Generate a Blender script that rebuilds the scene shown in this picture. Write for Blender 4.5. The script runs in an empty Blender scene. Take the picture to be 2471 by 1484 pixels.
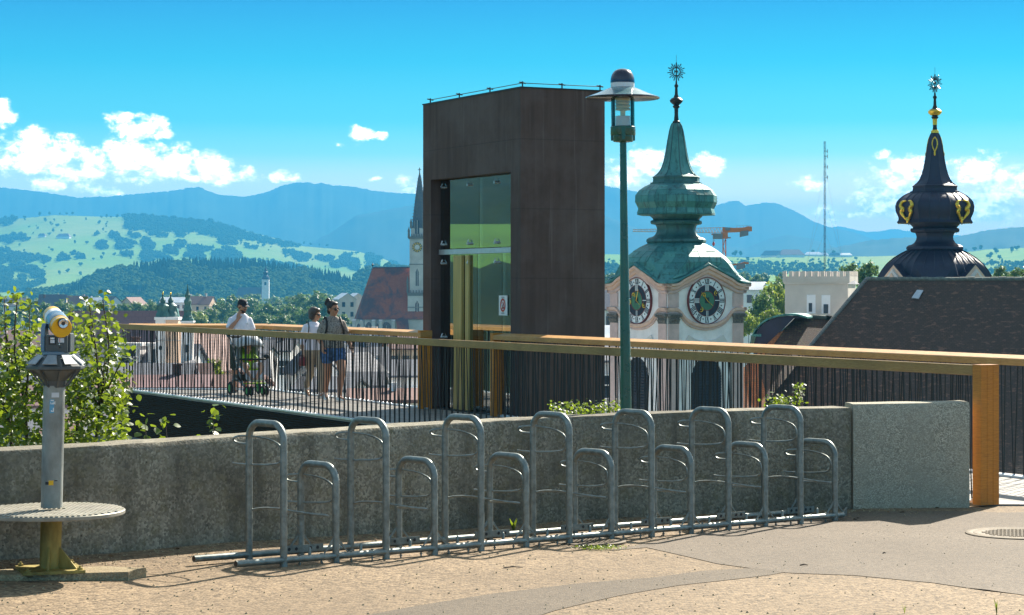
import bpy, bmesh, math, random
from mathutils import Vector, Matrix, noise
R = math.radians
rnd = random.Random(7)
SC = bpy.context.scene
COL = SC.collection
# ------------------------------------------------------------------ camera, world, sun, exposure
F, CX, HZ, CZ = 5300.0, 1235.5, 692.0, 1.85          # focal length and horizon in photo units (2471 wide)
cam_d = bpy.data.cameras.new('camera'); cam = bpy.data.objects.new('camera', cam_d); COL.objects.link(cam)
cam.location = (0, 0, CZ); cam.rotation_euler = (R(90), 0, 0)
cam_d.sensor_width = 36.0; cam_d.lens = 36.0 * F / 2471.0
cam_d.shift_y = -(742.0 - HZ) / 2471.0
cam_d.clip_start = 0.1; cam_d.clip_end = 60000
SC.camera = cam
SUN_AZ, SUN_EL = R(31.0), R(35.5)
sund = bpy.data.lights.new('sun', 'SUN'); sund.energy = 4.0; sund.angle = R(0.53); sund.color = (1.0, 0.93, 0.80)
sun = bpy.data.objects.new('sun', sund); COL.objects.link(sun); sun.location = (20, 20, 60)
sdir = Vector((math.sin(SUN_AZ) * math.cos(SUN_EL), math.cos(SUN_AZ) * math.cos(SUN_EL), math.sin(SUN_EL)))
sun.rotation_euler = (-sdir).to_track_quat('-Z', 'Y').to_euler()
SC.view_settings.view_transform = 'Standard'; SC.view_settings.look = 'None'
SC.view_settings.exposure = 1.75; SC.view_settings.gamma = 1.0
SC.cycles.use_denoising = True
SC.cycles.max_bounces = 8; SC.cycles.diffuse_bounces = 3; SC.cycles.glossy_bounces = 4
SC.cycles.transparent_max_bounces = 24; SC.cycles.volume_bounces = 0
SC.cycles.sample_clamp_indirect = 6.0

class NT:
    """small helper for node trees"""
    def __init__(s, nt): s.nt = nt
    def n(s, t, **kw):
        nd = s.nt.nodes.new(t)
        for k, v in kw.items(): setattr(nd, k, v)
        return nd
    def put(s, inp, val):
        if val is None: return
        if isinstance(val, bpy.types.NodeSocket): s.nt.links.new(val, inp)
        elif isinstance(val, (tuple, list)) and inp.type == 'RGBA': inp.default_value = tuple(val)[:3] + (1,)
        else: inp.default_value = val
    def math(s, op, a, b=None, c=None, clamp=False):
        nd = s.n('ShaderNodeMath', operation=op, use_clamp=clamp)
        for i, x in enumerate((a, b, c)):
            if x is not None: s.put(nd.inputs[i], x)
        return nd.outputs[0]
    def vmath(s, op, a, b=None, out=0):
        nd = s.n('ShaderNodeVectorMath', operation=op)
        s.put(nd.inputs[0], a)
        if b is not None: s.put(nd.inputs[1], b)
        return nd.outputs[out]
    def mix(s, fac, a, b, blend='MIX'):
        nd = s.n('ShaderNodeMix', data_type='RGBA', blend_type=blend)
        s.put(nd.inputs[0], fac); s.put(nd.inputs[6], a); s.put(nd.inputs[7], b)
        return nd.outputs[2]
    def noise(s, vec, scale, detail=4, rough=0.55, dist=0.0, out=0):
        nd = s.n('ShaderNodeTexNoise'); s.put(nd.inputs['Vector'], vec)
        nd.inputs['Scale'].default_value = scale; nd.inputs['Detail'].default_value = detail
        nd.inputs['Roughness'].default_value = rough; nd.inputs['Distortion'].default_value = dist
        return nd.outputs[out]
    def voro(s, vec, scale, feature='F1', out=0):
        nd = s.n('ShaderNodeTexVoronoi', feature=feature); s.put(nd.inputs['Vector'], vec)
        nd.inputs['Scale'].default_value = scale
        return nd.outputs[out]
    def ramp(s, fac, stops, interp='LINEAR'):
        nd = s.n('ShaderNodeValToRGB'); s.put(nd.inputs[0], fac); cr = nd.color_ramp; cr.interpolation = interp
        while len(cr.elements) < len(stops): cr.elements.new(0.5)
        for e, (p, c) in zip(cr.elements, stops):
            e.position = p; e.color = (tuple(c) + (1,))[:4] if not isinstance(c, (int, float)) else (c, c, c, 1)
        return nd.outputs[0]
    def mapr(s, v, a, b, c=0.0, d=1.0, smooth=False):
        nd = s.n('ShaderNodeMapRange'); nd.clamp = True
        if smooth: nd.interpolation_type = 'SMOOTHSTEP'
        for i, x in enumerate((v, a, b, c, d)): s.put(nd.inputs[i], x)
        return nd.outputs[0]

# sky: physical sky, tinted, with cumulus placed by direction
SKY_STRENGTH = 0.14
world = bpy.data.worlds.new('World'); SC.world = world; world.use_nodes = True
wt = NT(world.node_tree); world.node_tree.nodes.clear()
tc = wt.n('ShaderNodeTexCoord').outputs['Generated']
sky = wt.n('ShaderNodeTexSky', sky_type='NISHITA'); sky.sun_disc = False
sky.sun_elevation = SUN_EL; sky.sun_rotation = SUN_AZ; sky.altitude = 300; sky.air_density = 1.0; sky.dust_density = 0.6; sky.ozone_density = 2.0
sep = wt.n('ShaderNodeSeparateXYZ'); wt.put(sep.inputs[0], tc)
az = wt.math('ARCTAN2', sep.outputs[0], sep.outputs[1])
el = wt.math('ARCSINE', sep.outputs[2])
grad = wt.ramp(wt.mapr(el, R(-1), R(24)), [(0.0, (.90, .68, 0.42)), (0.136, (.87, .67, 0.41)), (0.155, (0.62, 0.55, 0.355)), (0.178, (0.24, 0.40, 0.305)), (0.212, (0.065, 0.275, 0.25)), (0.274, (0.006, 0.180, 0.212)), (0.335, (0.0, 0.098, 0.180)), (0.52, (0.10, 0.17, 0.23)), (1.0, (0.86, 0.70, 0.46))])
skyc = wt.mix(1.0, sky.outputs[0], grad, 'MULTIPLY')
aecomb = wt.n('ShaderNodeCombineXYZ'); wt.put(aecomb.inputs[0], az); wt.put(aecomb.inputs[1], el)
ae = aecomb.outputs[0]
warp = wt.noise(ae, 60, 5, 0.6, out=1)
aew = wt.vmath('ADD', ae, wt.vmath('MULTIPLY', wt.vmath('SUBTRACT', warp, (0.5, 0.5, 0.5)), (0.016, 0.010, 0)))
def A(u): return math.atan((u - CX) / F)
def E(v): return math.atan((HZ - v) / F)
CLOUDS = [  # centre u, v, half width, half height, weight : read from the photograph, plus a few beyond the frame
    (5, 285, 30, 30, 1.0), (100, 385, 120, 52, 1.1), (90, 345, 50, 26, 1.0), (230, 395, 60, 38, 1.0), (330, 315, 62, 30, 1.0), (300, 285, 40, 18, .9), (385, 330, 30, 14, .9),
    (320, 385, 75, 50, 1.1), (420, 400, 70, 45, 1.1), (510, 405, 60, 35, 1.1), (575, 425, 62, 20, 1.0), (400, 428, 120, 18, .95), (200, 425, 80, 18, .85), (115, 445, 40, 24, .95), (235, 465, 50, 18, .9), (682, 428, 34, 14, .9),
    (868, 321, 28, 18, .95), (912, 326, 16, 10, .8), (820, 344, 14, 7, .6), (906, 433, 18, 8, .8), (990, 450, 45, 20, .75),
    (1560, 395, 95, 34, .85), (1712, 404, 48, 24, .95), (1500, 430, 80, 20, .8), (1945, 444, 50, 20, .95), (2140, 380, 22, 12, .7),
    (2150, 450, 90, 50, .9), (2190, 410, 60, 35, 1.0), (2360, 425, 90, 45, 1.05), (2440, 460, 70, 40, 1.0), (2160, 500, 120, 35, .8), (2380, 500, 110, 40, .9), (2050, 520, 90, 25, .7),
    (-600, 380, 260, 70, 1.0), (-1500, 420, 320, 60, 1.0), (3000, 400, 240, 70, 1.0), (3900, 380, 300, 80, 1.0)]
mask = None
for (u, v, hw, hh, wgt) in CLOUDS:
    d = wt.vmath('MULTIPLY', wt.vmath('SUBTRACT', aew, (A(u), E(v), 0)), (F / (hw * 1.30), F / (hh * 1.32), 0))
    m = wt.math('MULTIPLY', wt.math('SUBTRACT', 1.0, wt.vmath('LENGTH', d, out=1)), wgt * 1.3)
    mask = m if mask is None else wt.math('MAXIMUM', mask, m)
cn = wt.noise(wt.vmath('MULTIPLY', ae, (1, 1.5, 1)), 62, 9, 0.66)
cn2 = wt.noise(wt.vmath('MULTIPLY', ae, (1, 1.4, 1)), 150, 7, 0.66)
fill_clouds = wt.noise(wt.vmath('MULTIPLY', tc, (1, 1, 1.6)), 3.2, 7, 0.6)  # unseen cumulus high overhead, added to give a whiter fill light
mask = wt.math('MAXIMUM', mask, wt.math('ADD', wt.math('MULTIPLY', wt.math('SUBTRACT', fill_clouds, 0.60), 5.0), wt.mapr(el, R(10), R(16), -2.5, 0.0)))
dens = wt.math('ADD', wt.math('MULTIPLY', mask, 1.0), wt.math('MULTIPLY', wt.math('SUBTRACT', cn, 0.52), 2.6))
dens = wt.math('ADD', dens, wt.math('MULTIPLY', wt.math('SUBTRACT', cn2, 0.5), 1.7))
dens = wt.math('MULTIPLY', dens, wt.mapr(mask, -0.25, 0.25))
cl = wt.mapr(dens, 0.03, 0.72, smooth=True)
shade = wt.math('ADD', wt.math('MULTIPLY', wt.mapr(dens, 0.45, 1.3), 0.55), wt.math('MULTIPLY', wt.mapr(cn2, 0.40, 0.62), 0.45))
ccol = wt.mix(shade, (6.0, 6.0, 6.3), (23.5, 20.5, 18.0))
final = wt.mix(cl, skyc, ccol)
bg = wt.n('ShaderNodeBackground'); wt.put(bg.inputs[0], final); bg.inputs[1].default_value = SKY_STRENGTH
wo = wt.n('ShaderNodeOutputWorld'); wt.put(wo.inputs[0], bg.outputs[0])

# ------------------------------------------------------------------ helpers
def W(u, v, Y):
    return Vector(((u - CX) * Y / F, Y, CZ - (v - HZ) * Y / F))
WM = {}                                              # world matrices of the roots
def wmat(o): return WM.get(o.name, Matrix.Identity(4))
def tag(o, label=None, cat=None, group=None, kind=None):
    if label: o['label'] = label
    if cat: o['category'] = cat
    if group: o['group'] = group
    if kind: o['kind'] = kind
    return o
def thing(name, label, cat, loc=(0, 0, 0), rz=0.0, group=None, M=None):
    o = bpy.data.objects.new(name, None); COL.objects.link(o); o.empty_display_size = 0.2
    if M is None: M = Matrix.Translation(loc) @ Matrix.Rotation(rz, 4, 'Z')
    o.matrix_basis = M; WM[o.name] = M.copy()
    return tag(o, label, cat, group)
class MB:
    def __init__(s): s.v = []; s.f = []; s.mi = []
    def add(s, vs, fs, M=None, mi=0):
        o = len(s.v)
        s.v.extend(tuple(M @ Vector(p)) for p in vs) if M is not None else s.v.extend(tuple(p) for p in vs)
        s.f.extend(tuple(o + i for i in f) for f in fs); s.mi.extend([mi] * len(fs))
        return s
    def box(s, x0, x1, y0, y1, z0, z1, M=None, mi=0):
        vs = [(x, y, z) for z in (z0, z1) for y in (y0, y1) for x in (x0, x1)]
        return s.add(vs, [(0, 2, 3, 1), (4, 5, 7, 6), (0, 1, 5, 4), (2, 6, 7, 3), (0, 4, 6, 2), (1, 3, 7, 5)], M, mi)
    def prism(s, pts, off, M=None, mi=0):
        n = len(pts); off = Vector(off); a = [Vector(p) for p in pts]
        vs = a + [p + off for p in a]
        fs = [tuple(range(n - 1, -1, -1)), tuple(range(n, 2 * n))] + [(i, (i + 1) % n, n + (i + 1) % n, n + i) for i in range(n)]
        return s.add(vs, fs, M, mi)
    def rings(s, rs, cap=True, closed=True, M=None, mi=0):
        n = len(rs[0]); vs = [p for r in rs for p in r]; fs = []
        for i in range(len(rs) - 1):
            for k in range(n if closed else n - 1):
                a, b = i * n + k, i * n + (k + 1) % n
                fs.append((a, b, b + n, a + n))
        if cap and closed:
            fs.append(tuple(range(n - 1, -1, -1))); fs.append(tuple((len(rs) - 1) * n + k for k in range(n)))
        return s.add(vs, fs, M, mi)
    def lathe(s, prof, n=24, c=(0, 0, 0), M=None, cap=True, mi=0, ph=0.0, sx=1, sy=1):
        rs = [[(c[0] + r * sx * math.cos(2 * math.pi * k / n + ph), c[1] + r * sy * math.sin(2 * math.pi * k / n + ph), c[2] + z) for k in range(n)] for r, z in prof]
        return s.rings(rs, cap, True, M, mi)
    def tube(s, path, r, n=8, cap=True, M=None, mi=0, closed=False):
        P = [Vector(p) for p in path]; m = len(P)
        rad = r if isinstance(r, (list, tuple)) else [r] * m
        up = None; rs = []
        for i in range(m):
            if closed: t = P[(i + 1) % m] - P[i - 1]
            else: t = P[min(i + 1, m - 1)] - P[max(i - 1, 0)]
            if t.length < 1e-9: t = Vector((0, 0, 1))
            t.normalize()
            if up is None:
                up = Vector((0, 0, 1)) if abs(t.z) < 0.9 else Vector((0, 1, 0))
            up = (up - t * up.dot(t))
            if up.length < 1e-6: up = Vector((1, 0, 0)) - t * t.x
            up.normalize(); sd = t.cross(up)
            rs.append([P[i] + (up * math.cos(2 * math.pi * k / n) + sd * math.sin(2 * math.pi * k / n)) * rad[i] for k in range(n)])
        if closed: rs.append(rs[0])
        return s.rings(rs, cap and not closed, True, M, mi)
    def ball(s, c, r, n=12, m=8, M=None, mi=0):
        rr = r if isinstance(r, (tuple, list)) else (r, r, r)
        T = Matrix.Translation(c) @ Matrix.Diagonal((rr[0], rr[1], rr[2], 1))
        if M is not None: T = M @ T
        prof = [(max(1e-4, math.sin(math.pi * i / m)), -math.cos(math.pi * i / m)) for i in range(m + 1)]
        return s.lathe(prof, n, M=T, mi=mi)
    def mesh(s, name, mats, smooth=None):
        me = bpy.data.meshes.new(name); me.from_pydata(s.v, [], s.f)
        for m in (mats if isinstance(mats, (list, tuple)) else [mats]):
            if m is not None: me.materials.append(m)
        if any(s.mi): me.polygons.foreach_set('material_index', s.mi)
        bm = bmesh.new(); bm.from_mesh(me); bmesh.ops.recalc_face_normals(bm, faces=bm.faces); bm.to_mesh(me); bm.free()
        if smooth:
            me.shade_smooth(); me.set_sharp_from_angle(angle=R(smooth))
        return me
    def build(s, name, mats, parent=None, smooth=None, local=False):
        """vertices are world coordinates unless local (then they are in the parent's space)"""
        if parent is not None and not local:
            Mi = wmat(parent).inverted(); s.v = [tuple(Mi @ Vector(p)) for p in s.v]
        o = bpy.data.objects.new(name, s.mesh(name, mats, smooth)); COL.objects.link(o)
        if parent is not None:
            o.parent = parent; WM[o.name] = wmat(parent).copy()
        return o
def put(name, me, parent, M):
    """an object sharing mesh data, placed by a matrix in its parent's space"""
    o = bpy.data.objects.new(name, me); COL.objects.link(o); o.parent = parent; o.matrix_basis = M
    WM[o.name] = wmat(parent) @ M
    return o
def kids(o): return [c for c in bpy.data.objects if c.parent is o]
def copy_tree(o, M, label=None, group=None):
    def rec(src, par):
        c = src.copy(); COL.objects.link(c)
        if par is not None: c.parent = par
        for ch in src.children: rec(ch, c)
        return c
    r = rec(o, None); r.matrix_basis = M; WM[r.name] = M.copy()
    if label: r['label'] = label
    if group: r['group'] = group
    return r
def arc(c, r, a0, a1, n, ax, ay):
    c = Vector(c); ax = Vector(ax); ay = Vector(ay)
    return [c + ax * (r * math.cos(a0 + (a1 - a0) * i / n)) + ay * (r * math.sin(a0 + (a1 - a0) * i / n)) for i in range(n + 1)]
def lerp_table(tab, x):
    if x <= tab[0][0]: return tab[0][1]
    for (a, va), (b, vb) in zip(tab, tab[1:]):
        if x <= b: 
            t = (x - a) / (b - a); return va + (vb - va) * t
    return tab[-1][1]
def smooth_path(pts, n=6):
    """Catmull-Rom through the points"""
    P = [Vector(p) for p in pts]; P = [2 * P[0] - P[1]] + P + [2 * P[-1] - P[-2]]; out = []
    for i in range(1, len(P) - 2):
        for k in range(n):
            t = k / n; a, b, c, d = P[i - 1:i + 3]
            out.append(0.5 * ((2 * b) + (c - a) * t + (2 * a - 5 * b + 4 * c - d) * t * t + (3 * b - a - 3 * c + d) * t ** 3))
    out.append(P[-2]); return out

# ------------------------------------------------------------------ materials
def newmat(name):
    m = bpy.data.materials.new(name); m.use_nodes = True; t = NT(m.node_tree)
    b = m.node_tree.nodes['Principled BSDF']; return m, t, b
def objco(t): return t.n('ShaderNodeTexCoord').outputs['Object']
def bump(t, b, h, strength, dist=0.01):
    nd = t.n('ShaderNodeBump'); nd.inputs['Strength'].default_value = strength; nd.inputs['Distance'].default_value = dist
    t.put(nd.inputs['Height'], h); t.put(b.inputs['Normal'], nd.outputs[0])
def mat(name, c, rough=0.6, metal=0.0, var=0.15, scale=8.0, bmp=0.0, bscale=None, stretch=None, spec=0.5, c2=None, coat=0.0):
    """plain material: base colour with soft noise wear and optional fine relief"""
    m, t, b = newmat(name); co = objco(t)
    if stretch: co = t.vmath('MULTIPLY', co, stretch)
    nz = t.noise(co, scale, 5, 0.6)
    lo = tuple(x * (1 - var) for x in c); hi = c2 if c2 else tuple(min(1, x * (1 + var)) for x in c)
    t.put(b.inputs['Base Color'], t.mix(t.mapr(nz, 0.32, 0.68), lo, hi))
    t.put(b.inputs['Roughness'], t.mapr(nz, 0.3, 0.7, max(0, rough - .07), min(1, rough + .07)))
    b.inputs['Metallic'].default_value = metal; b.inputs['Specular IOR Level'].default_value = spec
    if coat: b.inputs['Coat Weight'].default_value = coat; b.inputs['Coat Roughness'].default_value = 0.08
    if bmp: bump(t, b, t.noise(co, bscale or scale * 6, 4, 0.6), bmp)
    return m
MT = {}
def mk_asphalt(name, base, dark, light, stone=95.0, bm=0.55):
    m, t, b = newmat(name); co = objco(t)
    big = t.noise(co, 0.55, 4, 0.6); mid = t.noise(co, 5.0, 4, 0.6)
    st = t.voro(co, stone); sc = t.voro(co, stone, out=1)
    sepc = t.n('ShaderNodeSeparateColor'); t.put(sepc.inputs[0], sc)
    col = t.mix(sepc.outputs[0], dark, light)
    col = t.mix(0.28, col, base)
    col = t.mix(t.mapr(big, 0.35, 0.7, 0, .6), col, tuple(x * 0.66 for x in base))
    col = t.mix(t.math('MULTIPLY', t.mapr(mid, 0.45, 0.75), 0.35), col, tuple(x * 1.25 for x in base))


    t.put(b.inputs['Base Color'], col); b.inputs['Roughness'].default_value = 0.85; b.inputs['Specular IOR Level'].default_value = 0.3
    h = t.math('ADD', t.math('MULTIPLY', st, -1.0), t.math('MULTIPLY', t.noise(co, 40, 3, .6), 0.6))
    bump(t, b, h, bm, 0.008); return m
MT['asphalt'] = mk_asphalt('tan_aggregate', (0.190, 0.130, 0.076), (0.045, 0.031, 0.018), (0.43, 0.305, 0.185), 48.0)
MT['asphalt2'] = mk_asphalt('grey_asphalt', (0.142, 0.108, 0.077), (0.060, 0.046, 0.033), (0.255, 0.198, 0.145), 80.0, 0.35)
MT['asphalt3'] = mk_asphalt('dark_asphalt_strip', (0.125, 0.094, 0.064), (0.055, 0.042, 0.029), (0.225, 0.172, 0.12), 75.0, 0.4)
def mk_concrete(name, base, dark, moss, stone=70.0, mossamt=0.5):
    m, t, b = newmat(name); co = objco(t)
    big = t.noise(co, 0.9, 6, 0.66, 0.6); mid = t.noise(co, 9, 5, 0.65)
    sepc = t.n('ShaderNodeSeparateColor'); t.put(sepc.inputs[0], t.voro(co, stone, out=1))
    col = t.mix(t.mapr(sepc.outputs[0], 0.2, 1.0), tuple(x * 0.35 for x in base), tuple(min(1, x * 1.9) for x in base))
    col = t.mix(t.mapr(t.noise(co, 7.0, 3), .3, .7, .35, .75), col, base)
    col = t.mix(t.mapr(big, 0.42, 0.66, 0, 0.8), col, dark)
    col = t.mix(t.math('MULTIPLY', t.mapr(mid, 0.48, 0.72), mossamt), col, moss)
    pits = t.voro(co, 16.0); pr = t.noise(co, 4.0, 2)
    pit = t.math('MULTIPLY', t.mapr(pits, 0.05, 0.12, 1, 0), t.mapr(pr, 0.55, 0.6))
    col = t.mix(t.math('MULTIPLY', pit, 0.8), col, tuple(x * 0.12 for x in base))
    st = t.noise(t.vmath('MULTIPLY', co, (6, 6, 0.7)), 1.0, 4)
    col = t.mix(t.mapr(st, 0.52, 0.72, 0, 0.65), col, dark)
    t.put(b.inputs['Base Color'], col); b.inputs['Roughness'].default_value = 0.88; b.inputs['Specular IOR Level'].default_value = 0.25
    h = t.math('SUBTRACT', t.math('ADD', t.noise(co, 30, 5, .7), t.math('MULTIPLY', t.voro(co, stone), -0.5)), t.math('MULTIPLY', pit, 1.2))
    bump(t, b, h, 0.6, 0.012); return m
MT['concrete'] = mk_concrete('aged_concrete', (0.275, 0.245, 0.188), (0.080, 0.070, 0.052), (0.17, 0.14, 0.065), 62.0, .5)
MT['concrete_light'] = mk_concrete('pale_concrete', (0.42, 0.375, 0.29), (0.34, 0.305, 0.235), (0.37, 0.325, 0.235), 120, 0.25)
MT['pad'] = mk_concrete('pad_concrete', (0.36, 0.29, 0.18), (0.24, 0.19, 0.12), (0.28, 0.22, 0.10), 90, 0.3)
MT['galv'] = mat('galvanised_steel', (0.215, 0.235, 0.22), 0.45, 0.6, 0.30, 22, 0.05, 60)
MT['pole'] = mat('weathered_zinc', (0.26, 0.27, 0.25), 0.55, 0.4, 0.35, 9, 0.06, 40, stretch=(1, 1, .5))
MT['pole_moss'] = mat('stained_zinc', (0.24, 0.18, 0.04), 0.7, 0.2, 0.5, 7, 0.1, 40, stretch=(1, 1, .35), c2=(0.44, 0.35, 0.10))
MT['black'] = mat('black_steel', (0.012, 0.012, 0.014), 0.45, 0.2, 0.2, 10)
MT['rubber'] = mat('black_rubber', (0.012, 0.012, 0.012), 0.7, 0, 0.2, 20)
MT['steel_edge'] = mat('bright_steel_edge', (0.62, 0.66, 0.70), 0.35, 0.6, 0.1, 10)
def mk_wood(name, c, c2, scale=1.0, rough=0.5):
    m, t, b = newmat(name); co = objco(t)
    g = t.noise(t.vmath('MULTIPLY', co, (3, 3, 30)), 4 * scale, 5, 0.6, 0.3)
    big = t.noise(co, 1.7, 3)
    col = t.mix(t.mapr(g, 0.3, 0.7), c, c2)
    col = t.mix(t.mapr(big, 0.45, 0.75, 0, 0.55), col, tuple(x * 0.55 for x in c))
    t.put(b.inputs['Base Color'], col); b.inputs['Roughness'].default_value = rough
    bump(t, b, g, 0.15, 0.004); return m
MT['wood'] = mk_wood('oiled_larch', (0.42, 0.19, 0.045), (0.60, 0.32, 0.10))
MT['wood_grey'] = mk_wood('weathered_larch', (0.27, 0.145, 0.042), (0.42, 0.25, 0.085))
MT['wood_post'] = mk_wood('oak_post', (0.46, 0.155, 0.014), (0.66, 0.25, 0.025))
MT['deck'] = mat('grey_deck_board', (0.20, 0.18, 0.16), 0.6, 0, 0.35, 3, 0.25, 30, stretch=(1, 1, 1))
def mk_corr(name, c, sc, rough=0.5):
    m, t, b = newmat(name); co = objco(t)
    wv = t.n('ShaderNodeTexWave', wave_type='BANDS', bands_direction='Z'); t.put(wv.inputs['Vector'], co); wv.inputs['Scale'].default_value = sc
    nz = t.noise(co, 3, 4)
    t.put(b.inputs['Base Color'], t.mix(nz, tuple(x * .8 for x in c), tuple(x * 1.2 for x in c))); b.inputs['Roughness'].default_value = rough; b.inputs['Specular IOR Level'].default_value = .15
    bump(t, b, wv.outputs[1], 0.8, 0.012); return m
MT['fascia'] = mk_corr('dark_ribbed_cladding', (0.016, 0.012, 0.011), 9.0, .8)
def mk_lift(name):
    m, t, b = newmat(name); co = objco(t)
    st = t.noise(t.vmath('MULTIPLY', co, (5, 5, 0.35)), 1.5, 5, .6); big = t.noise(co, 0.9, 5, .65); fine = t.noise(co, 26, 4, .6)
    sx = t.n('ShaderNodeSeparateXYZ'); t.put(sx.inputs[0], co)
    seam = t.math('ABSOLUTE', t.math('SUBTRACT', t.math('FRACT', t.math('MULTIPLY', sx.outputs[2], 1 / 1.02)), 0.5))
    sm = t.mapr(seam, 0.488, 0.497)
    col = t.mix(t.mapr(st, 0.35, 0.7), (0.085, 0.053, 0.047), (0.120, 0.078, 0.068))
    col = t.mix(t.mapr(big, 0.45, 0.65, 0, 0.7), col, (0.145, 0.105, 0.098))
    col = t.mix(t.mapr(t.noise(t.vmath('MULTIPLY', co, (16, 16, 0.6)), 1, 4), 0.60, 0.75, 0, 0.4), col, (0.21, 0.175, 0.165))
    col = t.mix(t.math('MULTIPLY', sm, 0.28), col, (0.03, 0.025, 0.025))
    t.put(b.inputs['Base Color'], col); b.inputs['Roughness'].default_value = 0.7; b.inputs['Specular IOR Level'].default_value = .2
    bump(t, b, t.math('SUBTRACT', fine, t.math('MULTIPLY', sm, .5)), 0.25, 0.01); return m
MT['lift'] = mk_lift('dark_pigmented_concrete')
def mk_glass(name, tint, refl, rough=0.01):
    m = bpy.data.materials.new(name); m.use_nodes = True; t = NT(m.node_tree); m.node_tree.nodes.clear()
    tr = t.n('ShaderNodeBsdfTransparent'); t.put(tr.inputs[0], tint)
    gl = t.n('ShaderNodeBsdfGlossy'); gl.inputs['Roughness'].default_value = rough; t.put(gl.inputs[0], (0.92, 0.97, 0.95))
    fr = t.n('ShaderNodeFresnel'); fr.inputs[0].default_value = 1.5
    mx = t.n('ShaderNodeMixShader'); t.put(mx.inputs[0], t.math('ADD', t.math('MULTIPLY', fr.outputs[0], 1.0), refl, clamp=True))
    t.put(mx.inputs[1], tr.outputs[0]); t.put(mx.inputs[2], gl.outputs[0])
    o = t.n('ShaderNodeOutputMaterial'); t.put(o.inputs[0], mx.outputs[0]); return m
MT['glass'] = mk_glass('coated_glass', (0.74, 0.82, 0.80), 0.26)
MT['glass_clear'] = mk_glass('clear_glass', (0.96, 0.98, 0.98), 0.0)
MT['brass'] = mat('brass_sheet', (0.52, 0.37, 0.13), 0.4, 0.3, 0.2, 3, stretch=(6, 6, .4))
MT['lamp_green'] = mat('dark_green_enamel', (0.006, 0.085, 0.062), 0.3, 0, 0.25, 5, coat=0.4)
MT['lamp_blue'] = mat('blue_black_enamel', (0.008, 0.013, 0.04), 0.22, 0, 0.15, 5, coat=0.6)
MT['lamp_brim'] = mat('pale_teal_enamel', (0.10, 0.20, 0.22), 0.25, 0, 0.12, 5, coat=0.5)
MT['cream'] = mat('cream_enamel', (0.66, 0.58, 0.36), 0.5, 0, 0.08, 6)
MT['white'] = mat('white_paint', (0.78, 0.78, 0.78), 0.5, 0, 0.05, 6)
MT['frost'] = mat('frosted_band', (0.62, 0.63, 0.66), 0.6, 0, 0.1, 10)
MT['yellow'] = mat('yellow_enamel', (0.78, 0.42, 0.006), 0.3, 0, 0.06, 10, coat=0.3)
MT['scope_blue'] = mat('blue_grey_enamel', (0.15, 0.22, 0.29), 0.32, 0.2, 0.12, 10, coat=0.3)
MT['scope_grey'] = mat('grey_green_casting', (0.075, 0.085, 0.088), 0.42, 0.1, 0.15, 10, 0.05, 80)
MT['silver'] = mat('polished_silver', (0.70, 0.71, 0.72), 0.25, 0.9, 0.1, 20)
MT['dark'] = mat('near_black_paint', (0.015, 0.015, 0.018), 0.4, 0, 0.2, 10)
MT['red'] = mat('red_print', (0.60, 0.05, 0.02), 0.5, 0, 0.05, 10)
MT['sticker_blue'] = mat('blue_print', (0.12, 0.36, 0.55), 0.5, 0, 0.1, 40)
MT['castiron'] = mat('rusty_cast_iron', (0.125, 0.090, 0.052), 0.75, 0.1, 0.4, 20, 0.2, 90)
MT['plaster_pink'] = mat('pink_plaster', (0.74, 0.45, 0.34), 0.8, 0, 0.16, 2.2, 0.1, 40, c2=(0.80, 0.52, 0.41))
MT['plaster_mauve'] = mat('mauve_plaster', (0.62, 0.43, 0.39), 0.8, 0, 0.14, 2.5, 0.1, 40)
MT['plaster_white'] = mat('white_plaster', (0.86, 0.78, 0.76), 0.8, 0, 0.12, 1.6, 0.1, 40)
MT['capital'] = mat('weathered_stone', (0.19, 0.175, 0.16), 0.85, 0, 0.45, 14, 0.5, 40)
MT['louvre'] = mat('dark_louvre', (0.022, 0.024, 0.032), 0.6, 0, 0.2, 8)
MT['gold'] = mat('gilding', (0.85, 0.55, 0.07), 0.3, 0.85, 0.12, 12)
MT['bronze'] = mat('dark_bronze', (0.030, 0.026, 0.022), 0.4, 0.6, 0.3, 12)
def mk_patina(name, cols, streak):
    m, t, b = newmat(name); co = objco(t)
    st = t.noise(t.vmath('MULTIPLY', co, (3.2, 3.2, 0.5)), 1.4, 5, .65, .3); big = t.noise(co, 0.8, 4, .6); fine = t.noise(co, 9, 4)
    oi = t.n('ShaderNodeObjectInfo').outputs['Random']
    col = t.mix(t.mapr(big, 0.35, 0.65), cols[0], cols[1])
    col = t.mix(t.mapr(oi, 0.0, 1.0, 0, 0.75), col, cols[2])
    col = t.mix(t.mapr(st, 0.50, 0.72, 0, streak), col, cols[3])
    col = t.mix(t.mapr(fine, 0.55, 0.8, 0, 0.35), col, tuple(x * 1.3 for x in cols[1]))
    t.put(b.inputs['Base Color'], col); b.inputs['Roughness'].default_value = 0.55; b.inputs['Metallic'].default_value = 0.15
    bump(t, b, fine, 0.25, 0.03); return m
MT['patina'] = mk_patina('copper_patina', [(0.048, 0.205, 0.190), (0.115, 0.345, 0.305), (0.032, 0.145, 0.160), (0.016, 0.030, 0.026)], 0.85)
MT['patina_dark'] = mk_patina('dark_patina', [(0.035, 0.12, 0.115), (0.065, 0.18, 0.16), (0.035, 0.10, 0.11), (0.012, 0.018, 0.018)], 0.7)
MT['copper_black'] = mk_patina('blackened_copper', [(0.018, 0.021, 0.045), (0.03, 0.034, 0.068), (0.022, 0.018, 0.042), (0.035, 0.028, 0.03)], 0.5)
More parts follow.
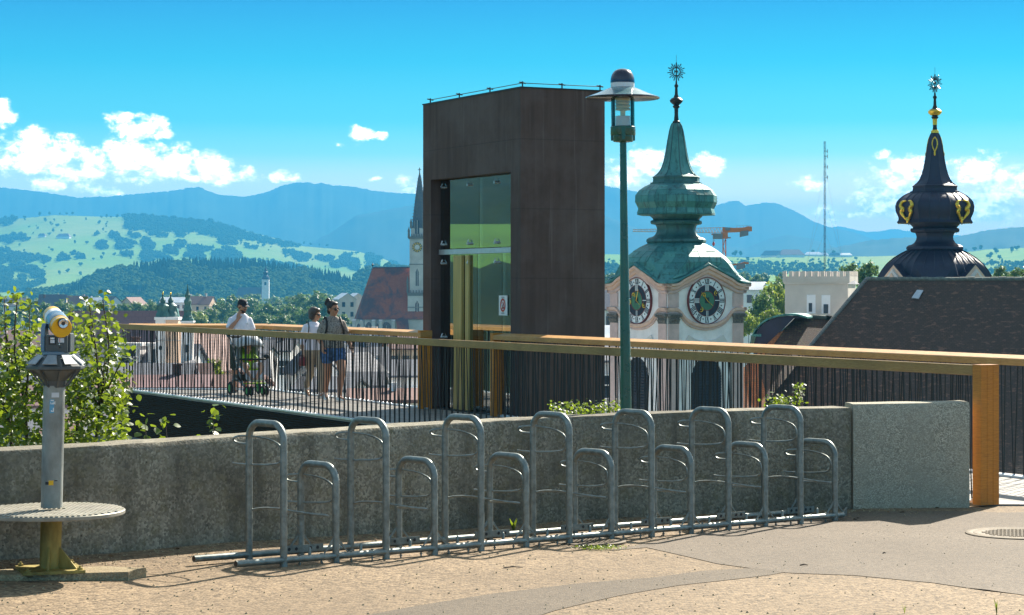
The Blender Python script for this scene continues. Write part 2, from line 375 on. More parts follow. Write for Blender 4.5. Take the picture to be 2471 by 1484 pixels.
def mk_tiles(name, c, c2, c3, sx=0.19, sy=0.15, vivid=0.5, blotch=None):
    """plain tiles on a far roof: UV in metres"""
    m, t, b = newmat(name)
    uv = t.n('ShaderNodeUVMap').outputs[0]; co = objco(t)
    br = t.n('ShaderNodeTexBrick'); t.put(br.inputs['Vector'], uv); br.offset = 0.5
    br.inputs['Scale'].default_value = 1.0; br.inputs['Brick Width'].default_value = sx; br.inputs['Row Height'].default_value = sy
    br.inputs['Mortar Size'].default_value = 0.012; br.inputs['Mortar Smooth'].default_value = 0.2; br.inputs['Bias'].default_value = -0.3
    t.put(br.inputs['Color1'], c); t.put(br.inputs['Color2'], c2); t.put(br.inputs['Mortar'], tuple(x * .35 for x in c))
    big = t.noise(co, 0.22, 5, .65); sp = t.noise(t.vmath('MULTIPLY', uv, (2.1, 3.4, 1)), 1.0, 3, .6)
    col = t.mix(t.mapr(big, 0.4, 0.7, 0, 0.75), br.outputs[0], c)
    col = t.mix(t.mapr(sp, 0.56, 0.66, 0, vivid), col, c3)
    if blotch: col = t.mix(t.mapr(t.noise(co, 0.16, 6, .68, .5), .47, .60, 0, .85), col, blotch)
    t.put(b.inputs['Base Color'], col); b.inputs['Roughness'].default_value = 0.8
    sxyz = t.n('ShaderNodeSeparateXYZ'); t.put(sxyz.inputs[0], uv)
    saw = t.math('FRACT', t.math('MULTIPLY', sxyz.outputs[1], 1 / sy))
    bump(t, b, t.math('ADD', br.outputs[1], saw), 0.5, 0.03); return m
MT['tile_brown'] = mk_tiles('dark_brown_tiles', (0.070, 0.038, 0.024), (0.125, 0.066, 0.040), (0.27, 0.125, 0.075), vivid=.55)
MT['tile_orange'] = mk_tiles('orange_tiles', (0.34, 0.105, 0.03), (0.46, 0.16, 0.05), (0.16, 0.10, 0.04), vivid=.5)
MT['tile_mix'] = mk_tiles('mossy_red_tiles', (0.085, 0.042, 0.026), (0.13, 0.06, 0.034), (0.19, 0.15, 0.06), vivid=.6)
MT['tile_red'] = mk_tiles('red_church_tiles', (0.36, 0.085, 0.042), (0.44, 0.13, 0.065), (0.055, 0.035, 0.038), 0.5, 0.4, .3, (0.075, 0.05, 0.065))
MT['tile_maroon'] = mk_tiles('maroon_sheet_roof', (0.21, 0.115, 0.12), (0.24, 0.13, 0.13), (0.18, 0.10, 0.11), 0.8, 0.6, .3)
MT['tile_slate'] = mk_tiles('slate_roof', (0.12, 0.125, 0.155), (0.16, 0.165, 0.20), (0.22, 0.21, 0.22), 0.4, 0.35, .4)
MT['tile_town'] = mk_tiles('town_tile_roof', (0.22, 0.115, 0.10), (0.28, 0.16, 0.135), (0.17, 0.13, 0.12), 0.4, 0.35, .5)
MT['stone_grey'] = mat('church_stone', (0.58, 0.52, 0.49), 0.85, 0, 0.2, 0.35, 0.2, 2.0)
MT['render_beige'] = mat('beige_render', (0.60, 0.52, 0.46), 0.85, 0, 0.10, 0.5, 0.1, 6)
MT['render_cream'] = mat('cream_render', (0.66, 0.56, 0.44), 0.85, 0, 0.08, 0.5)
MT['render_peach'] = mat('peach_render', (0.76, 0.52, 0.38), 0.85, 0, 0.08, 0.5)
MT['render_white'] = mat('white_render', (0.84, 0.80, 0.80), 0.85, 0, 0.08, 0.5)
MT['render_grey'] = mat('grey_render', (0.60, 0.58, 0.60), 0.85, 0, 0.1, 0.5)
MT['pane'] = mat('dark_window_pane', (0.03, 0.04, 0.055), 0.15, 0, 0.2, 2)
MT['crane'] = mat('orange_crane_paint', (0.62, 0.17, 0.02), 0.5, 0, 0.1, 1)
MT['crane_pale'] = mat('pale_crane_paint', (0.55, 0.45, 0.40), 0.5, 0, 0.1, 1)
MT['cw'] = mat('counterweight_grey', (0.20, 0.21, 0.22), 0.8, 0, 0.1, 1)
MT['bark'] = mat('bark', (0.055, 0.040, 0.030), 0.9, 0, 0.3, 12, 0.5, 40, stretch=(3, 3, 1))
def mk_leaf(name, a, b_, trans=0.5, tc_=None, gloss=0.35):
    m = bpy.data.materials.new(name); m.use_nodes = True; t = NT(m.node_tree); b = m.node_tree.nodes['Principled BSDF']
    geo = t.n('ShaderNodeNewGeometry'); ri = geo.outputs['Random Per Island']
    oi = t.n('ShaderNodeObjectInfo').outputs['Random']
    r_ = t.math('FRACT', t.math('ADD', ri, oi))
    col = t.mix(r_, a, b_)
    t.put(b.inputs['Base Color'], col); b.inputs['Roughness'].default_value = 0.45 if gloss else 1.0; b.inputs['Specular IOR Level'].default_value = gloss
    tl = t.n('ShaderNodeBsdfTranslucent'); t.put(tl.inputs[0], t.mix(r_, tc_ or tuple(x * 1.8 for x in a), tuple(x * 1.8 for x in b_) if tc_ is None else tuple(x * 1.3 for x in tc_)))
    mx = t.n('ShaderNodeMixShader'); mx.inputs[0].default_value = trans
    t.put(mx.inputs[1], b.outputs[0]); t.put(mx.inputs[2], tl.outputs[0])
    out = [n for n in m.node_tree.nodes if n.type == 'OUTPUT_MATERIAL'][0]; t.put(out.inputs[0], mx.outputs[0]); return m
MT['leaf_near'] = mk_leaf('bright_leaf', (0.022, 0.060, 0.008), (0.075, 0.14, 0.016), 0.38, (0.24, 0.32, 0.02), 0.6)
MT['leaf_tree'] = mk_leaf('tree_leaf', (0.070, 0.125, 0.028), (0.115, 0.17, 0.036), 0.4)
MT['leaf_yellow'] = mk_leaf('yellow_green_leaf', (0.14, 0.19, 0.022), (0.22, 0.26, 0.03), 0.45)
MT['leaf_dark'] = mk_leaf('dark_conifer', (0.022, 0.045, 0.018), (0.045, 0.075, 0.025), 0.15, gloss=0.0)
MT['leaf_far'] = mk_leaf('far_broadleaf', (0.055, 0.095, 0.028), (0.095, 0.145, 0.038), 0.25, gloss=0.0)
# ------------------------------------------------------------------ land
def walk_y(x, tab): return lerp_table(tab, x)
WALL = [(-8.0, 10.6), (-6.0, 12.1), (-4.2, 13.42), (-3.3, 14.15), (-2.66, 14.67), (-2.02, 15.36), (-1.2, 16.22), (-.537, 16.89), (.51, 17.80), (1.5, 18.45), (2.53, 18.98), (2.96, 19.16)]
BLOCK = [(2.96, 19.15), (4.0, 19.22)]
def wall_y(x):
    if x > 4.0: return 19.33
    if x > 2.96: return 19.18
    return lerp_table(WALL, x)
def ground_z(x, y):
    z = max(-0.085, min(0.05, -0.021 * (x + 1.5)))
    d = wall_y(x) - y
    if x < -0.5: z += 0.05 * max(0, 1 - d / 0.7) * min(1, (-0.5 - x) / 1.5)
    z += 0.010 * (noise.noise(Vector((x * .8, y * .8, 3))))
    if x > 3.0: z = z * 0.6 - 0.03
    return z
def grid_sheet(name, xs, ys, fz, keep, m, kind='structure', smooth=60):
    b = MB(); ix = {}
    for i, x in enumerate(xs):
        for j, y in enumerate(ys):
            ix[i, j] = len(b.v); b.v.append((x, y, fz(x, y)))
    for i in range(len(xs) - 1):
        for j in range(len(ys) - 1):
            if keep(.5 * (xs[i] + xs[i + 1]), .5 * (ys[j] + ys[j + 1])):
                b.f.append((ix[i, j], ix[i + 1, j], ix[i + 1, j + 1], ix[i, j + 1])); b.mi.append(0)
    o = b.build(name, m, None, smooth); return tag(o, kind=kind)
def fr(a, b, s): return [a + (b - a) * i / max(1, round((b - a) / s)) for i in range(max(1, round((b - a) / s)) + 1)]
xs = [-60, -30, -15] + fr(-9, 9, 0.15) + [15, 30, 60]
ys = [-60, -30, -10, 0, 6] + fr(9, 19.33, 0.13) + fr(19.46, 19.72, 0.13)
tag(grid_sheet('ground', xs, ys, ground_z, lambda x, y: y < wall_y(x) + 0.2 and (x < 3.95 or y < 19.34), MT['asphalt']), 'tan gravelly asphalt of the terrace in front of the concrete wall')
def ground_poly(name, uvs, lift, m, label):
    """a thin sheet on the ground: outline given on the ground, filled by a fine grid so that it follows the relief"""
    P = []
    for u, v in uvs:
        z = 0.0
        for _ in range(6):
            Y = (CZ - z) * F / (v - HZ); X = (u - CX) * Y / F; z = ground_z(X, Y)
        P.append((X, Y))
    bm = bmesh.new(); vs = [bm.verts.new((x, y, 0)) for x, y in P]; bm.faces.new(vs)
    x0, x1 = min(p[0] for p in P), max(p[0] for p in P); y0, y1 = min(p[1] for p in P), max(p[1] for p in P)
    for x in fr(x0, x1, 0.13)[1:-1]: bmesh.ops.bisect_plane(bm, geom=bm.verts[:] + bm.edges[:] + bm.faces[:], plane_co=(x, 0, 0), plane_no=(1, 0, 0))
    for y in fr(y0, y1, 0.13)[1:-1]: bmesh.ops.bisect_plane(bm, geom=bm.verts[:] + bm.edges[:] + bm.faces[:], plane_co=(0, y, 0), plane_no=(0, 1, 0))
    for v_ in bm.verts: v_.co.z = ground_z(v_.co.x, v_.co.y) + lift
    bmesh.ops.recalc_face_normals(bm, faces=bm.faces)
    for f in bm.faces:
        if f.normal.z < 0: f.normal_flip()
    me = bpy.data.meshes.new(name); bm.to_mesh(me); bm.free(); me.materials.append(m); me.shade_smooth()
    o = bpy.data.objects.new(name, me); COL.objects.link(o); return tag(o, label, kind='structure')
ground_poly('asphalt_patch', [(1462, 1330), (1560, 1322), (1650, 1342), (1730, 1361), (1900, 1383), (2060, 1389), (2250, 1407), (2380, 1424), (2471, 1437), (2560, 1452), (2560, 1234), (2420, 1238), (2330, 1234), (2060, 1236), (1900, 1260), (1700, 1285)], 0.0035, MT['asphalt2'], 'greyer asphalt patch in front of the pale end of the wall')
ground_poly('asphalt_strip', [(860, 1490), (1010, 1462), (1200, 1432), (1400, 1408), (1560, 1396), (1700, 1378), (1830, 1371), (1945, 1371), (1860, 1388), (1640, 1413), (1500, 1437), (1340, 1474), (1290, 1490)], 0.003, MT['asphalt3'], 'narrow darker asphalt strip repaired across the tan surface')
def hill_z(x, y):
    d = y - wall_y(x)
    n = noise.noise(Vector((x * .12, y * .12, 0))) * .8
    return -0.22 - 0.50 * max(0, d) + (n - .3) * min(1, max(0, d) / 4)
MT['slope'] = mat('slope_soil', (0.06, 0.075, 0.025), 0.9, 0, 0.35, 1.5, 0.3, 12)
tag(grid_sheet('hillside', fr(-60, 60, 1.0), fr(10.8, 76, 1.0), hill_z, lambda x, y: y > wall_y(x) + 0.55 and (x < 6 or y > 20), MT['slope']), 'grassy slope falling from the wall to the town')
# valley floor
MT['valley'] = mat('valley_meadow', (0.075, 0.105, 0.032), 0.9, 0, 0.3, 0.004, c2=(0.12, 0.15, 0.045))
b = MB(); rr = [45, 80, 140, 250, 450, 800, 1400, 2400, 4000, 7000, 12000]; na = 72
for r_ in rr:
    for k in range(na):
        a = 2 * math.pi * k / na; b.v.append((r_ * math.sin(a), r_ * math.cos(a), -29 - (2 if r_ < 60 else 0)))
for i in range(len(rr) - 1):
    for k in range(na): b.f.append((i * na + k, i * na + (k + 1) % na, (i + 1) * na + (k + 1) % na, (i + 1) * na + k)); b.mi.append(0)
tag(b.build('valley', MT['valley'], None, 60), 'flat valley floor under the town', kind='structure')

# far layers: each a real slope from its foot to its ridge, at its own distance
def mk_hill(name, base, c2, c3, sc):
    m, t, b_ = newmat(name); co = objco(t)
    n1 = t.noise(t.vmath('MULTIPLY', co, (1, .45, 1)), sc, 5, .6); n2 = t.noise(co, sc * 9, 4, .6)
    pc = t.n('ShaderNodeSeparateColor'); t.put(pc.inputs[0], t.voro(t.vmath('ADD', t.vmath('MULTIPLY', co, (1, .5, 0)), t.vmath('MULTIPLY', t.noise(co, sc * 2, 2, out=1), (120, 120, 0))), sc * 2.2, out=1))
    col = t.mix(pc.outputs[0], base, c2); col = t.mix(t.mapr(n1, .45, .65, 0, .6), col, c3)
    col = t.mix(t.mapr(n2, .4, .7, 0, .25), col, tuple(x * .6 for x in base))
    t.put(b_.inputs['Base Color'], col); b_.inputs['Roughness'].default_value = .95; b_.inputs['Specular IOR Level'].default_value = .1
    return m
MT['forest_far'] = mk_hill('far_forest', (0.020, 0.045, 0.020), (0.032, 0.06, 0.025), (0.025, 0.04, 0.02), 0.003)
MT['meadow'] = mk_hill('hill_meadows', (0.13, 0.26, 0.025), (0.21, 0.32, 0.04), (0.29, 0.30, 0.085), 0.0022)
MT['forest_floor'] = mk_hill('forest_floor', (0.025, 0.045, 0.018), (0.035, 0.055, 0.02), (0.03, 0.04, 0.02), 0.01)
class Layer:
    """slope seen between its foot line vb and its ridge line"""
    def __init__(s, ridge, vb, Y0, Y1, back=1.25): s.r = ridge; s.vb = vb; s.Y0 = Y0; s.Y1 = Y1; s.back = back
    def vr(s, u): return lerp_table(s.r, u)
    def foot(s, u): return lerp_table(s.vb, u) if isinstance(s.vb, list) else s.vb
    def at(s, u, v):
        vb, vr = s.foot(u), s.vr(u); t = max(0.0, min(1.0, (vb - v) / max(1e-3, vb - vr)))
        Y = s.Y0 + (s.Y1 - s.Y0) * t
        return W(u, v, Y)
    def sheet(s, name, m, label, us, nt=16, rough=0.0, jag=0.0, kind='structure'):
        b = MB(); n = nt + 3
        for u in us:
            vb, vr = s.foot(u), s.vr(u)
            jr = jag * (noise.noise(Vector((u * .11, 2, 0))) + .6 * noise.noise(Vector((u * .31, 5, 0))))
            for i in range(n):
                if i == 0: p = W(u, vb + 6, s.Y0 * .97)
                elif i <= nt:
                    t = (i - 1) / (nt - 1); v = vb + (vr - jr - vb) * t
                    Y = s.Y0 + (s.Y1 - s.Y0) * t
                    if 0 < t < 1 and rough: Y *= 1 + rough * (noise.noise(Vector((u * .010 + t * 1.5, t * 2.2, 1))) + .4 * noise.noise(Vector((u * .03 - t * 2, t * 5, 4))))
                    p = W(u, v, Y)
                elif i == nt + 1: p = W(u, vr + (vb - vr) * .25 + 4, s.Y1 * (1 + (s.back - 1) * .5))
                else: p = W(u, vb + 4, s.Y1 * s.back)
                b.v.append(tuple(p))
        for j in range(len(us) - 1):
            for i in range(n - 1): b.f.append((j * n + i, (j + 1) * n + i, (j + 1) * n + i + 1, j * n + i + 1)); b.mi.append(0)
        return tag(b.build(name, m, None, 80), label, kind=kind)
FAR = Layer([(-1500, 430), (-600, 440), (0, 452), (100, 463), (190, 477), (260, 474), (330, 468), (420, 460), (455, 453), (485, 452), (500, 460), (530, 470), (590, 475), (640, 465), (680, 448), (715, 440), (745, 440), (757, 444), (775, 441), (800, 447), (850, 450), (900, 460), (950, 465), (1010, 468), (1150, 455), (1300, 440), (1458, 448), (1535, 462), (1600, 490), (1690, 505), (1730, 495), (1750, 489), (1770, 484), (1785, 486), (1798, 497), (1850, 488), (1880, 492), (1920, 510), (1960, 533), (2000, 548), (2060, 560), (2100, 575), (2160, 600), (3000, 612)], 655, 7800, 10400)
FAR.sheet('far_mountain_ridge', MT['forest_far'], 'long wooded blue mountain ridge on the horizon', fr(-1500, 3000, 5), 18, .018, 2.5)
FOLD = Layer([(640, 640), (740, 590), (800, 560), (860, 520), (950, 503), (1010, 492), (1100, 482), (1300, 480), (1458, 520), (1560, 560), (1700, 590), (1800, 598), (1860, 575), (1900, 566), (1950, 575), (2050, 605), (2200, 640)], 662, 6900, 8200)
FOLD.sheet('wooded_mountain_fold', MT['forest_far'], 'nearer wooded fold of the mountains behind the church', fr(640, 2200, 8), 14, .015, 2.5)
FAR2 = Layer([(1850, 590), (1900, 562), (1990, 549), (2030, 547), (2060, 553), (2090, 560), (2130, 557), (2160, 553), (2200, 558), (2300, 567), (2400, 577), (2500, 572), (3600, 560)], 640, 11500, 13500)
FAR2.sheet('pale_distant_peaks', MT['forest_far'], 'very pale distant peaks beyond the radio mast', fr(1850, 3600, 10), 8, .02, 3)
RIGHT = Layer([(1880, 650), (1960, 613), (2000, 600), (2050, 590), (2100, 580), (2190, 572), (2250, 577), (2300, 573), (2340, 565), (2380, 556), (2440, 549), (2500, 548), (2800, 560), (4000, 600)], 665, 5200, 6600)
RIGHT.sheet('dark_wooded_ridge', MT['forest_far'], 'blue wooded ridge behind the dark onion tower', fr(1880, 4000, 8), 12, .03, 3)
MID = Layer([(-1500, 560), (-400, 545), (0, 536), (40, 528), (130, 519), (250, 523), (300, 523), (390, 528), (450, 533), (520, 541), (560, 549), (620, 564), (680, 579), (730, 594), (800, 600), (860, 606), (920, 622), (960, 640), (1010, 664), (1100, 690)], 712, 4000, 6300)
MID.sheet('meadow_hill', MT['meadow'], 'broad green hill of meadows and woods at left', fr(-1500, 1100, 8), 26, .0, 0)
PLAIN = Layer([(1380, 612), (1500, 614), (1560, 616), (1740, 618), (1800, 622), (1850, 619), (1900, 616), (2000, 618), (2100, 619), (2300, 612), (2380, 602), (2471, 598), (2700, 600), (4000, 620)], 705, 2300, 4300)
PLAIN.sheet('meadow_plain', MT['meadow'], 'gently rolling meadows with farmhouses at right', fr(1380, 4000, 10), 18)
RIDGE = Layer([(60, 716), (130, 708), (180, 698), (210, 684), (240, 668), (290, 656), (340, 650), (400, 643), (500, 640), (600, 641), (640, 646), (700, 655), (760, 664), (820, 676), (850, 690), (900, 715)], 742, 2450, 3000)
RIDGE.sheet('wooded_ridge_ground', MT['forest_floor'], 'forest floor of the wooded ridge beyond the valley', fr(60, 900, 10), 10)
RIDGE2 = Layer([(800, 720), (840, 690), (870, 666), (900, 656), (940, 652), (980, 658), (1040, 650), (1200, 660), (1400, 650), (1500, 655), (1600, 690)], 730, 2700, 3100)
RIDGE2.sheet('wooded_rise_ground', MT['forest_floor'], 'forest floor of the wooded rise behind the church', fr(800, 1600, 12), 8)
# the hill to the left of the frame, seen in the lift's glass
SIDE = [(480, -29), (800, 8), (850, 11), (1150, 35), (2100, 128), (2600, 150)]
def side_z(a, r_): return lerp_table(SIDE, r_) * (1 + .07 * noise.noise(Vector((a * .12, r_ * .002, 0))))
MT['side'] = mat('steep_meadow', (0.10, 0.24, 0.022), 0.9, 0, 0.25, 0.01)
for nm, r0, r1, m, lab in (('side_grove', 480, 800, MT['forest_floor'], 'wooded foot of the hill beyond the left edge'), ('side_meadow', 800, 1150, MT['side'], 'steep meadow beyond the left edge, mirrored in the lift glass'), ('side_forest', 1150, 2600, MT['forest_floor'], 'forest above the steep meadow beyond the left edge')):
    b = MB(); aa = fr(-78, -22, .5); rs_ = fr(r0, r1, 25)
    for a in aa:
        for r_ in rs_:
            wood = nm != 'side_meadow' and r0 < r_ < r1
            b.v.append((r_ * math.sin(R(a)), r_ * math.cos(R(a)), side_z(a, r_) + ((9 if r_ > 1000 else 5) * (1 + noise.noise(Vector((a * 2.3, r_ * .03, 7)))) if wood else 0)))
    n = len(rs_)
    for i in range(len(aa) - 1):
        for j in range(n - 1): b.f.append((i * n + j, (i + 1) * n + j, (i + 1) * n + j + 1, i * n + j + 1)); b.mi.append(0)
    tag(b.build(nm, m, None, 60), lab, kind='structure')

# ---- trees as meshes
def leafquad(b, c, s, nrm, r, mi=0):
    n_ = Vector(nrm)
    if n_.length < 1e-4: n_ = Vector((0, 0, 1))
    n_.normalize(); a = n_.orthogonal().normalized(); a.rotate(Matrix.Rotation(r.uniform(0, 6.28), 3, n_)); d = n_.cross(a)
    c = Vector(c)
    b.add([c - a * s, c + d * s * .62, c + a * s, c - d * s * .62], [(0, 1, 2, 3)], None, mi)
def crown_mesh(seed, rx, rz, nclump, nleaf, ls, flat=.9):
    """leaf clumps through an uneven crown, gaps between them"""
    r = random.Random(seed); b = MB()
    for i in range(nclump):
        while True:
            d = Vector((r.uniform(-1, 1), r.uniform(-1, 1), r.uniform(-.9, 1)))
            if .25 < d.length < 1: break
        d = d.normalized() * (.35 + .55 * r.random() ** .5)
        c = Vector((d.x * rx, d.y * rx, d.z * rz)); cr = rx * r.uniform(.20, .36)
        for k in range(nleaf):
            o = Vector((r.gauss(0, 1), r.gauss(0, 1), r.gauss(0, .75))); o = o.normalized() * cr * r.random() ** .4
            leafquad(b, c + o, ls * r.uniform(.7, 1.3), o.normalized() + Vector((r.uniform(-.6, .6), r.uniform(-.6, .6), .5)), r)
    return b
def simple_tree(b, p, h, w, r, conifer=False):
    """a cheap far tree of a few dozen faces"""
    x, y, z = p
    if conifer:
        for k in range(3):
            z0 = z + h * (.08 + .27 * k); z1 = z + h * min(1.0, .50 + .27 * k); rr_ = w * .5 * (1 - .27 * k)
            n = 6; ph = r.uniform(0, 6); vs = [(x + rr_ * r.uniform(.7, 1.2) * math.cos(ph + 6.283 * i / n), y + rr_ * r.uniform(.7, 1.2) * math.sin(ph + 6.283 * i / n), z0 + h * r.uniform(-.03, .03)) for i in range(n)] + [(x, y, z1)]
            b.add(vs, [(i, (i + 1) % n, n) for i in range(n)])
    else:
        for k in range(r.choice((2, 3, 3))):
            n = 6; cx = x + w * r.uniform(-.28, .28); cy = y + w * r.uniform(-.28, .28); cz = z + h * r.uniform(.42, .72); rr_ = w * r.uniform(.28, .42); rh = h * r.uniform(.20, .32)
            vs = [(cx, cy, cz - rh)]
            for lv, f_ in ((-.45, .85), (.35, .9)):
                vs += [(cx + rr_ * f_ * r.uniform(.75, 1.25) * math.cos(6.283 * i / n), cy + rr_ * f_ * r.uniform(.75, 1.25) * math.sin(6.283 * i / n), cz + rh * lv + rh * r.uniform(-.2, .2)) for i in range(n)]
            vs.append((cx, cy, cz + rh))
            fs = [(0, 1 + (i + 1) % n, 1 + i) for i in range(n)] + [(1 + i, 1 + (i + 1) % n, 7 + (i + 1) % n, 7 + i) for i in range(n)] + [(7 + i, 7 + (i + 1) % n, 13) for i in range(n)]
            b.add(vs, fs)
        b.tube([(x, y, z - h * .05), (x, y, z + h * .5)], [w * .05, w * .03], 4)
def inside(p, poly):
    x, y = p; c = False; n = len(poly)
    for i in range(n):
        x0, y0 = poly[i]; x1, y1 = poly[i - 1]
        if (y0 > y) != (y1 > y) and x < (x1 - x0) * (y - y0) / (y1 - y0) + x0: c = not c
    return c
rf = random.Random(11)
ORD = 'first second third fourth fifth sixth seventh eighth ninth tenth eleventh twelfth thirteenth fourteenth fifteenth sixteenth seventeenth eighteenth nineteenth twentieth'.split()
def ordinal_labels(items, what):
    """items: (object, u, place); the n-th from the left of its place"""
    by = {}
    for o, u, pl in items: by.setdefault(pl, []).append((u, o))
    for pl, L in by.items():
        for i, (u, o) in enumerate(sorted(L, key=lambda t: t[0])):
            o['label'] = f'{what} {pl}' if len(L) == 1 else f'{ORD[min(i, 19)]} {what} from the left {pl}'
PATCH = [[(302, 522), (340, 522), (400, 528), (500, 536), (560, 551), (640, 577), (726, 594), (700, 598), (600, 580), (568, 579), (575, 592), (530, 590), (520, 574), (470, 562), (390, 562), (300, 554)],
    [(265, 563), (300, 561), (345, 573), (375, 591), (440, 606), (490, 621), (505, 629), (470, 627), (400, 611), (350, 598), (300, 586), (265, 576)],
    [(233, 586), (260, 586), (330, 598), (400, 617), (414, 632), (370, 634), (320, 627), (280, 610), (235, 600)],
    [(416, 578), (450, 592), (500, 600), (560, 602), (585, 617), (580, 630), (530, 630), (500, 622), (450, 604), (420, 592)],
    [(0, 602), (30, 612), (60, 617), (110, 620), (190, 614), (205, 622), (150, 628), (80, 634), (40, 646), (0, 646)],
    [(0, 650), (60, 650), (95, 645), (108, 667), (105, 686), (60, 706), (-200, 706), (-200, 660)], [(0, 534), (20, 526), (45, 530), (30, 543), (-200, 550), (-200, 540)],
    [(680, 603), (720, 612), (760, 622), (820, 622), (850, 614), (900, 617), (945, 632), (990, 660), (960, 668), (850, 655), (780, 643), (720, 634), (685, 616)],
    [(590, 590), (620, 602), (628, 611), (600, 608)], [(100, 626), (190, 617), (208, 624), (150, 631), (105, 634)], [(0, 570), (60, 568), (75, 580), (40, 590), (0, 584)], [(196, 562), (228, 560), (240, 568), (205, 570)], [(350, 566), (420, 560), (455, 566), (440, 574), (370, 572)], [(470, 620), (560, 628), (640, 634), (700, 640), (760, 652), (700, 652), (600, 642), (500, 632)]]
b = MB()
for poly in PATCH:
    u0, u1 = min(p[0] for p in poly), max(p[0] for p in poly); v0, v1 = min(p[1] for p in poly), max(p[1] for p in poly)
    for k in range(int((u1 - u0) * (v1 - v0) / 4.2)):
        u, v = rf.uniform(u0, u1), rf.uniform(v0, v1)
        if not inside((u + 7 * noise.noise(Vector((u * .09, v * .12, 1))), v + 5 * noise.noise(Vector((u * .08, v * .12, 2)))), poly): continue
        if poly is not PATCH[0] and noise.noise(Vector((u * .035, v * .07, 6))) > .10: continue
        p = MID.at(u, v); simple_tree(b, p, rf.uniform(8, 13), rf.uniform(7, 11), rf, rf.random() < .3)
tag(b.build('hill_woods', MT['leaf_far']), 'dark woods in bands across the meadow hill', kind='stuff')
# scattered hedge trees too small to tell apart
b = MB()
for k in range(380):
    u = rf.uniform(0, 960); vr = MID.vr(u); v = vr + 6 + (700 - vr) * rf.random()
    if noise.noise(Vector((u * .03, v * .16, 8))) < .16: continue
    simple_tree(b, MID.at(u, v), rf.uniform(5, 9), rf.uniform(5, 8), rf, False)
tag(b.build('hill_hedgerows', MT['leaf_far']), 'thin hedgerows between the fields of the meadow hill', kind='stuff')
# single trees on the meadow hill
protos = []
for k in range(4):
    b = MB(); simple_tree(b, (0, 0, 0), 10, 8, random.Random(50 + k)); simple_tree(b, (1.5, 1, 0), 8, 7, random.Random(60 + k)); protos.append(b.mesh('meadow_tree', MT['leaf_far']))
spots = [(91, 553), (181, 588), (210, 589), (249, 616), (276, 617), (246, 626), (225, 628), (193, 665), (163, 658), (145, 663), (125, 607), (207, 531), (239, 541), (250, 557), (305, 586), (340, 590), (47, 594), (30, 533), (58, 527), (95, 521), (120, 519), (145, 519), (160, 518), (175, 518), (245, 526), (257, 526), (268, 526), (283, 526), (297, 526), (105, 640), (195, 643), (734, 589), (750, 592), (770, 594), (790, 596), (583, 585), (623, 590), (650, 588), (637, 596), (690, 622), (60, 532), (130, 534), (140, 548), (110, 535), (128, 560), (148, 560), (120, 568), (180, 572), (455, 566), (390, 570), (345, 620), (278, 570)]
mt_items = []
for i, (u, v) in enumerate(spots):
    o = bpy.data.objects.new('meadow_tree', protos[i % 4]); COL.objects.link(o); o.location = MID.at(u, v); o.rotation_euler.z = i * 1.7; s_ = rf.uniform(.75, 1.25); o.scale = (s_, s_, s_)
    tag(o, 'small round tree standing alone on the green meadow hill', 'tree', 'single trees on the meadow hill')
    mt_items.append((o, u, 'on the crest of the green hill' if v < 537 else 'on the upper slope of the green hill' if v < 572 else 'around the middle of the green hill' if v < 603 else 'low on the green hill'))
ordinal_labels(mt_items, 'small round tree')
# near wooded ridge, thousands of trees
b = MB(); b2 = MB()
for k in range(4200):
    u = rf.uniform(60, 900); vr, vb = RIDGE.vr(u), RIDGE.foot(u); v = vr + (vb - vr) * rf.random() ** 1.2
    con = noise.noise(Vector((u * .012, v * .03, 9))) > (.05 if v < vr + 25 else .35)
    h_ = rf.uniform(9, 15) if con else rf.uniform(8, 13)
    simple_tree(b2 if con else b, RIDGE.at(u, v), h_, h_ * (.42 if con else .85), rf, con)
for k in range(2600):
    u = rf.uniform(800, 1600); vr, vb = RIDGE2.vr(u), RIDGE2.foot(u); v = vr + (vb - vr) * rf.random() ** 1.2
    if 860 > u and rf.random() < .3: continue
    h_ = rf.uniform(9, 14); simple_tree(b, RIDGE2.at(u, v), h_, h_ * .85, rf, False)
tag(b.build('ridge_broadleaf_wood', MT['leaf_far']), 'broadleaf wood covering the near ridge', kind='stuff')
tag(b2.build('ridge_conifer_wood', MT['leaf_dark']), 'dark conifers along the crest of the near ridge', kind='stuff')
# woods and gardens of the valley floor between the town and the hills
b = MB()
for k in range(2600):
    Y = rf.uniform(650, 2500); x = rf.uniform(-.42, .42) * Y; h_ = rf.uniform(7, 12)
    if abs(x + .112 * Y) < 12 and Y > 2000: continue
    if noise.noise(Vector((x * .006, Y * .004, 2))) < -.15: continue
    simple_tree(b, (x, Y, -29), h_, h_ * .9, rf, False)
tag(b.build('valley_woods', MT['leaf_far']), 'gardens and woods over the valley floor', kind='stuff')
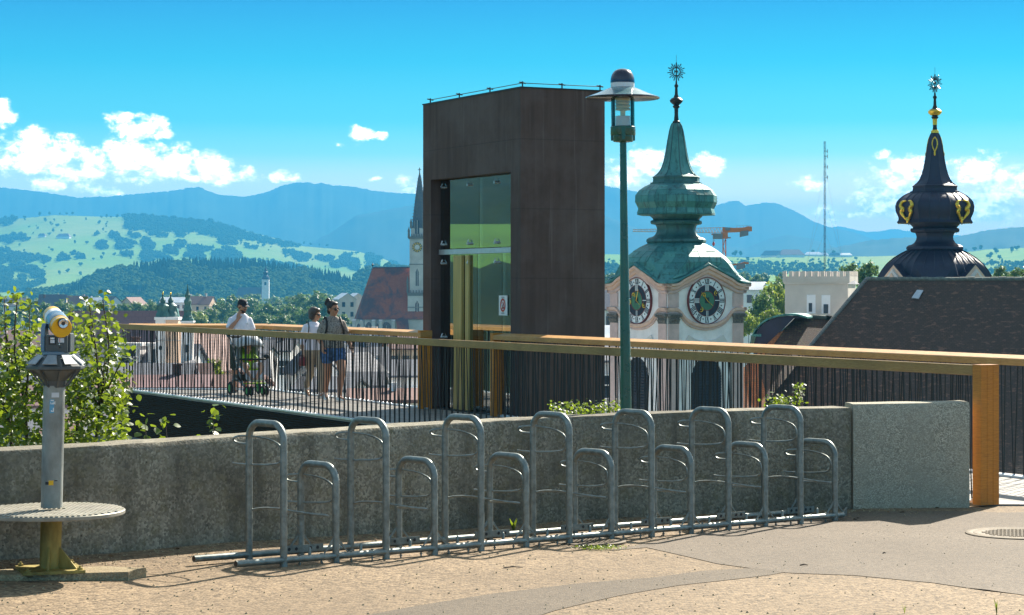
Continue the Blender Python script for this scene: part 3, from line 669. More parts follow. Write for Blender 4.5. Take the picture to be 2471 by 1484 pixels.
# scrub on the right meadows
b = MB()
for k in range(900):
    u = rf.choice((rf.gauss(1820, 30), rf.gauss(1960, 60), rf.uniform(1460, 1540), rf.uniform(1740, 2100), rf.gauss(2430, 40))); v = rf.choice((640, 652, 664, 655)) + rf.gauss(0, 5)
    if v < PLAIN.vr(u) + 3: continue
    h_ = rf.uniform(4, 9); simple_tree(b, PLAIN.at(u, v), h_, h_ * .9, rf, rf.random() < .15)
tag(b.build('meadow_hedgerows', MT['leaf_far']), 'hedgerows and copses on the right-hand meadows', kind='stuff')
mt_items = []
for i, (u, v) in enumerate([(1773, 618), (1789, 618), (1880, 617), (1960, 617), (2012, 618), (2330, 611), (2352, 606), (2368, 603), (2404, 612), (2440, 610), (2456, 604), (2412, 626), (2388, 624)]):
    o = bpy.data.objects.new('meadow_tree', protos[i % 4]); COL.objects.link(o); o.location = PLAIN.at(u, v); o.rotation_euler.z = i * 2.1; s_ = rf.uniform(.8, 1.3); o.scale = (s_, s_, s_)
    tag(o, 'small round tree on the skyline of the right meadows', 'tree', 'trees on the right meadows')
    mt_items.append((o, u, 'on the meadows between green and black onion towers' if u < 2100 else 'on the meadows right of the black onion tower'))
ordinal_labels(mt_items, 'small round tree')

# haze: one closed box round everything
m = bpy.data.materials.new('valley_haze'); m.use_nodes = True; t = NT(m.node_tree); m.node_tree.nodes.clear()
pv = t.n('ShaderNodeVolumePrincipled'); pv.inputs['Color'].default_value = (0.075, 0.49, 0.93, 1); pv.inputs['Density'].default_value = 1.5e-4; pv.inputs['Anisotropy'].default_value = 0.0
o = t.n('ShaderNodeOutputMaterial'); t.put(o.inputs['Volume'], pv.outputs[0])
b = MB(); b.box(-13000, 13000, -12500, 17500, -33, 640)
tag(b.build('haze', m), 'pale blue summer haze over the valley', kind='stuff')
# ------------------------------------------------------------------ concrete wall
def strip_wall(name, label, tab, zt, thick, m, zb=-0.6, seed=1, step=0.12, cap_lo=False):
    P = []
    for (a, b_) in zip(tab, tab[1:]):
        n = max(1, int(math.dist(a, b_) / step)); P += [(a[0] + (b_[0] - a[0]) * i / n, a[1] + (b_[1] - a[1]) * i / n) for i in range(n)]
    P.append(tab[-1]); b = MB(); rs = []
    for i, p in enumerate(P):
        q0, q1 = P[max(0, i - 1)], P[min(len(P) - 1, i + 1)]; d = Vector((q1[0] - q0[0], q1[1] - q0[1])).normalized(); n_ = Vector((-d.y, d.x))
        z = zt[0] + (zt[1] - zt[0]) * i / (len(P) - 1)
        j = lambda k, a=(.006 if seed == 1 else .0022): a * noise.noise(Vector((i * .9, k * 3.1, seed)))
        sec = [(0, zb), (0, z - .30), (j(1), z - .035 + j(2)), (.018 + j(3), z + j(4)), (thick * .5, z + .004 + j(7)), (thick - .02, z + j(5)), (thick, z - .03), (thick, zb)]
        rs.append([(p[0] + n_.x * s, p[1] + n_.y * s, h) for s, h in sec])
    b.rings(rs, True, True)
    o = b.build(name, m, None, 50); WM[o.name] = Matrix.Identity(4)
    return tag(o, label, 'wall')
strip_wall('concrete_wall', 'long dark stained concrete parapet wall behind the bicycle rack', WALL, (0.79, 0.795), 0.34, MT['concrete'])
strip_wall('concrete_wall_block', 'paler smooth concrete end block of the wall beside the wooden gate post', [(2.975, 19.14), (3.5, 19.17), (4.0, 19.2)], (0.825, 0.84), 0.36, MT['concrete_light'], seed=5)

# ------------------------------------------------------------------ footbridge deck
DZ = -0.065
D = Vector((-11.45, 21.67, 0)).normalized(); N = Vector((D.y, -D.x, 0))          # along and across the walkway
EC = Vector((4.17, 19.33, DZ)); CC = Vector((-.21, 32.5, DZ)); BB = Vector((-1.34, 34.4, DZ)); FF = Vector((-4.55, 40.75, DZ)); AA = Vector((-7.28, 41.0, DZ))
WID = (CC - EC).dot(N); DL = Vector((-.4485, .8938, 0)).normalized(); NL = Vector((DL.y, -DL.x, 0))
bridge = thing('footbridge', 'grey boarded footbridge with dark ribbed sides running to the lift', 'footbridge', (EC.x, EC.y, DZ))
nb = 15; bw = (WID + .10) / nb
rb = random.Random(5)
for k in range(nb):
    w0 = -.05 + k * bw + .004; w1 = -.05 + (k + 1) * bw - .004
    def ends(w):
        p = EC + N * w; s0 = (19.335 - p.y) / D.y
        q = AA + (FF - AA) * ((w) / WID); s1 = (q - p).dot(D); return s0, s1
    a0, a1 = ends(w0); c0, c1 = ends(w1); s = min(a0, c0); cut = [0.0]
    x = rb.uniform(1.5, 4.2)
    while x < min(a1, c1) - 1.5 - max(a0, c0): cut.append(x); x += 4.2
    cut.append(None)
    for i in range(len(cut) - 1):
        f = lambda t, s0, s1: s0 if t == 0.0 else (s1 if t is None else max(a0, c0) + t)
        g0, g1 = (0 if cut[i] == 0.0 else .003), (0 if cut[i + 1] is None else .003)
        q = [EC + N * w0 + D * (f(cut[i], a0, a1) + g0), EC + N * w1 + D * (f(cut[i], c0, c1) + g0), EC + N * w1 + D * (f(cut[i + 1], c0, c1) - g1), EC + N * w0 + D * (f(cut[i + 1], a0, a1) - g1)]
        b = MB(); b.prism([p - Vector((0, 0, .03)) for p in q], (0, 0, .03 + rb.uniform(-.0015, .0015)))
        b.build('deck_board', MT['deck'], bridge)
# sides and underside
b = MB()
o0 = EC - N * .09; o1 = AA - N * .09 + D * .1; i1 = FF + N * .09 + D * .1; i0 = EC + N * (WID + .09)
q0 = EC + D * 1.2 - N * .06; 
poly = [EC + D * .9 - N * .06, AA - N * .06 + D * .02, FF + N * .03 + D * .04, EC + N * (WID + .05) + D * .9]
b.prism([p + Vector((0, 0, -.84)) for p in poly], (0, 0, .80))
b.build('side_cladding', MT['fascia'], bridge)
def edge_angle(p, q, off):
    b = MB(); d = (q - p).normalized(); n_ = Vector((d.y, -d.x, 0)); m_ = off
    b.prism([p + n_ * (m_ - .035) + Vector((0, 0, .002)), q + n_ * (m_ - .035) + Vector((0, 0, .002)), q + n_ * (m_ + .035) + Vector((0, 0, .002)), p + n_ * (m_ + .035) + Vector((0, 0, .002))], (0, 0, .022))
    return b.build('edge_angle', MT['steel_edge'], bridge)
edge_angle(EC + D * .15, AA, -.02); edge_angle(AA, FF, 0); edge_angle(FF, BB, 0); edge_angle(CC, CC - DL * 17, -.0)

# ------------------------------------------------------------------ railings
rod_b = MB(); rod_b.tube([(0, 0, 0), (0, 0, 1)], 1.0, 5); ROD = rod_b.mesh('baluster', MT['black'], 40)
pin_b = MB(); pin_b.lathe([(.016, 0), (.016, .012), (.008, .018)], 6); PIN = pin_b.mesh('baluster_foot', MT['steel_edge'])
RH = 1.225
def seg_rod(par, p, q, r):
    d = q - p; L = d.length; z = d.normalized(); x = z.orthogonal().normalized(); y = z.cross(x)
    M = Matrix((x * r, y * r, z * L)).transposed().to_4x4(); M.translation = p
    put('baluster', ROD, par, wmat(par).inverted() @ M)
def railing(name, label, pts, side, m, posts=(), seglen=3.0, seed=1, pitch=.16):
    """side: +1 when the walkway lies on the N side of the line; rail slopes down towards the walkway"""
    root = thing(name, label, 'railing', tuple(pts[0])); r = random.Random(seed)
    for ip in range(len(pts) - 1):
        p, q = pts[ip], pts[ip + 1]; d = (q - p); L = d.length; d.normalize(); n_ = Vector((d.y, -d.x, 0)) * side
        ns = max(1, round(L / seglen))
        for k in range(ns):
            s0 = L * k / ns + (.002 if k else 0); s1 = L * (k + 1) / ns - (.002 if k < ns - 1 else 0)
            sec = [(-.10, RH), (-.10, RH - .085), (-.085, RH - .092), (.085, RH - .096), (.10, RH - .09), (.10, RH - .032), (.09, RH - .024), (-.088, RH + .004)]
            b = MB(); b.rings([[tuple(p + d * s + n_ * o + Vector((0, 0, h))) for o, h in sec] for s in (s0, s1)]); b.build('handrail', m, root)
        x = .12
        b = MB()
        while x < L - .06:
            base = p + d * x + Vector((0, 0, .02))
            for sg in (-1, 1):
                off = sg * abs(r.gauss(.035, .03)) + r.uniform(-.02, .02)
                top = p + d * max(.03, min(L - .03, x + off)) + Vector((0, 0, RH - .09))
                seg_rod(root, base + d * sg * .009, top, .0069)
            b.lathe([(.017, 0), (.017, .010), (.008, .016)], 6, c=tuple(base + Vector((0, 0, .002))))
            x += pitch * r.uniform(.93, 1.07)
        tag(b.build('baluster_foot', MT['steel_edge'], root), kind='stuff')
    for (c, d, w, t) in posts:      # centre, face normal, width across, depth along
        b = MB(); d = d.normalized(); n_ = Vector((d.y, -d.x, 0)); h = t / 2
        for s0, s1 in ((-w / 2, -w / 6 - .0015), (-w / 6 + .0015, w / 6 - .0015), (w / 6 + .0015, w / 2)):
            b = MB(); zt = RH - .05
            b.prism([c + n_ * s0 - d * h, c + n_ * s1 - d * h, c + n_ * s1 + d * h, c + n_ * s0 + d * h], (0, 0, RH + .006)); b.build('end_post', MT['wood_post'], root)
    return root
railing('near_railing', 'long near railing of black rods under a weathered timber handrail', [EC + D * .06, AA], 1, MT['wood_grey'], [(EC, -D, .20, .115)], seed=1)
railing('back_railing', 'far railing of black rods behind the walking people, turning at the lookout end', [AA + (FF - AA).normalized() * .12, FF, BB], 1, MT['wood'], [(BB + DL * .06, -DL, .20, .10)], seed=2)
railing('lift_railing', 'railing of black rods right of the lift door with brightly lit timber handrail', [CC - DL * .05, CC - DL * 17.4], 1, MT['wood'], [(CC, DL, .20, .10)], seed=3)

# ------------------------------------------------------------------ lift tower
K = Vector((.127, 32.1, 0)); E1 = DL; E2 = NL; LW, LD, LT = 3.46, 1.404, 4.76
lift = thing('lift_tower', 'tall dark concrete lift tower with a tall glazed opening', 'lift tower', (K.x, K.y, DZ))
def lb(name, m, t0, t1, w0, w1, z0, z1, smooth=None):
    b = MB(); b.prism([K + E1 * t0 + E2 * w0 + Vector((0, 0, z0)), K + E1 * t1 + E2 * w0 + Vector((0, 0, z0)), K + E1 * t1 + E2 * w1 + Vector((0, 0, z0)), K + E1 * t0 + E2 * w1 + Vector((0, 0, z0))], (0, 0, z1 - z0)); return b.build(name, m, lift)
T0, T1, OT, RC = .327, 3.16, 3.55, .17
lb('concrete_wall', MT['lift'], 0, T0, 0, LD, -29, LT)                 # jamb at the corner, full depth side
lb('concrete_wall', MT['lift'], T1, LW, 0, LD, -29, LT)
lb('concrete_wall', MT['lift'], T0, T1, LD - .12, LD, -29, LT - .002)
lb('lintel', MT['lift'], T0, T1, 0, LD - .12, OT, LT)
lb('threshold', MT['black'], T0, T1, .02, LD - .12, -29, DZ - .004)
# interior
MT['frostwall'] = mat('pale_shaft_lining', (0.42, 0.46, 0.42), .6, 0, .15, 2)
lb('rear_wall', MT['frostwall'], T0 + .01, T1 - .01, LD - .16, LD - .121, DZ, OT - .07)
lb('ceiling_panel', MT['dark'], T0, T1, RC + .06, LD - .122, OT - .06, OT - .002)
zt, zb_ = 2.36, DZ
tm = (T0 + T1) / 2
for a, c in ((T0 + .004, tm - .004), (tm + .004, T1 - .004)):
    lb('glass_pane', MT['glass'], a, c, RC, RC + .012, zt + .09, OT - .004)
lb('transom', MT['steel_edge'], T0 + .003, T1 - .003, RC - .03, RC + .05, zt, zt + .08)
for a, c in ((T0 + .004, T0 + .62), (T0 + .63, T0 + 1.48), (T0 + 1.49, T1 - .62), (T1 - .61, T1 - .004)):
    lb('glass_pane', MT['glass'], a, c, RC, RC + .012, zb_ + .01, zt - .004)
lb('door_frame', MT['brass'], T0 + 1.95, T0 + 2.25, RC - .05, RC - .006, zb_, zt - .02)
lb('door_frame', MT['brass'], T0 + 1.72, T0 + 1.84, RC - .04, RC - .006, zb_, zt - .02)
lb('door_frame', MT['steel_edge'], T0 + .95, T0 + .99, RC + .05, RC + .10, zb_, zt - .02)
lb('door_frame', MT['steel_edge'], T0 + .52, T0 + .55, RC + .05, RC + .10, zb_, zt - .02)
lb('guide_rail', MT['steel_edge'], T0 + .72, T0 + .75, RC + .5, RC + .53, zb_, OT - .1)
lb('guide_rail', MT['steel_edge'], T0 + 1.12, T0 + 1.15, RC + .5, RC + .53, zb_, OT - .1)
def spider(t, z):
    b = MB(); c = K + E1 * t + E2 * (RC - .05) + Vector((0, 0, z))
    b.tube([c, c + E2 * .06], .021, 10); b.tube([c, c + Vector((0, 0, .06)) + E2 * .03], .009, 6); b.build('glass_clamp', MT['silver'], lift, 40)
for t in (T0 + .10, T0 + .80, T0 + 1.75, T1 - .12):
    spider(t, OT - .12); spider(t, zt + .16); spider(t, zt - .14)
for z in (1.05,): spider(T1 - .12, z)
spider(T0 + .55, 1.55)
# warning sign on the glass
ft = T0 + .24; b = MB(); c0 = K + E1 * (T0 + .70) + E2 * (RC - .012); c1 = K + E1 * (T0 + .42) + E2 * (RC - .012)
b.prism([c0 + Vector((0, 0, 1.42)), c1 + Vector((0, 0, 1.42)), c1 + Vector((0, 0, 1.72)), c0 + Vector((0, 0, 1.72))], E2 * -.006)
sign = b.build('door_sign', MT['white'], lift)
cs = (c0 + c1) / 2 + Vector((0, 0, 1.575)) - E2 * .010
def on_face(pts, m, nm): 
    b = MB(); b.prism([cs + E1 * -x + Vector((0, 0, z)) for x, z in pts], E2 * -.003); o = b.build(nm, m, lift); 
    o.parent = sign; return o
b = MB(); ring = [[tuple(cs + E1 * -(rx * math.cos(a)) + Vector((0, 0, rz * math.sin(a)))) for a in [6.2832 * i / 28 for i in range(28)]] for rx, rz in ((.062, .075), (.085, .1))]
ring3 = [[tuple(Vector(p) - E2 * .003) for p in r_] for r_ in ring]
b.rings([ring[0], ring3[0], ring3[1], ring[1]], cap=False); o = b.build('ring_mark', MT['red'], lift); o.parent = sign
on_face([(.030 * math.cos(a), .030 * math.sin(a) + .018) for a in [6.2832 * i / 14 for i in range(14)]], MT['red'], 'head_mark')
on_face([(-.048, -.052), (.048, -.052), (.036, -.02), (-.036, -.02)], MT['red'], 'shoulder_mark')
for zz in (.118, .106, -.118, -.128): on_face([(-.05, zz), (.05, zz), (.05, zz + .005), (-.05, zz + .005)], MT['cw'], 'text_line')
# roof edge: lightning wire on little posts
wire = [K + E1 * (LW - .15) + E2 * .06, K + E1 * .06 + E2 * .06, K + E1 * .06 + E2 * (LD - .06)]
b = MB(); b.tube([p + Vector((0, 0, LT + .075)) for p in wire], .006, 5); b.build('lightning_wire', MT['dark'], lift)
for (p, q, n_) in ((wire[0], wire[1], 4), (wire[1], wire[2], 3)):
    for i in range(n_):
        c = p + (q - p) * (i / (n_ - 1)) if n_ == 4 else p + (q - p) * ((i + .02) / (n_ - 1))
        if n_ == 3 and i == 0: continue
        b = MB(); b.tube([c + Vector((0, 0, LT - .002)), c + Vector((0, 0, LT + .10))], .012, 6); b.box(-.03, .03, -.03, .03, LT - .001, LT + .02, Matrix.Translation((c.x, c.y, 0))); b.tube([c + Vector((-.05, 0, LT + .09)), c + Vector((.05, 0, LT + .07))], .010, 6)
        b.build('wire_holder', MT['dark'], lift)
b = MB(); q = lambda t, w: K + E1 * t + E2 * w
b.prism([p + Vector((0, 0, LT)) for p in (q(-.012, -.012), q(LW + .012, -.012), q(LW + .012, LD + .012), q(-.012, LD + .012))], (0, 0, .018)); b.build('roof_flashing', MT['dark'], lift)

# ------------------------------------------------------------------ street lamp
LY = 18.75; S = LY / F
def lz(y): return CZ - ((150.8 + .1341 * y) - HZ) * S
lx = (1505.3 - CX) * S; bx = (1516 - CX) * S; zb0 = -1.1; zt0 = lz(1420)
leanM = Matrix.Translation((bx, LY, zb0)) @ Matrix(((1, 0, (lx - bx) / (zt0 + .55), 0), (0, 1, 0, 0), (0, 0, 1, 0), (0, 0, 0, 1)))
lamp = thing('street_lamp', 'dark green street lamp with a wide saucer hat and glass cylinder', 'street lamp', (bx, LY, zb0))
U = .1341 * S; h0 = lambda y: lz(y) - zb0
TL = leanM
def lat(name, prof, m, n=32, smooth=35):
    b = MB(); b.lathe(prof, n, M=TL); return b.build(name, m, lamp, smooth)
lat('pole', [(.055, 0), (.055, .5), (.054, .75), (.050, 1.5), (.042, 2.7), (.034, 3.4), (.0285, h0(1418))], MT['lamp_green'], 20)
lat('collar', [(.03, h0(1440)), (175 * U, h0(1425)), (178 * U, h0(1420)), (178 * U, h0(1312)), (222 * U, h0(1308)), (226 * U, h0(1300)), (226 * U, h0(1162)), (218 * U, h0(1152)), (.02, h0(1150))], MT['lamp_green'])
for k in range(3):
    b = MB(); a = .5 + k * 2.094; b.box(.078, .111, -.015, .015, h0(1400), h0(1160), TL @ Matrix.Rotation(a, 4, 'Z')); b.build('collar_lug', MT['lamp_green'], lamp)
lat('glass_cylinder', [(211 * U, h0(1151)), (211 * U, h0(690))], MT['glass_clear']) if False else None
b = MB(); b.lathe([(212 * U, h0(1149)), (212 * U, h0(640)), (207 * U, h0(640)), (207 * U, h0(1149))], 32, M=TL, cap=False); b.build('glass_cylinder', MT['glass_clear'], lamp, 40)
lat('frosted_band', [(.02, h0(1147)), (200 * U, h0(1147)), (200 * U, h0(975)), (190 * U, h0(970)), (.02, h0(972))], MT['frost'])
prof = [(.01, h0(880))]
for k in range(5):
    y1 = 850 - k * 62; prof += [(120 * U, h0(y1)), (165 * U, h0(y1 + 4)), (165 * U, h0(y1 - 6)), (122 * U, h0(y1 - 30))]
prof += [(140 * U, h0(575)), (.01, h0(570))]
lat('louvre_stack', prof, MT['cream'], 28, 25)
b = MB(); b.box(-.012, .012, -.012, .012, h0(1140), h0(560), TL @ Matrix.Translation((-165 * U, -.02, 0))); b.build('stay_bar', MT['cream'], lamp)
b = MB(); b.box(-.02, .02, -.03, .03, h0(972), h0(870), TL); b.build('lamp_holder', MT['cream'], lamp)
lat('brim', [(.05, h0(560)), (205 * U, h0(575)), (420 * U, h0(606)), (640 * U, h0(650)), (658 * U, h0(646)), (661 * U, h0(636)), (655 * U, h0(622)), (480 * U, h0(560)), (330 * U, h0(495)), (218 * U, h0(447)), (.05, h0(446))], MT['lamp_brim'], 48)
lat('brim_lining', [(214 * U, h0(584)), (420 * U, h0(613)), (630 * U, h0(655)), (634 * U, h0(653)), (420 * U, h0(609)), (214 * U, h0(579))], MT['cream'], 48)
lat('rim_band', [(652 * U, h0(655)), (664 * U, h0(648)), (668 * U, h0(637)), (664 * U, h0(626)), (652 * U, h0(624))], MT['lamp_blue'], 48)
lat('white_band', [(.05, h0(449)), (214 * U, h0(449)), (214 * U, h0(362)), (.05, h0(362))], MT['white'], 40)
lat('dome_cap', [(.04, h0(366)), (220 * U, h0(366)), (219 * U, h0(330)), (214 * U, h0(290)), (196 * U, h0(225)), (165 * U, h0(172)), (120 * U, h0(134)), (60 * U, h0(115)), (.001, h0(111))], MT['lamp_blue'], 40, 60)

# ------------------------------------------------------------------ bicycle rack
RN = 14; P0 = Vector((-1.505, 14.48, 0.0)); P1 = Vector((2.67, 18.16, -.088)); AX = (P1 - P0); SP = AX.length / (RN - 1); AXn = AX.normalized(); WX = Vector((-AXn.y, AXn.x, 0)).normalized()
rack = thing('bicycle_rack', 'galvanised bicycle rack of alternating tall and low hoops along the wall', 'bicycle rack', tuple(P0))
ZU = Vector((0, 0, 1)); HW = .40
def rp(i, w, s, h): return P0 + AX * (i / (RN - 1)) + WX * w + AXn * s + ZU * h
for i in range(RN):
    tall = i % 2 == 0; H = (.965 if tall else .675) ; r_ = .024; H = H - r_; cr = .115
    path = [rp(i, 0, 0, 0), rp(i, 0, 0, .2), rp(i, 0, 0, H - cr)] + arc(rp(i, cr, 0, H - cr), cr, math.pi, math.pi / 2, 8, WX, ZU)[1:] + arc(rp(i, HW - cr, 0, H - cr), cr, math.pi / 2, 0, 8, WX, ZU) + [rp(i, HW, 0, .2), rp(i, HW, 0, .0)]
    b = MB(); b.tube(path, r_, 12); hoop = b.build('hoop', MT['galv'], rack, 50)
    b = MB(); b.tube([rp(i, 0, 0, -.002), rp(i, 0, 0, .035)], .0262, 12); b.tube([rp(i, HW, 0, -.002), rp(i, HW, 0, .03)], .0262, 12); o = b.build('foot_sleeve', MT['galv'], rack, 50); o.parent = hoop
    # upper bent holder loop
    t = .0 if tall else -.275
    loop = smooth_path([rp(i, .40, .02, .79 + t), rp(i, .475, -.045, .80 + t), rp(i, .49, -.065, .825 + t), rp(i, .44, -.055, .845 + t), rp(i, .36, .01, .845 + t), rp(i, .24, .045, .832 + t), rp(i, .125, .05, .80 + t), rp(i, .085, .05, .74 + t), rp(i, .11, .05, .685 + t), rp(i, .20, .045, .665 + t), rp(i, .34, .02, .655 + t), rp(i, .46, -.03, .655 + t), rp(i, .50, -.07, .66 + t)], 4)
    b = MB(); b.tube(loop, .0072, 6); o = b.build('wheel_holder', MT['galv'], rack, 60); o.parent = hoop
    if tall and i < RN - 1:
        low = smooth_path([rp(i, .40, .0, .345), rp(i, .34, .05, .362), rp(i, .24, .11, .365), rp(i, .12, .17, .352), rp(i, .02, .25, .337), rp(i, -.04, .30, .33), rp(i, -.03, .335, .327), rp(i, .05, .32, .327), rp(i, .16, .22, .33)], 4)
        b = MB(); b.tube(low, .0075, 6); o = b.build('wheel_guide', MT['galv'], rack, 60); o.parent = hoop
    # rubber pads on the shoulder of the near leg
    b = MB()
    for k in range(5):
        a = math.pi - .15 - k * .27; c = rp(i, cr, 0, H - cr) + (WX * math.cos(a) + ZU * math.sin(a)) * cr + AXn * .019
        M = Matrix.Translation(c) @ Matrix((AXn, WX, ZU)).transposed().to_4x4(); b.ball((0, 0, 0), (.011, .016, .016), 8, 5, M=M)
    for hh in (H - cr - .06, H - cr - .10, H - cr - .14):
        b.ball(tuple(rp(i, .002, .023, hh)), (.008, .010, .015), 8, 5)
    o = b.build('rubber_pad', MT['rubber'], rack, 60); o.parent = hoop
    for w in ((0, HW) if not tall else ()):
        for sg in (-1, 1):
            c0, c1, c2 = rp(i, w, sg * .02, .17), rp(i, w, sg * .125, .045), rp(i, w, sg * .02, .045)
            b = MB(); th = WX * .004
            b.prism([p - th for p in (c0, c0 - ZU * .03, rp(i, w, sg * .105, .06), c2 + ZU * .015, c2, c1)], th * 2); o = b.build('gusset', MT['galv'], rack); o.parent = hoop
    if not tall:
        for w, sgn in ((HW, 1),):
            b = MB(); c = rp(i, w, 0, 0)
            b.prism([rp(i, w - .03, -.17, .04), rp(i, w - .03, .17, .04), rp(i, w - .03, .17, .09), rp(i, w - .03, -.17, .09)], WX * .005); o = b.build('fixing_plate', MT['galv'], rack); o.parent = hoop
            for s in (-.12, -.06, .06, .12):
                b = MB(); c = rp(i, w - .033, s, .066); b.tube([c, c + WX * .002], .012, 8); o = b.build('plate_hole', MT['dark'], rack); o.parent = hoop
ext = [(-.36, .24), (-.42, .20)]
for w, e0, e1 in ((0, -.38, .10), (HW, -.44, .16)):
    b = MB(); b.tube([rp(0, w, e0, .048), rp(RN - 1, w, e1, .048)], .0225, 12); b.build('base_rail', MT['galv'], rack, 50)
    b = MB(); b.tube([rp(0, w, e0 - .001, .048), rp(0, w, e0 + .05, .048)], .0185, 12); b.build('rail_end_bore', MT['dark'], rack, 50)
for i in range(RN - 1):
    b = MB(); c = rp(i, .015, SP * .52, .068); b.lathe([(.011, 0), (.011, .035), (.007, .048), (.001, .052)], 8, c=tuple(c)); b.build('locking_pin', MT['galv'], rack, 50)
    for s in (.30, .72):
        b = MB(); c = rp(i, 0, SP * s, .0); b.tube([c + ZU * .028, c + ZU * -.004], .006, 6); b.tube([c + ZU * .02, c + ZU * .012], .011, 6); b.tube([c + ZU * .07, c + ZU * .076], .010, 6); b.build('bolt', MT['galv'], rack)
b = MB(); b.prism([rp(RN - 1, .02, .12, .03), rp(RN - 1, .06, .22, .03), rp(RN - 1, .05, .22, .10), rp(RN - 1, .03, .15, .06)], WX * .02); b.build('end_bracket', MT['galv'], rack)

# ------------------------------------------------------------------ coin telescope
TY = 13.75; TS = TY / F
tx = (121 - CX) * TS; tz0 = ground_z(tx, TY) + .045
tele = thing('coin_telescope', 'yellow and grey coin telescope on a steel pole with a round step plate', 'telescope', (tx, TY, tz0))
tz = lambda v: CZ - (v - HZ) * TS
lean = (131 - 121) * TS / (tz(935) - tz0)
TT = Matrix.Translation((tx, TY, 0)) @ Matrix(((1, 0, lean, -lean * tz0), (0, 1, 0, 0), (0, 0, 1, 0), (0, 0, 0, 1)))
def tb(name, b, m, smooth=None, par=None): 
    o = b.build(name, m, tele, smooth)
    if par is not None: o.parent = par
    return o
b = MB(); b.lathe([(.067, .47), (.067, tz(930))], 24, M=TT); tb('pole', b, MT['pole'], 40)
b = MB(); b.lathe([(.066, tz0), (.066, .43)], 24, M=TT); tb('lower_pole', b, MT['pole_moss'], 40)
# round step: ribbed plate
SR, SZ = .462, .452
MT['step'] = mat('dull_aluminium', (0.30, 0.28, 0.23), 0.55, 0.3, 0.2, 12)
scx = tx + .0; b = MB(); b.lathe([(.03, SZ - .026), (SR - .004, SZ - .026), (SR, SZ - .022), (SR, SZ - .004), (SR - .004, SZ), (.03, SZ)], 64, M=Matrix.Translation((tx + .002, TY - .0, 0))); step = tb('step_plate', b, MT['step'], 30)
ns = 30
for k in range(ns):
    x0 = -SR + .008 + (2 * SR - .016) * k / ns; x1 = x0 + (2 * SR - .016) / ns * .62; hx = max(abs(x0), abs(x1)); y = math.sqrt(max(0, (SR - .006) ** 2 - hx * hx))
    if y < .02: continue
    for s0, s1 in (((-y, y),) if hx > .09 and min(abs(x0), abs(x1)) > .07 else ((-y, -.075), (.075, y))):
        b = MB(); b.box(tx + x0, tx + x1, TY + s0, TY + s1, SZ + .0005, SZ + .007, None); o = tb('step_rib', b, MT['step']); o.parent = step
for a in (-.9, .25, 1.4, 2.55):
    b = MB(); M = Matrix.Translation((tx, TY, tz0)) @ Matrix.Rotation(a - .55, 4, 'Z'); b.prism([(.06, -.004, .012), (.185, -.004, .012), (.185, -.004, .02), (.062, -.004, .155)], (0, .008, 0), M); tb('gusset', b, MT['pole_moss'])
M = Matrix.Translation((tx, TY, tz0)) @ Matrix.Rotation(.35, 4, 'Z'); b = MB(); b.box(-.19, .19, -.19, .19, -.004, .014, M); tb('base_plate', b, MT['pole_moss'])
for sx in (-1, 1):
    for sy in (-1, 1):
        b = MB(); c = M @ Vector((sx * .16, sy * .16, .014)); b.lathe([(.017, 0), (.017, .014), (.001, .014)], 6, c=tuple(c)); b.tube([c, c + ZU * .026], .008, 6); tb('anchor_bolt', b, MT['pole_moss'])
# flared table, head
MT['plate'] = mat('engraved_plate', (0.30, 0.32, 0.34), .45, .4, .2, 30)
oc = math.pi / 8
def TZ(y): return tz(736 + .1545 * y)
q = .1545 * TS
top = TT @ Matrix.Translation((.004, 0, 0))
b = MB(); b.lathe([(.068, TZ(1285)), (.070, TZ(1280)), (.074, TZ(1180)), (.155, TZ(1010)), (.150, TZ(1005)), (.05, TZ(1004))], 8, M=top, ph=oc); tb('table_underside', b, MT['scope_grey'])
for k in range(8):
    a = oc + k * math.pi / 4; b = MB(); MM = top @ Matrix.Rotation(a, 4, 'Z'); b.prism([(.071, -.005, TZ(1270)), (.080, -.005, TZ(1270)), (.165, -.005, TZ(1010)), (.148, -.005, TZ(1010))], (0, .01, 0), MM); tb('table_rib', b, MT['scope_grey'])
b = MB(); b.lathe([(.1, TZ(1003)), (.182, TZ(1003)), (.186, TZ(990)), (.186, TZ(952)), (.180, TZ(944)), (.100, TZ(782)), (.04, TZ(778))], 8, M=top, ph=oc, sx=1.0); table = tb('octagonal_table', b, MT['scope_grey'])
for k in range(8):
    a0 = oc + k * math.pi / 4 + .12; a1 = oc + (k + 1) * math.pi / 4 - .12; cs_ = lambda r_, a, y: top @ Vector((r_ * math.cos(a), r_ * math.sin(a), TZ(y)))
    f = .985
    pts = [cs_(.1775 * f, a0, 936), cs_(.1775 * f, a1, 936), cs_(.106 * f, a1, 800), cs_(.106 * f, a0, 800)]
    nn = (pts[1] - pts[0]).cross(pts[3] - pts[0]).normalized(); nn = nn if nn.z > 0 else -nn
    b = MB(); b.prism([p + nn * .010 for p in pts], nn * .004); o = tb('panorama_plate', b, MT['plate']); o.parent = table
b = MB(); b.lathe([(.05, TZ(785)), (.085, TZ(770)), (.085, TZ(735)), (.075, TZ(725)), (.04, TZ(722))], 24, M=top); tb('swivel_ring', b, MT['scope_blue'], 40)
hx0 = lambda x: (60.3 + .1545 * x - CX) * TS
def hb(name, x0, x1, y0, y1, d0, d1, m, par=None, bev=True):
    b = MB(); b.box(hx0(x0), hx0(x1), TY + d0, TY + d1, TZ(y1), TZ(y0)); o = tb(name, b, m)
    if bev: bv = o.modifiers.new('bevel', 'BEVEL'); bv.width = .004; bv.segments = 2
    if par is not None: o.parent = par
    return o
body = hb('head_casting', 345, 690, 470, 740, -.055, .06, MT['scope_grey'])
hb('coin_slot_plate', 400, 510, 490, 615, -.060, -.054, MT['dark'], body, False)
hb('coin_slot', 430, 492, 505, 530, -.063, -.059, MT['silver'], body, False)
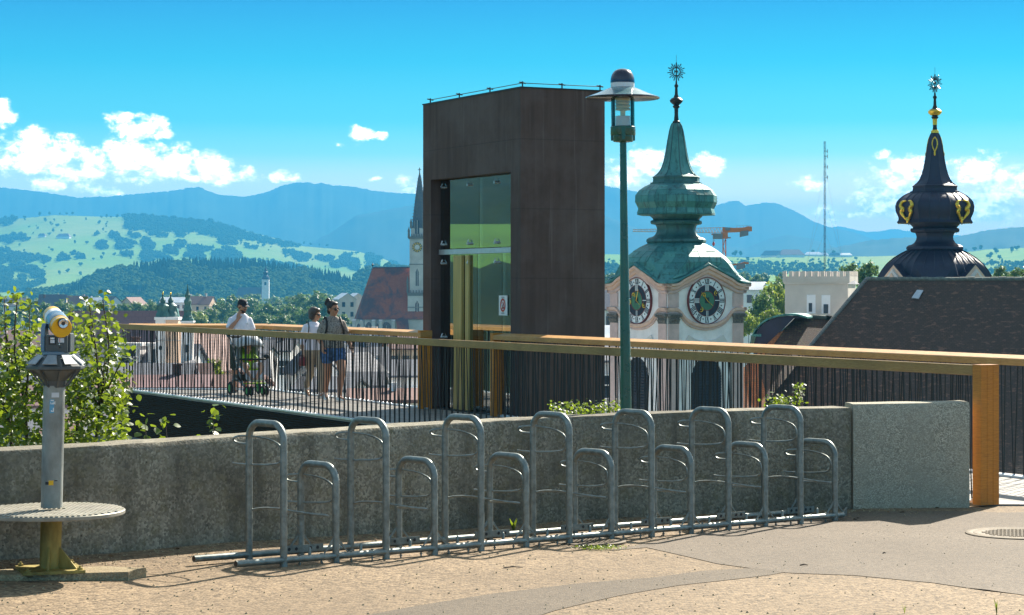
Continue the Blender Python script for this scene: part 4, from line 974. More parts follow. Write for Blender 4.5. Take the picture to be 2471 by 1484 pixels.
hb('price_plate', 428, 495, 540, 590, -.063, -.059, MT['frost'], body, False)
hb('instruction_plate', 550, 640, 515, 583, -.060, -.054, MT['frost'], body, False)
hb('red_stripe', 570, 577, 520, 570, -.062, -.0595, MT['red'], body, False)
b = MB(); b.tube([(hx0(570), TY - .054, TZ(610)), (hx0(570), TY - .064, TZ(610))], .0045, 10); o = tb('coin_button', b, MT['silver'], 40); o.parent = body
b = MB(); b.tube([(hx0(575), TY - .054, TZ(655)), (hx0(575), TY - .064, TZ(658))], .004, 8); o = tb('coin_return', b, MT['dark'], 40); o.parent = body
# telescope barrel
c0 = Vector((hx0(612), TY - .075, TZ(352))); ax = Vector((-.124, .325, .070)).normalized()
xa = ax.cross(ZU).normalized(); ya = xa.cross(ax)
MB_ = Matrix((xa, ya, ax)).transposed().to_4x4(); MB_.translation = c0
def bl(name, prof, m, n=36): 
    b = MB(); b.lathe(prof, n, M=MB_); return tb(name, b, m, 35)
bl('eye_end_disc', [(.001, -.002), (.060, -.002), (.0635, .002), (.0635, .03), (.001, .03)], MT['yellow'])
bl('rear_band', [(.001, .028), (.0615, .028), (.0615, .052), (.001, .052)], MT['frost'])
bl('rear_ring', [(.001, .05), (.064, .05), (.064, .075), (.001, .075)], MT['yellow'])
bl('barrel', [(.001, .073), (.0655, .073), (.067, .08), (.066, .22), (.063, .225), (.001, .225)], MT['scope_blue'])
bl('front_hood', [(.001, .223), (.058, .223), (.060, .37), (.052, .372), (.05, .32), (.001, .32)], MT['yellow'])
bl('hood_band', [(.0592, .235), (.0606, .236), (.0612, .30), (.0595, .301)], MT['white'])
ec = Vector((.006, .030, 0)); MB2 = MB_ @ Matrix.Translation((0.006, .031, 0))
b = MB(); b.lathe([(.032, .0), (.034, -.012), (.031, -.020), (.029, -.020), (.026, -.012), (.001, -.012)], 28, M=MB2); eye = tb('eyepiece', b, MT['dark'], 35)
b = MB(); b.lathe([(.026, -.018), (.029, -.0225), (.026, -.024), (.015, -.017), (.012, -.0155)], 28, M=MB2, cap=False); o = tb('eyepiece_ring', b, MT['silver'], 50); o.parent = eye
b = MB(); b.lathe([(.001, -.0165), (.013, -.0158), (.014, -.013)], 20, M=MB2); o = tb('eyepiece_lens', b, MT['pane'], 50); o.parent = eye
# cradle cheeks
for sx, nm in ((-1, 'cradle_cheek'), (1, 'cradle_cheek')):
    cx_ = hx0(330) if sx < 0 else hx0(655); b = MB()
    prof = [(-.06, TZ(735)), (.07, TZ(735)), (.065, TZ(480)), (.05, TZ(350)), (.02, TZ(290)), (-.02, TZ(285)), (-.045, TZ(350)), (-.055, TZ(480))]
    off = -.030 if sx < 0 else .0
    b.prism([(cx_ + off, TY + .03 + y, z if sx < 0 else min(z, TZ(440))) for y, z in prof], (.028, 0, 0)); o = tb(nm, b, MT['scope_blue'] if sx < 0 else MT['scope_grey'])
    bv = o.modifiers.new('bevel', 'BEVEL'); bv.width = .006; bv.segments = 2
b = MB(); b.tube([(hx0(300), TY + .02, TZ(470)), (hx0(262), TY + .02, TZ(470))], .022, 16); tb('pivot_knob', b, MT['scope_grey'], 40)
# stickers on the pole
def on_pole(name, v, h, a, wang, m, r_=.0676, par=None):
    b = MB(); z0, z1 = tz(v) - h / 2, tz(v) + h / 2; n = 6
    rs = [[(r_ * math.sin(a + wang * (i / n - .5)), -r_ * math.cos(a + wang * (i / n - .5)), z) for z in (z0, z1)] for i in range(n + 1)]
    b.rings(rs, cap=False, closed=False, M=TT); o = tb(name, b, m)
    if par is not None: o.parent = par
    return o
st = on_pole('pole_sticker', 979, .085, .02, .42, MT['sticker_blue'])
for k, (dv, w_, da) in enumerate(((-14, .28, .04), (-6, .2, .1))): on_pole('white_print', 979 + dv, .006, da, w_, MT['white'], .0681, st)
def letter(rects, a0, v0, s):
    for (x0, y0, x1, y1) in rects: on_pole('white_print', v0 - (y0 + y1) / 2 * s / TS, (y1 - y0) * s, a0 + (x0 + x1) / 2 * s / .0676, (x1 - x0) * s / .0676, MT['white'], .0682, st)
Ls = {'L': [(0, 0, .25, 1), (.25, 0, .7, .22)], 'I': [(0, 0, .25, 1)], 'E': [(0, 0, .25, 1), (.25, 0, .7, .2), (.25, .4, .6, .6), (.25, .8, .7, 1)], 'J': [(.5, 0, .75, 1), (0, 0, .5, .22), (0, .22, .22, .4)]}
x = -.11
for ch, w_ in (('L', .9), ('I', .45), ('E', .9)):
    letter(Ls[ch], x, 974, .016); x += w_ * .016 / .0676
letter(Ls['J'], -.05, 992, .024)
on_pole('silver_patch', 952, .03, .32, .7, MT['frost']); on_pole('yellow_sticker', 1163, .030, .1, .45, MT['yellow']); on_pole('tape_mark', 1164, .018, -.28, .35, MT['dark'], .0679); on_pole('tape_mark', 1158, .006, .55, .3, MT['dark'], .0679)
# concrete pad beside it
pad = MB()
pp = [(-.33, -.22), (.50, -.06), (.58, .13), (.30, .22), (-.36, .06)]
gz = ground_z(tx, TY)
pad.prism([(tx + x, TY + y, gz - .05) for x, y in pp], (0, 0, .092)); o = pad.build('concrete_pad', MT['pad']); tag(o, 'thin concrete pad under the telescope base plate', 'pad')

# ------------------------------------------------------------------ manhole covers
def manhole(u, v, rad, label, moss=False):
    z = -.07; Y = (CZ - z) * F / (v - HZ); X = (u - CX) * Y / F; z = ground_z(X, Y) + .004
    root = thing('manhole_cover', label, 'manhole cover', (X, Y, z), .3)
    b = MB(); b.lathe([(rad * .86, -.01), (rad, -.01), (rad, .008), (rad * .97, .011), (rad * .89, .011), (rad * .86, .006)], 56); b.rings; b.build('frame_ring', MT['castiron'], root, 30, local=True)
    b = MB(); b.lathe([(rad * .855, -.01), (rad * .845, .008), (rad * .70, .008), (rad * .68, .004), (.001, .004)], 56); b.build('cover_disc', MT['castiron'], root, 30, local=True)
    b = MB(); s = .034
    for i in range(-12, 13):
        for j in range(-12, 13):
            x, y = (i + .5 * (j % 2)) * s, j * s * .87
            if math.hypot(x, y) < rad * .66: b.box(x - .010, x + .010, y - .010, y + .010, .003, .010)
    tag(b.build('cover_stud', MT['castiron'], root, local=True), kind='stuff')
    for a in (.4, 3.54): b = MB(); b.box(-.02, .02, -.006, .006, .0, .0095, Matrix.Rotation(a, 4, 'Z') @ Matrix.Translation((rad * .78, 0, 0))); b.build('lift_slot', MT['dark'], root, local=True)
    return root
manhole(2457, 1286, .406, 'large studded iron manhole cover in the asphalt at the right edge')
manhole(1419, 1315, .285, 'smaller iron manhole cover under the bicycle rack with moss at its rim')
# moss at the rim, weeds, litter
def ground_at(u, v):
    z = -.03
    for _ in range(5): Y = (CZ - z) * F / (v - HZ); X = (u - CX) * Y / F; z = ground_z(X, Y)
    return Vector((X, Y, z))
rg = random.Random(3)
b = MB()
for k in range(500):
    p = ground_at(rg.gauss(1445, 28), rg.gauss(1326, 2.2)); leafquad(b, p + Vector((0, 0, .012 + rg.uniform(0, .01))), .008, (rg.uniform(-1, 1), rg.uniform(-1, 1), .8), rg)
tag(b.build('rim_moss', MT['leaf_near']), 'bright green moss at the rim of the small manhole cover', kind='stuff')
def tuft(u, v, h, n, label, leaf=False):
    p = ground_at(u, v); root = thing('grass_tuft' if not leaf else 'weed', label, 'weed' if leaf else 'grass', tuple(p))
    for k in range(n):
        a = rg.uniform(0, 6.28); l = h * rg.uniform(.6, 1.1); d = Vector((math.cos(a), math.sin(a), 0)); lean_ = rg.uniform(.1, .5)
        w_ = .012 if leaf else .0035; s = Vector((-d.y, d.x, 0)) * w_
        q = [Vector((0, 0, 0)), d * l * lean_ * .4 + ZU * l * .6, d * l * lean_ + ZU * l]
        b = MB(); b.add([q[0] - s * .5, q[0] + s * .5, q[1] + s, q[1] - s, q[2]], [(0, 1, 2, 3), (3, 2, 4)]); b.build('blade' if not leaf else 'leaf', MT['leaf_near'], root, local=True)
tuft(2183, 1480, .08, 3, 'thin grass blades at the bottom edge of the asphalt')
tuft(2405, 1484, .10, 7, 'denser grass tuft in the bottom right corner')
tuft(1239, 1283, .10, 7, 'bright green weed growing through the bicycle rack base', True)
for i, (u, v, l, a) in enumerate(((1930, 1270 + 96, .06, .2), (1215, 1372, .13, .1), (1595, 1295, .06, 1.), (1430, 1325, .03, 0), (2130, 1337, .03, .5))):
    p = ground_at(u, v); d = Vector((math.cos(a), math.sin(a), 0)) * l; b = MB(); b.tube([p + ZU * .006, p + d * .5 + ZU * .012, p + d + ZU * .006], [.004, .005, .002], 5)
    o = b.build('twig', MT['bark']); tag(o, ('short brown twig lying on the grey asphalt patch', 'long dry twig lying on the tan asphalt below the rack', 'dry twig beside the small manhole cover', 'tiny bit of twig on the mossy manhole cover', 'tiny dark twig on the bare grey asphalt')[i], 'twig')

# loose grit and a few dead leaves swept against the wall
b = MB(); rg2 = random.Random(9)
for k in range(2600):
    x = rg2.uniform(-4.2, 3.6); y = wall_y(x) - abs(rg2.gauss(.02, .35)) - .015 if rg2.random() < .55 else rg2.uniform(11.8, wall_y(x))
    z = ground_z(x, y); s_ = rg2.uniform(.004, .012); a = rg2.uniform(0, 6)
    b.add([(x + s_ * math.cos(a), y + s_ * math.sin(a), z), (x + s_ * math.cos(a + 2.1), y + s_ * math.sin(a + 2.1), z), (x + s_ * math.cos(a + 4.2), y + s_ * math.sin(a + 4.2), z), (x, y, z + s_ * .9)], [(0, 1, 3), (1, 2, 3), (2, 0, 3)])
tag(b.build('grit', MT['pad']), 'loose grit scattered over the asphalt', kind='stuff')
b = MB()
for k in range(90):
    x = rg2.uniform(-4, 3.8); y = wall_y(x) - abs(rg2.gauss(.0, .30)) - .03
    leafquad(b, (x, y, ground_z(x, y) + .008), rg2.uniform(.012, .026), (rg2.uniform(-.5, .5), rg2.uniform(-.5, .5), 1), rg2)
tag(b.build('leaf_litter', mat('dead_leaf', (.16, .085, .03), .8, 0, .4, 3)), 'small dead leaves along the foot of the wall', kind='stuff')
# ------------------------------------------------------------------ church towers with onion roofs
def uv_mesh(o):
    """roof UVs in metres along each face"""
    me = o.data; uvl = me.uv_layers.new(name='UVMap')
    for p in me.polygons:
        n = p.normal; h = Vector((-n.y, n.x, 0))
        if h.length < 1e-3: h = Vector((1, 0, 0))
        h.normalize(); s = n.cross(h)
        for li in p.loop_indices:
            c = me.vertices[me.loops[li].vertex_index].co; uvl.data[li].uv = (c.dot(h), c.dot(s))
    return o
def numeral_bars(txt):
    """strokes of a Roman numeral in a unit height box, centred; (x0,y0,x1,y1,width)"""
    out = []; x = 0
    for ch in txt:
        if ch == 'I': out.append((x + .09, 0, x + .09, 1, .13)); x += .24
        elif ch == 'V': out += [(x + .05, 1, x + .25, 0, .15), (x + .45, 1, x + .25, 0, .06)]; x += .55
        elif ch == 'X': out += [(x + .05, 1, x + .45, 0, .15), (x + .45, 1, x + .05, 0, .06)]; x += .55
    x -= .05
    out = [(a - x / 2, b_ - .5, c - x / 2, d - .5, w) for a, b_, c, d, w in out]
    out += [(-x / 2, .5, x / 2, .5, .05), (-x / 2, -.5, x / 2, -.5, .05)]
    return out
def onion_tower(name, label, u0, Y, theta, sv, dv, dark=False):
    """sv, dv : the measured rows of the green tower are shifted by dv and scaled by sv"""
    k = Y / F; C = Vector(((u0 - CX) * k, Y, 0))
    root = thing(name, label, 'church tower', (C.x, C.y, -29), theta)
    RM = Matrix.Translation((0, 0, 29))            # local: origin at ground; z world = local - 29
    Z = lambda v: CZ - ((v - 300) * sv + 300 + dv - HZ) * k
    px = lambda p: p * k * sv
    pat = MT['copper_black'] if dark else MT['patina']; patd = MT['copper_black'] if dark else MT['patina_dark']
    def bld(b, nm, m, smooth=None, par=None):
        b.v = [(x, y, z + 29) for x, y, z in b.v]; o = b.build(nm, m, root, smooth, local=True)
        if par is not None: o.parent = par
        return o
    a = px(227) / 2                                  # half side of the shaft
    # gable wave over each face: height above the eave line, as a function of the position along the side (-1..1)
    def wave(t):
        t = abs(t)
        if t < .64: return 1.0 - t * 1.18
        if t < .86: q_ = (t - .64) / .22; return (1.0 - .64 * 1.18) * (1 - q_) ** 2
        return 0.0
    GH = px(44)
    # ring of the roof: square (c=0) to octagon (c=1), with points along every side
    NS = 12
    def ring(hw, c, z, wv):
        pts = []; ch = hw * .586 * .5 * 2 * c if c else 0
        ch = hw * .5858 * c
        for sd in range(4):
            M = Matrix.Rotation(sd * math.pi / 2, 3, 'Z')
            for i in range(NS + 1):
                t = -1 + 2 * i / NS; y = t * (hw - ch)
                pts.append(M @ Vector((hw, y, z + wv * GH * wave(t * (1 if c < .02 else 1)))))
            if c > .02: pass
        return pts
    prof = [(684, 178, .02, 1.0), (681, 176, .05, 1.0), (674, 160, .20, .92), (664, 147, .38, .62), (650, 137, .6, .28), (636, 129, .8, .08), (620, 117, .95, 0), (606, 101, 1, 0), (594, 82, 1, 0), (587, 68, 1, 0)]
    den = lambda c: 1.383 - (1.383 - 1.04) * min(1, c * 1.1)
    R_ = [ring(px(hw) / den(c), c, Z(v), wv) for v, hw, c, wv in prof]
    b = MB(); b.rings(R_, cap=False)
    under = ring(px(176) / 1.383 * .93, .02, Z(690), 1.0); b.rings([R_[0], under], cap=False)
    roof = bld(b, 'lower_roof', pat, 40)
    # copper sheets on the lower dome: two columns per side, slightly lifted, each its own sheet
    rp_ = random.Random(int(u0))
    def sheets(rows, n8, nm, m, off, jit=.25):
        """rows: list of (z, ring function angle->point)"""
        for i in range(len(rows) - 1):
            for c in range(n8):
                g = .012
                t0, t1 = c / n8 + g / n8 * 2, (c + 1) / n8 - g / n8 * 2
                p = [rows[i](t0), rows[i](t1), rows[i + 1](t1), rows[i + 1](t0)]
                nn = (p[1] - p[0]).cross(p[3] - p[0])
                if nn.length < 1e-5: continue
                nn.normalize()
                if nn.dot(Vector((p[0].x, p[0].y, 0))) < 0 and nn.z < .3: nn = -nn
                o_ = off + rp_.uniform(0, .012); lift_ = (p[3] - p[0]).normalized() * .02
                q_ = [p[0] + nn * (o_ + .012), p[1] + nn * (o_ + .012), p[2] + nn * o_, p[3] + nn * o_]
                mid = (q_[0] + q_[1]) / 2
                b = MB(); b.add(q_ + [x - nn * (off + .03) for x in q_], [(0, 1, 2, 3), (0, 4, 5, 1), (1, 5, 6, 2), (2, 6, 7, 3), (3, 7, 4, 0)]); bld(b, nm, m, None, roof)
    def ring_at(hw, c, z, wv):
        P = ring(hw, c, z, wv); n = len(P)
        L = [0]
        for i in range(n): L.append(L[-1] + (P[(i + 1) % n] - P[i]).length)
        def f(t):
            s = (t % 1.0) * L[-1]
            for i in range(n):
                if s <= L[i + 1] + 1e-9:
                    w_ = (s - L[i]) / max(1e-9, L[i + 1] - L[i]); return P[i].lerp(P[(i + 1) % n], w_)
            return P[0]
        return f
    if not dark:
        sub = [prof[2], (664, 147, .38, .62), (650, 137, .6, .28), (636, 129, .8, .08), (622, 118.5, .94, 0), (608, 103, 1, 0), (596, 85, 1, 0)]
        sheets([ring_at(px(hw) / den(c), c, Z(v), wv) for v, hw, c, wv in sub], 24, 'copper_sheet', pat, .005)
    # neck, onion, spire: octagonal
    def oct_prof(rows): return [(px(hw) / 1.04 / math.cos(math.pi / 8), Z(v)) for v, hw in rows]
    neck = [(588, 66), (587, 69), (583, 72), (578, 71), (574, 66), (572, 58), (568, 52), (560, 47), (553, 46), (546, 48), (543, 50), (541, 60), (537, 62), (533, 61), (531, 55), (527, 57), (523, 62), (519, 64), (517, 60)]
    b = MB(); b.lathe(oct_prof(neck), 8, ph=math.pi / 8, cap=True); bld(b, 'neck', patd, 30)
    onion = [(519, 60), (519.5, 92), (518, 94), (512, 90), (505, 90), (497, 94), (488, 97.5), (478, 98), (468, 95), (460, 88), (452, 78), (447, 69), (444, 62)]
    b = MB(); b.lathe(oct_prof(onion), 8, ph=math.pi / 8); onion_o = bld(b, 'onion', pat, 30)
    if not dark:
        rows = [(lambda t, r_=r_, z=z: (lambda A_, s_: Vector((r_ * math.cos(A_), r_ * math.sin(A_), z)).lerp(Vector((r_ * math.cos(A_ + math.pi / 4), r_ * math.sin(A_ + math.pi / 4), z)), s_))(math.pi / 8 + math.floor(t * 8 + 1e-9) * math.pi / 4, (t * 8 + 1e-9) % 1.0)) for r_, z in oct_prof([(516, 93), (503, 90), (489, 97.5), (474, 97.5), (461, 89), (450, 74)])]
        sheets(rows, 24, 'copper_sheet', pat, .006)
    rim = [(446, 55), (446, 62), (441, 62), (440, 57), (438, 56), (431, 55.5), (428, 57), (426, 55), (424, 46)]
    b = MB(); b.lathe(oct_prof(rim), 8, ph=math.pi / 8); bld(b, 'upper_rim', patd, 30)
    spire = [(426, 52), (421, 45), (412, 38), (400, 33), (385, 28.5), (365, 24.5), (340, 20.5), (315, 16), (303, 12.5), (298, 10), (296, 6)]
    b = MB(); b.lathe(oct_prof(spire), 8, ph=math.pi / 8); sp_o = bld(b, 'spire', pat, 30)
    if dark or True:                                  # standing seams
        for rows, n, nm, par in ((onion, 24, 'standing_seam', onion_o), (spire, 8, 'standing_seam', sp_o), ([(v, hw) for v, hw, c, w in prof[4:]], 32 if dark else 0, 'standing_seam', roof)):
            for i in range(n):
                A0 = math.pi / 8 + 2 * math.pi * i / n; pts = []
                for r_, z in oct_prof(rows)[1 if rows is onion else 0:]:
                    kf = math.cos(math.pi / 8) / math.cos(((A0 - math.pi / 8) % (math.pi / 4)) - math.pi / 8)
                    rr_ = r_ * kf * (1.0 if rows is not prof else 1)
                    if rows is not onion and rows is not spire: rr_ *= 1.03
                    pts.append((rr_ * math.cos(A0) * 1.002, rr_ * math.sin(A0) * 1.002, z))
                if not dark and rows is onion: continue
                b = MB(); b.tube(pts, .028, 4); bld(b, nm, patd, None, par)
    fm = MT['gold'] if dark else MT['bronze']; fm2 = MT['bronze']
    fin = [(300, 8), (296, 9), (293, 9), (291, 6), (275, 4.5), (262, 5), (259, 8), (256, 9), (254, 6), (250, 11), (246, 15), (242, 16), (238, 13), (235, 7), (228, 4), (212, 3), (208, 5), (206, 5), (203, 2.5), (196, 2)]
    b = MB(); b.lathe([(px(hw), Z(v)) for v, hw in fin], 16); bld(b, 'finial', fm2, 40)
    if dark:
        for rows in ([(252, 10), (247, 15.5), (243, 16.6), (239, 14), (236, 8)], [(296, 9.5), (292, 9.5), (288, 7)], [(276, 5.2), (262, 5.6), (260, 6)]):
            b = MB(); b.lathe([(px(hw) * 1.03, Z(v)) for v, hw in rows], 16, cap=False); bld(b, 'gilded_band', fm, 40)
    # star of rays round a ring, turned to the right face
    sz = Z(173); Fc = Matrix.Translation((0, 0, sz)) @ Matrix.Rotation(-theta + (.25 if not dark else -.9), 4, 'Z')
    b = MB(); rr0 = px(9.5)
    b.tube([(rr0 * math.cos(t_), 0, rr0 * math.sin(t_)) for t_ in [6.2832 * i / 24 for i in range(24)]], px(1.1), 6, M=Fc, closed=True); bld(b, 'star_ring', fm2, 40)
    for i in range(22):
        t_ = 6.2832 * (i + .5) / 22; l = px(22.5 if i % 2 else 18); w_ = px(1.25); d = Vector((math.cos(t_), 0, math.sin(t_))); s_ = Vector((-d.z, 0, d.x)) * w_
        b = MB(); b.prism([d * rr0 - s_ * .7 - Vector((0, .02, 0)), d * rr0 + s_ * .7 - Vector((0, .02, 0)), d * l + s_ * .9 - Vector((0, .02, 0)), d * l - s_ * .9 - Vector((0, .02, 0))], (0, .04, 0), Fc); bld(b, 'star_ray', fm2)
    for pts in ([(-.45, 0, -.5), (-.45, 0, .45), (0, 0, -.1), (.45, 0, .45), (.45, 0, -.5)], [(0, 0, -.6), (0, 0, .7)], [(-.35, 0, .0), (.35, 0, .0)]):
        b = MB(); b.tube([Vector(p) * px(9.5) for p in pts], px(1.2), 5, M=Fc); bld(b, 'star_monogram', fm2)
    b = MB(); b.tube([(0, 0, Z(196)), (0, 0, Z(152))], px(1.6), 6); b.tube([(0, 0, Z(152)), (0, 0, Z(133))], px(.5), 4); bld(b, 'star_spindle', fm2)
    # shaft
    wh = MT['plaster_white']; pk = MT['plaster_pink']; mv = MT['plaster_mauve']
    b = MB(); b.box(-a, a, -a, a, -29, Z(700)); bld(b, 'shaft_wall', wh)
    b = MB()
    faces = ((-math.pi / 2, True), (math.pi, True), (0, False), (math.pi / 2, False))
    # cornice: three stepped mouldings following the gable wave, on all four sides
    def moulding(nm, m, v0, v1, out, wv0, wv1, drop=None, outs=None):
        for ang, vis in faces:
            M = Matrix.Rotation(ang, 4, 'Z'); rs = []
            n = 36; hw = a + out
            for i in range(n + 1):
                t = -1 + 2 * i / n; tt = t * hw / a
                w = wave(max(-1, min(1, tt * .97))) if drop is None else -dropf(tt)
                zt_, zb__ = Z(v0) + w * (GH * wv0 if drop is None else drop), Z(v1) + w * (GH * wv1 if drop is None else drop)
                y = t * hw
                e = min(1.0, 1.0)
                rs.append([(a - .02, y, zb__), (a + out * .75, y, zb__), (a + out, y, zb__ + (zt_ - zb__) * .3), (a + out, y, zt_), (a - .02, y, zt_)])
            b = MB(); b.rings(rs, True, True, M); bld(b, nm, m, 30)
    def dropf(t):
        t = abs(t)
        if t < .60: return math.sqrt(max(0, 1 - (t / .66) ** 2))
        if t < .80: q_ = (t - .60) / .20; return math.sqrt(1 - (.60 / .66) ** 2) * (1 - q_) ** 1.6
        return 0
    moulding('cornice', pk, 684.5, 692, .30, .97, .94); moulding('cornice', pk, 692.2, 700, .22, .94, .90); moulding('cornice', mv, 700.2, 708, .13, .90, .86)
    # gable field behind the cornice
    for ang, vis in faces:
        M = Matrix.Rotation(ang, 4, 'Z'); pts = [(a - .1, -a, Z(712))] + [(a - .1, -a + 2 * a * i / 24, Z(694) + GH * .93 * wave(-1 + 2 * i / 24)) for i in range(25)] + [(a - .1, a, Z(712))]
        b = MB(); b.prism(pts, (.103, 0, 0), M); bld(b, 'gable_field', wh)
    if not dark:
        moulding('string_course', pk, 741, 750, .14, 0, 0, drop=px(40)); moulding('string_course', mv, 750.3, 755, .08, 0, 0, drop=px(40))
        for fi, (ang, vis) in enumerate(faces):
            M = Matrix.Rotation(ang, 4, 'Z')
            for sd in (-1, 1):
                y0, y1 = sd * a * .985, sd * a * .72
                y0, y1 = min(y0, y1), max(y0, y1); ym = (y0 + y1) / 2; hwp = (y1 - y0) / 2
                b = MB(); b.box(a + .001, a + .07, y0, y1, -20, Z(779), M); b.box(a + .001, a + .06, y0, y1, Z(740), Z(706), M); bld(b, 'pilaster', mv)
                if vis:
                    # Corinthian capital: bell, leaves, abacus
                    b = MB(); zt_, zb__ = Z(755), Z(779); dz = zt_ - zb__
                    b.rings([[(a + .002, ym + s_ * hwp * f, zb__ + dz * h_) for s_, e_ in ((-1, 0), (1, 0))] + [(a + .07 + o_, ym + hwp * f, zb__ + dz * h_), (a + .07 + o_, ym - hwp * f, zb__ + dz * h_)] for f, o_, h_ in ((1.0, .0, 0), (1.0, .03, .06), (.92, .01, .1), (.95, .03, .55), (1.2, .10, .82), (1.32, .14, .88), (1.32, .14, 1.0))])
                    cap_ = bld(b, 'capital', MT['capital'])
                    for row, (h0_, h1_, n_) in enumerate(((.08, .48, 4), (.40, .80, 5))):
                        for i in range(n_):
                            yy = ym + hwp * 1.05 * (-1 + 2 * (i + .5) / n_); lw = hwp / n_ * .85; zz = zb__ + dz * h0_; zl = dz * (h1_ - h0_)
                            b = MB(); b.rings([[(a + .08 + o_, yy - lw * w_, zz + zl * h_), (a + .10 + o_, yy, zz + zl * h_), (a + .08 + o_, yy + lw * w_, zz + zl * h_), (a + .05 + o_, yy, zz + zl * h_)] for o_, w_, h_ in ((.02, .8, 0), (.05, 1, .5), (.10, .9, .85), (.15, .5, .95), (.15, .3, .80))], M=M)
                            bld(b, 'capital_leaf', MT['capital'], None, cap_)
                    for s_ in (-1, 1):
                        b = MB(); b.lathe([(.001, -.05), (.07, -.05), (.07, .05), (.001, .05)], 10, M=M @ Matrix.Translation((a + .16, ym + s_ * hwp * 1.15, zb__ + dz * .80)) @ Matrix.Rotation(math.pi / 2, 4, 'X')); bld(b, 'volute', MT['capital'], 40, cap_)
                    cap_.data.transform(M)
            # clock
            if vis:
                cz = Z(725); CR = px(56); CM = M @ Matrix.Translation((a + .002, 0, cz)) @ Matrix.Rotation(math.pi / 2, 4, 'Y') @ Matrix.Rotation(math.pi / 2, 4, 'Z')
                # local clock plane: x right, y up, z outwards
                def disc(nm, m, r0, r1, z0, z1, par=None, n=56):
                    b = MB()
                    if r0 <= 0: b.lathe([(.001, z0), (r1, z0), (r1, z1), (.001, z1)], n, M=CM)
                    else: b.lathe([(r0, z0), (r1, z0), (r1, z1), (r0, z1), (r0, z0)], n, M=CM, cap=False)
                    return bld(b, nm, m, 30, par)
                clock = disc('clock_dial', MT['white'], 0, CR * .97, 0, .10)
                disc('clock_rim', MT['clock_red'], CR * .965, CR, 0, .13, clock)
                disc('minute_ring', MT['clock_black'], CR * .40, CR * .66, .05, .115, clock)
                disc('inner_rim', MT['clock_red'], CR * .395, CR * .425, .05, .125, clock)
                disc('outer_rim', MT['clock_red'], CR * .645, CR * .672, .05, .12, clock)
                disc('green_centre', MT['clock_green'], 0, CR * .395, .05, .112, clock)
                b = MB(); b.box(-.13, .13, -.12, .16, .10, .125, CM @ Matrix.Rotation(0, 4, 'Z')); bld(b, 'centre_hatch', MT['dark'], None, clock)
                for h_ in range(12):
                    txt = ('XII', 'I', 'II', 'III', 'IIII', 'V', 'VI', 'VII', 'VIII', 'IX', 'X', 'XI')[h_]; A_ = -h_ * math.pi / 6
                    NM = CM @ Matrix.Rotation(A_, 4, 'Z') @ Matrix.Translation((0, CR * .815, .10)); b = MB(); hh = CR * .225; wsc = CR * .26
                    for x0, y0, x1, y1, w_ in numeral_bars(txt):
                        p0, p1 = Vector((x0 * wsc, y0 * hh, 0)), Vector((x1 * wsc, y1 * hh, 0)); d = (p1 - p0)
                        if abs(y0 - y1) < .01: q_ = [p0 + Vector((0, -w_ * .5 * hh, 0)), p1 + Vector((0, -w_ * .5 * hh, 0)), p1 + Vector((0, w_ * .5 * hh, 0)), p0 + Vector((0, w_ * .5 * hh, 0))]
                        else: s_ = Vector((w_ * .5 * wsc, 0, 0)); q_ = [p0 - s_, p1 - s_, p1 + s_, p0 + s_]
                        b.prism(q_, (0, 0, .012), NM)
                    bld(b, 'numeral', MT['clock_black'], None, clock)
                    b = MB(); b.box(-.03, .03, -.03, .03, .10, .114, CM @ Matrix.Rotation(A_ - math.pi / 12, 4, 'Z') @ Matrix.Translation((0, CR * .80, 0)) @ Matrix.Rotation(.785, 4, 'Z')); bld(b, 'half_hour_mark', MT['clock_black'], None, clock)
                    if h_ % 3 == 0:
                        b = MB(); wz = {0: (-.10, -.04, .02, .08), 3: (-.02,), 6: (-.05, .03), 9: (-.09, -.03, .03, .09)}[h_]
                        for x_ in wz: b.box(x_ - .012, x_ + .018, -.16, .16, .113, .122, CM @ Matrix.Rotation(A_, 4, 'Z') @ Matrix.Translation((0, CR * .545, 0)))
                        tag(bld(b, 'white_stroke', MT['white'], None, clock), kind=None)
                for (ra, aa, l0) in ((1.0 + .9 * fi, .58, .5), (3.9 + .7 * fi, .50, .45), (-.75, .30, .4)):
                    gx, gy = CR * aa * math.sin(ra), CR * aa * math.cos(ra)
                    b = MB(); b.tube([Vector((gx + .12 * math.cos(t_), gy + .12 * math.sin(t_), .135)) for t_ in [ra + 3.9 * i / 8 for i in range(9)]], [.01, .018, .026, .03, .032, .03, .026, .018, .01], 6, M=CM); b.ball((gx, gy, .14), (.035, .05, .02), 8, 5, M=CM); bld(b, 'gilded_ornament', MT['gold'], 60, clock)
                b = MB(); b.tube([(0, 0, .14), (CR * .36 * math.sin(2.2), CR * .36 * math.cos(2.2), .14)], [.018, .010], 5, M=CM); bld(b, 'clock_hand', MT['gold'], None, clock)
                b = MB(); b.tube([(0, 0, .15), (CR * .5 * math.sin(-.7 + fi), CR * .5 * math.cos(-.7 + fi), .15)], [.018, .008], 5, M=CM); bld(b, 'clock_hand', MT['gold'], None, clock)
            # raised field under the clock, arched opening with louvres
            ww = a * .40; zs = Z(905); zb__ = Z(1100)
            archp = lambda r_, z_: [(-r_, z_)] + [(-r_ * math.cos(t_), zs + r_ * math.sin(t_)) for t_ in [math.pi * i / 16 for i in range(17)]] + [(r_, z_)]
            b = MB(); b.prism([(a + .001, y, z) for y, z in archp(ww, zb__)], (.03, 0, 0), M); bld(b, 'louvre_opening', MT['louvre'])
            o_, i_ = archp(ww * 1.2, zb__), archp(ww, zb__); b = MB()
            b.rings([[(a + .001, i_[k_][0], i_[k_][1]), (a + .001, o_[k_][0], o_[k_][1]), (a + .10, o_[k_][0], o_[k_][1]), (a + .10, i_[k_][0], i_[k_][1])] for k_ in range(len(o_))], True, True, M); bld(b, 'arch_surround', wh)
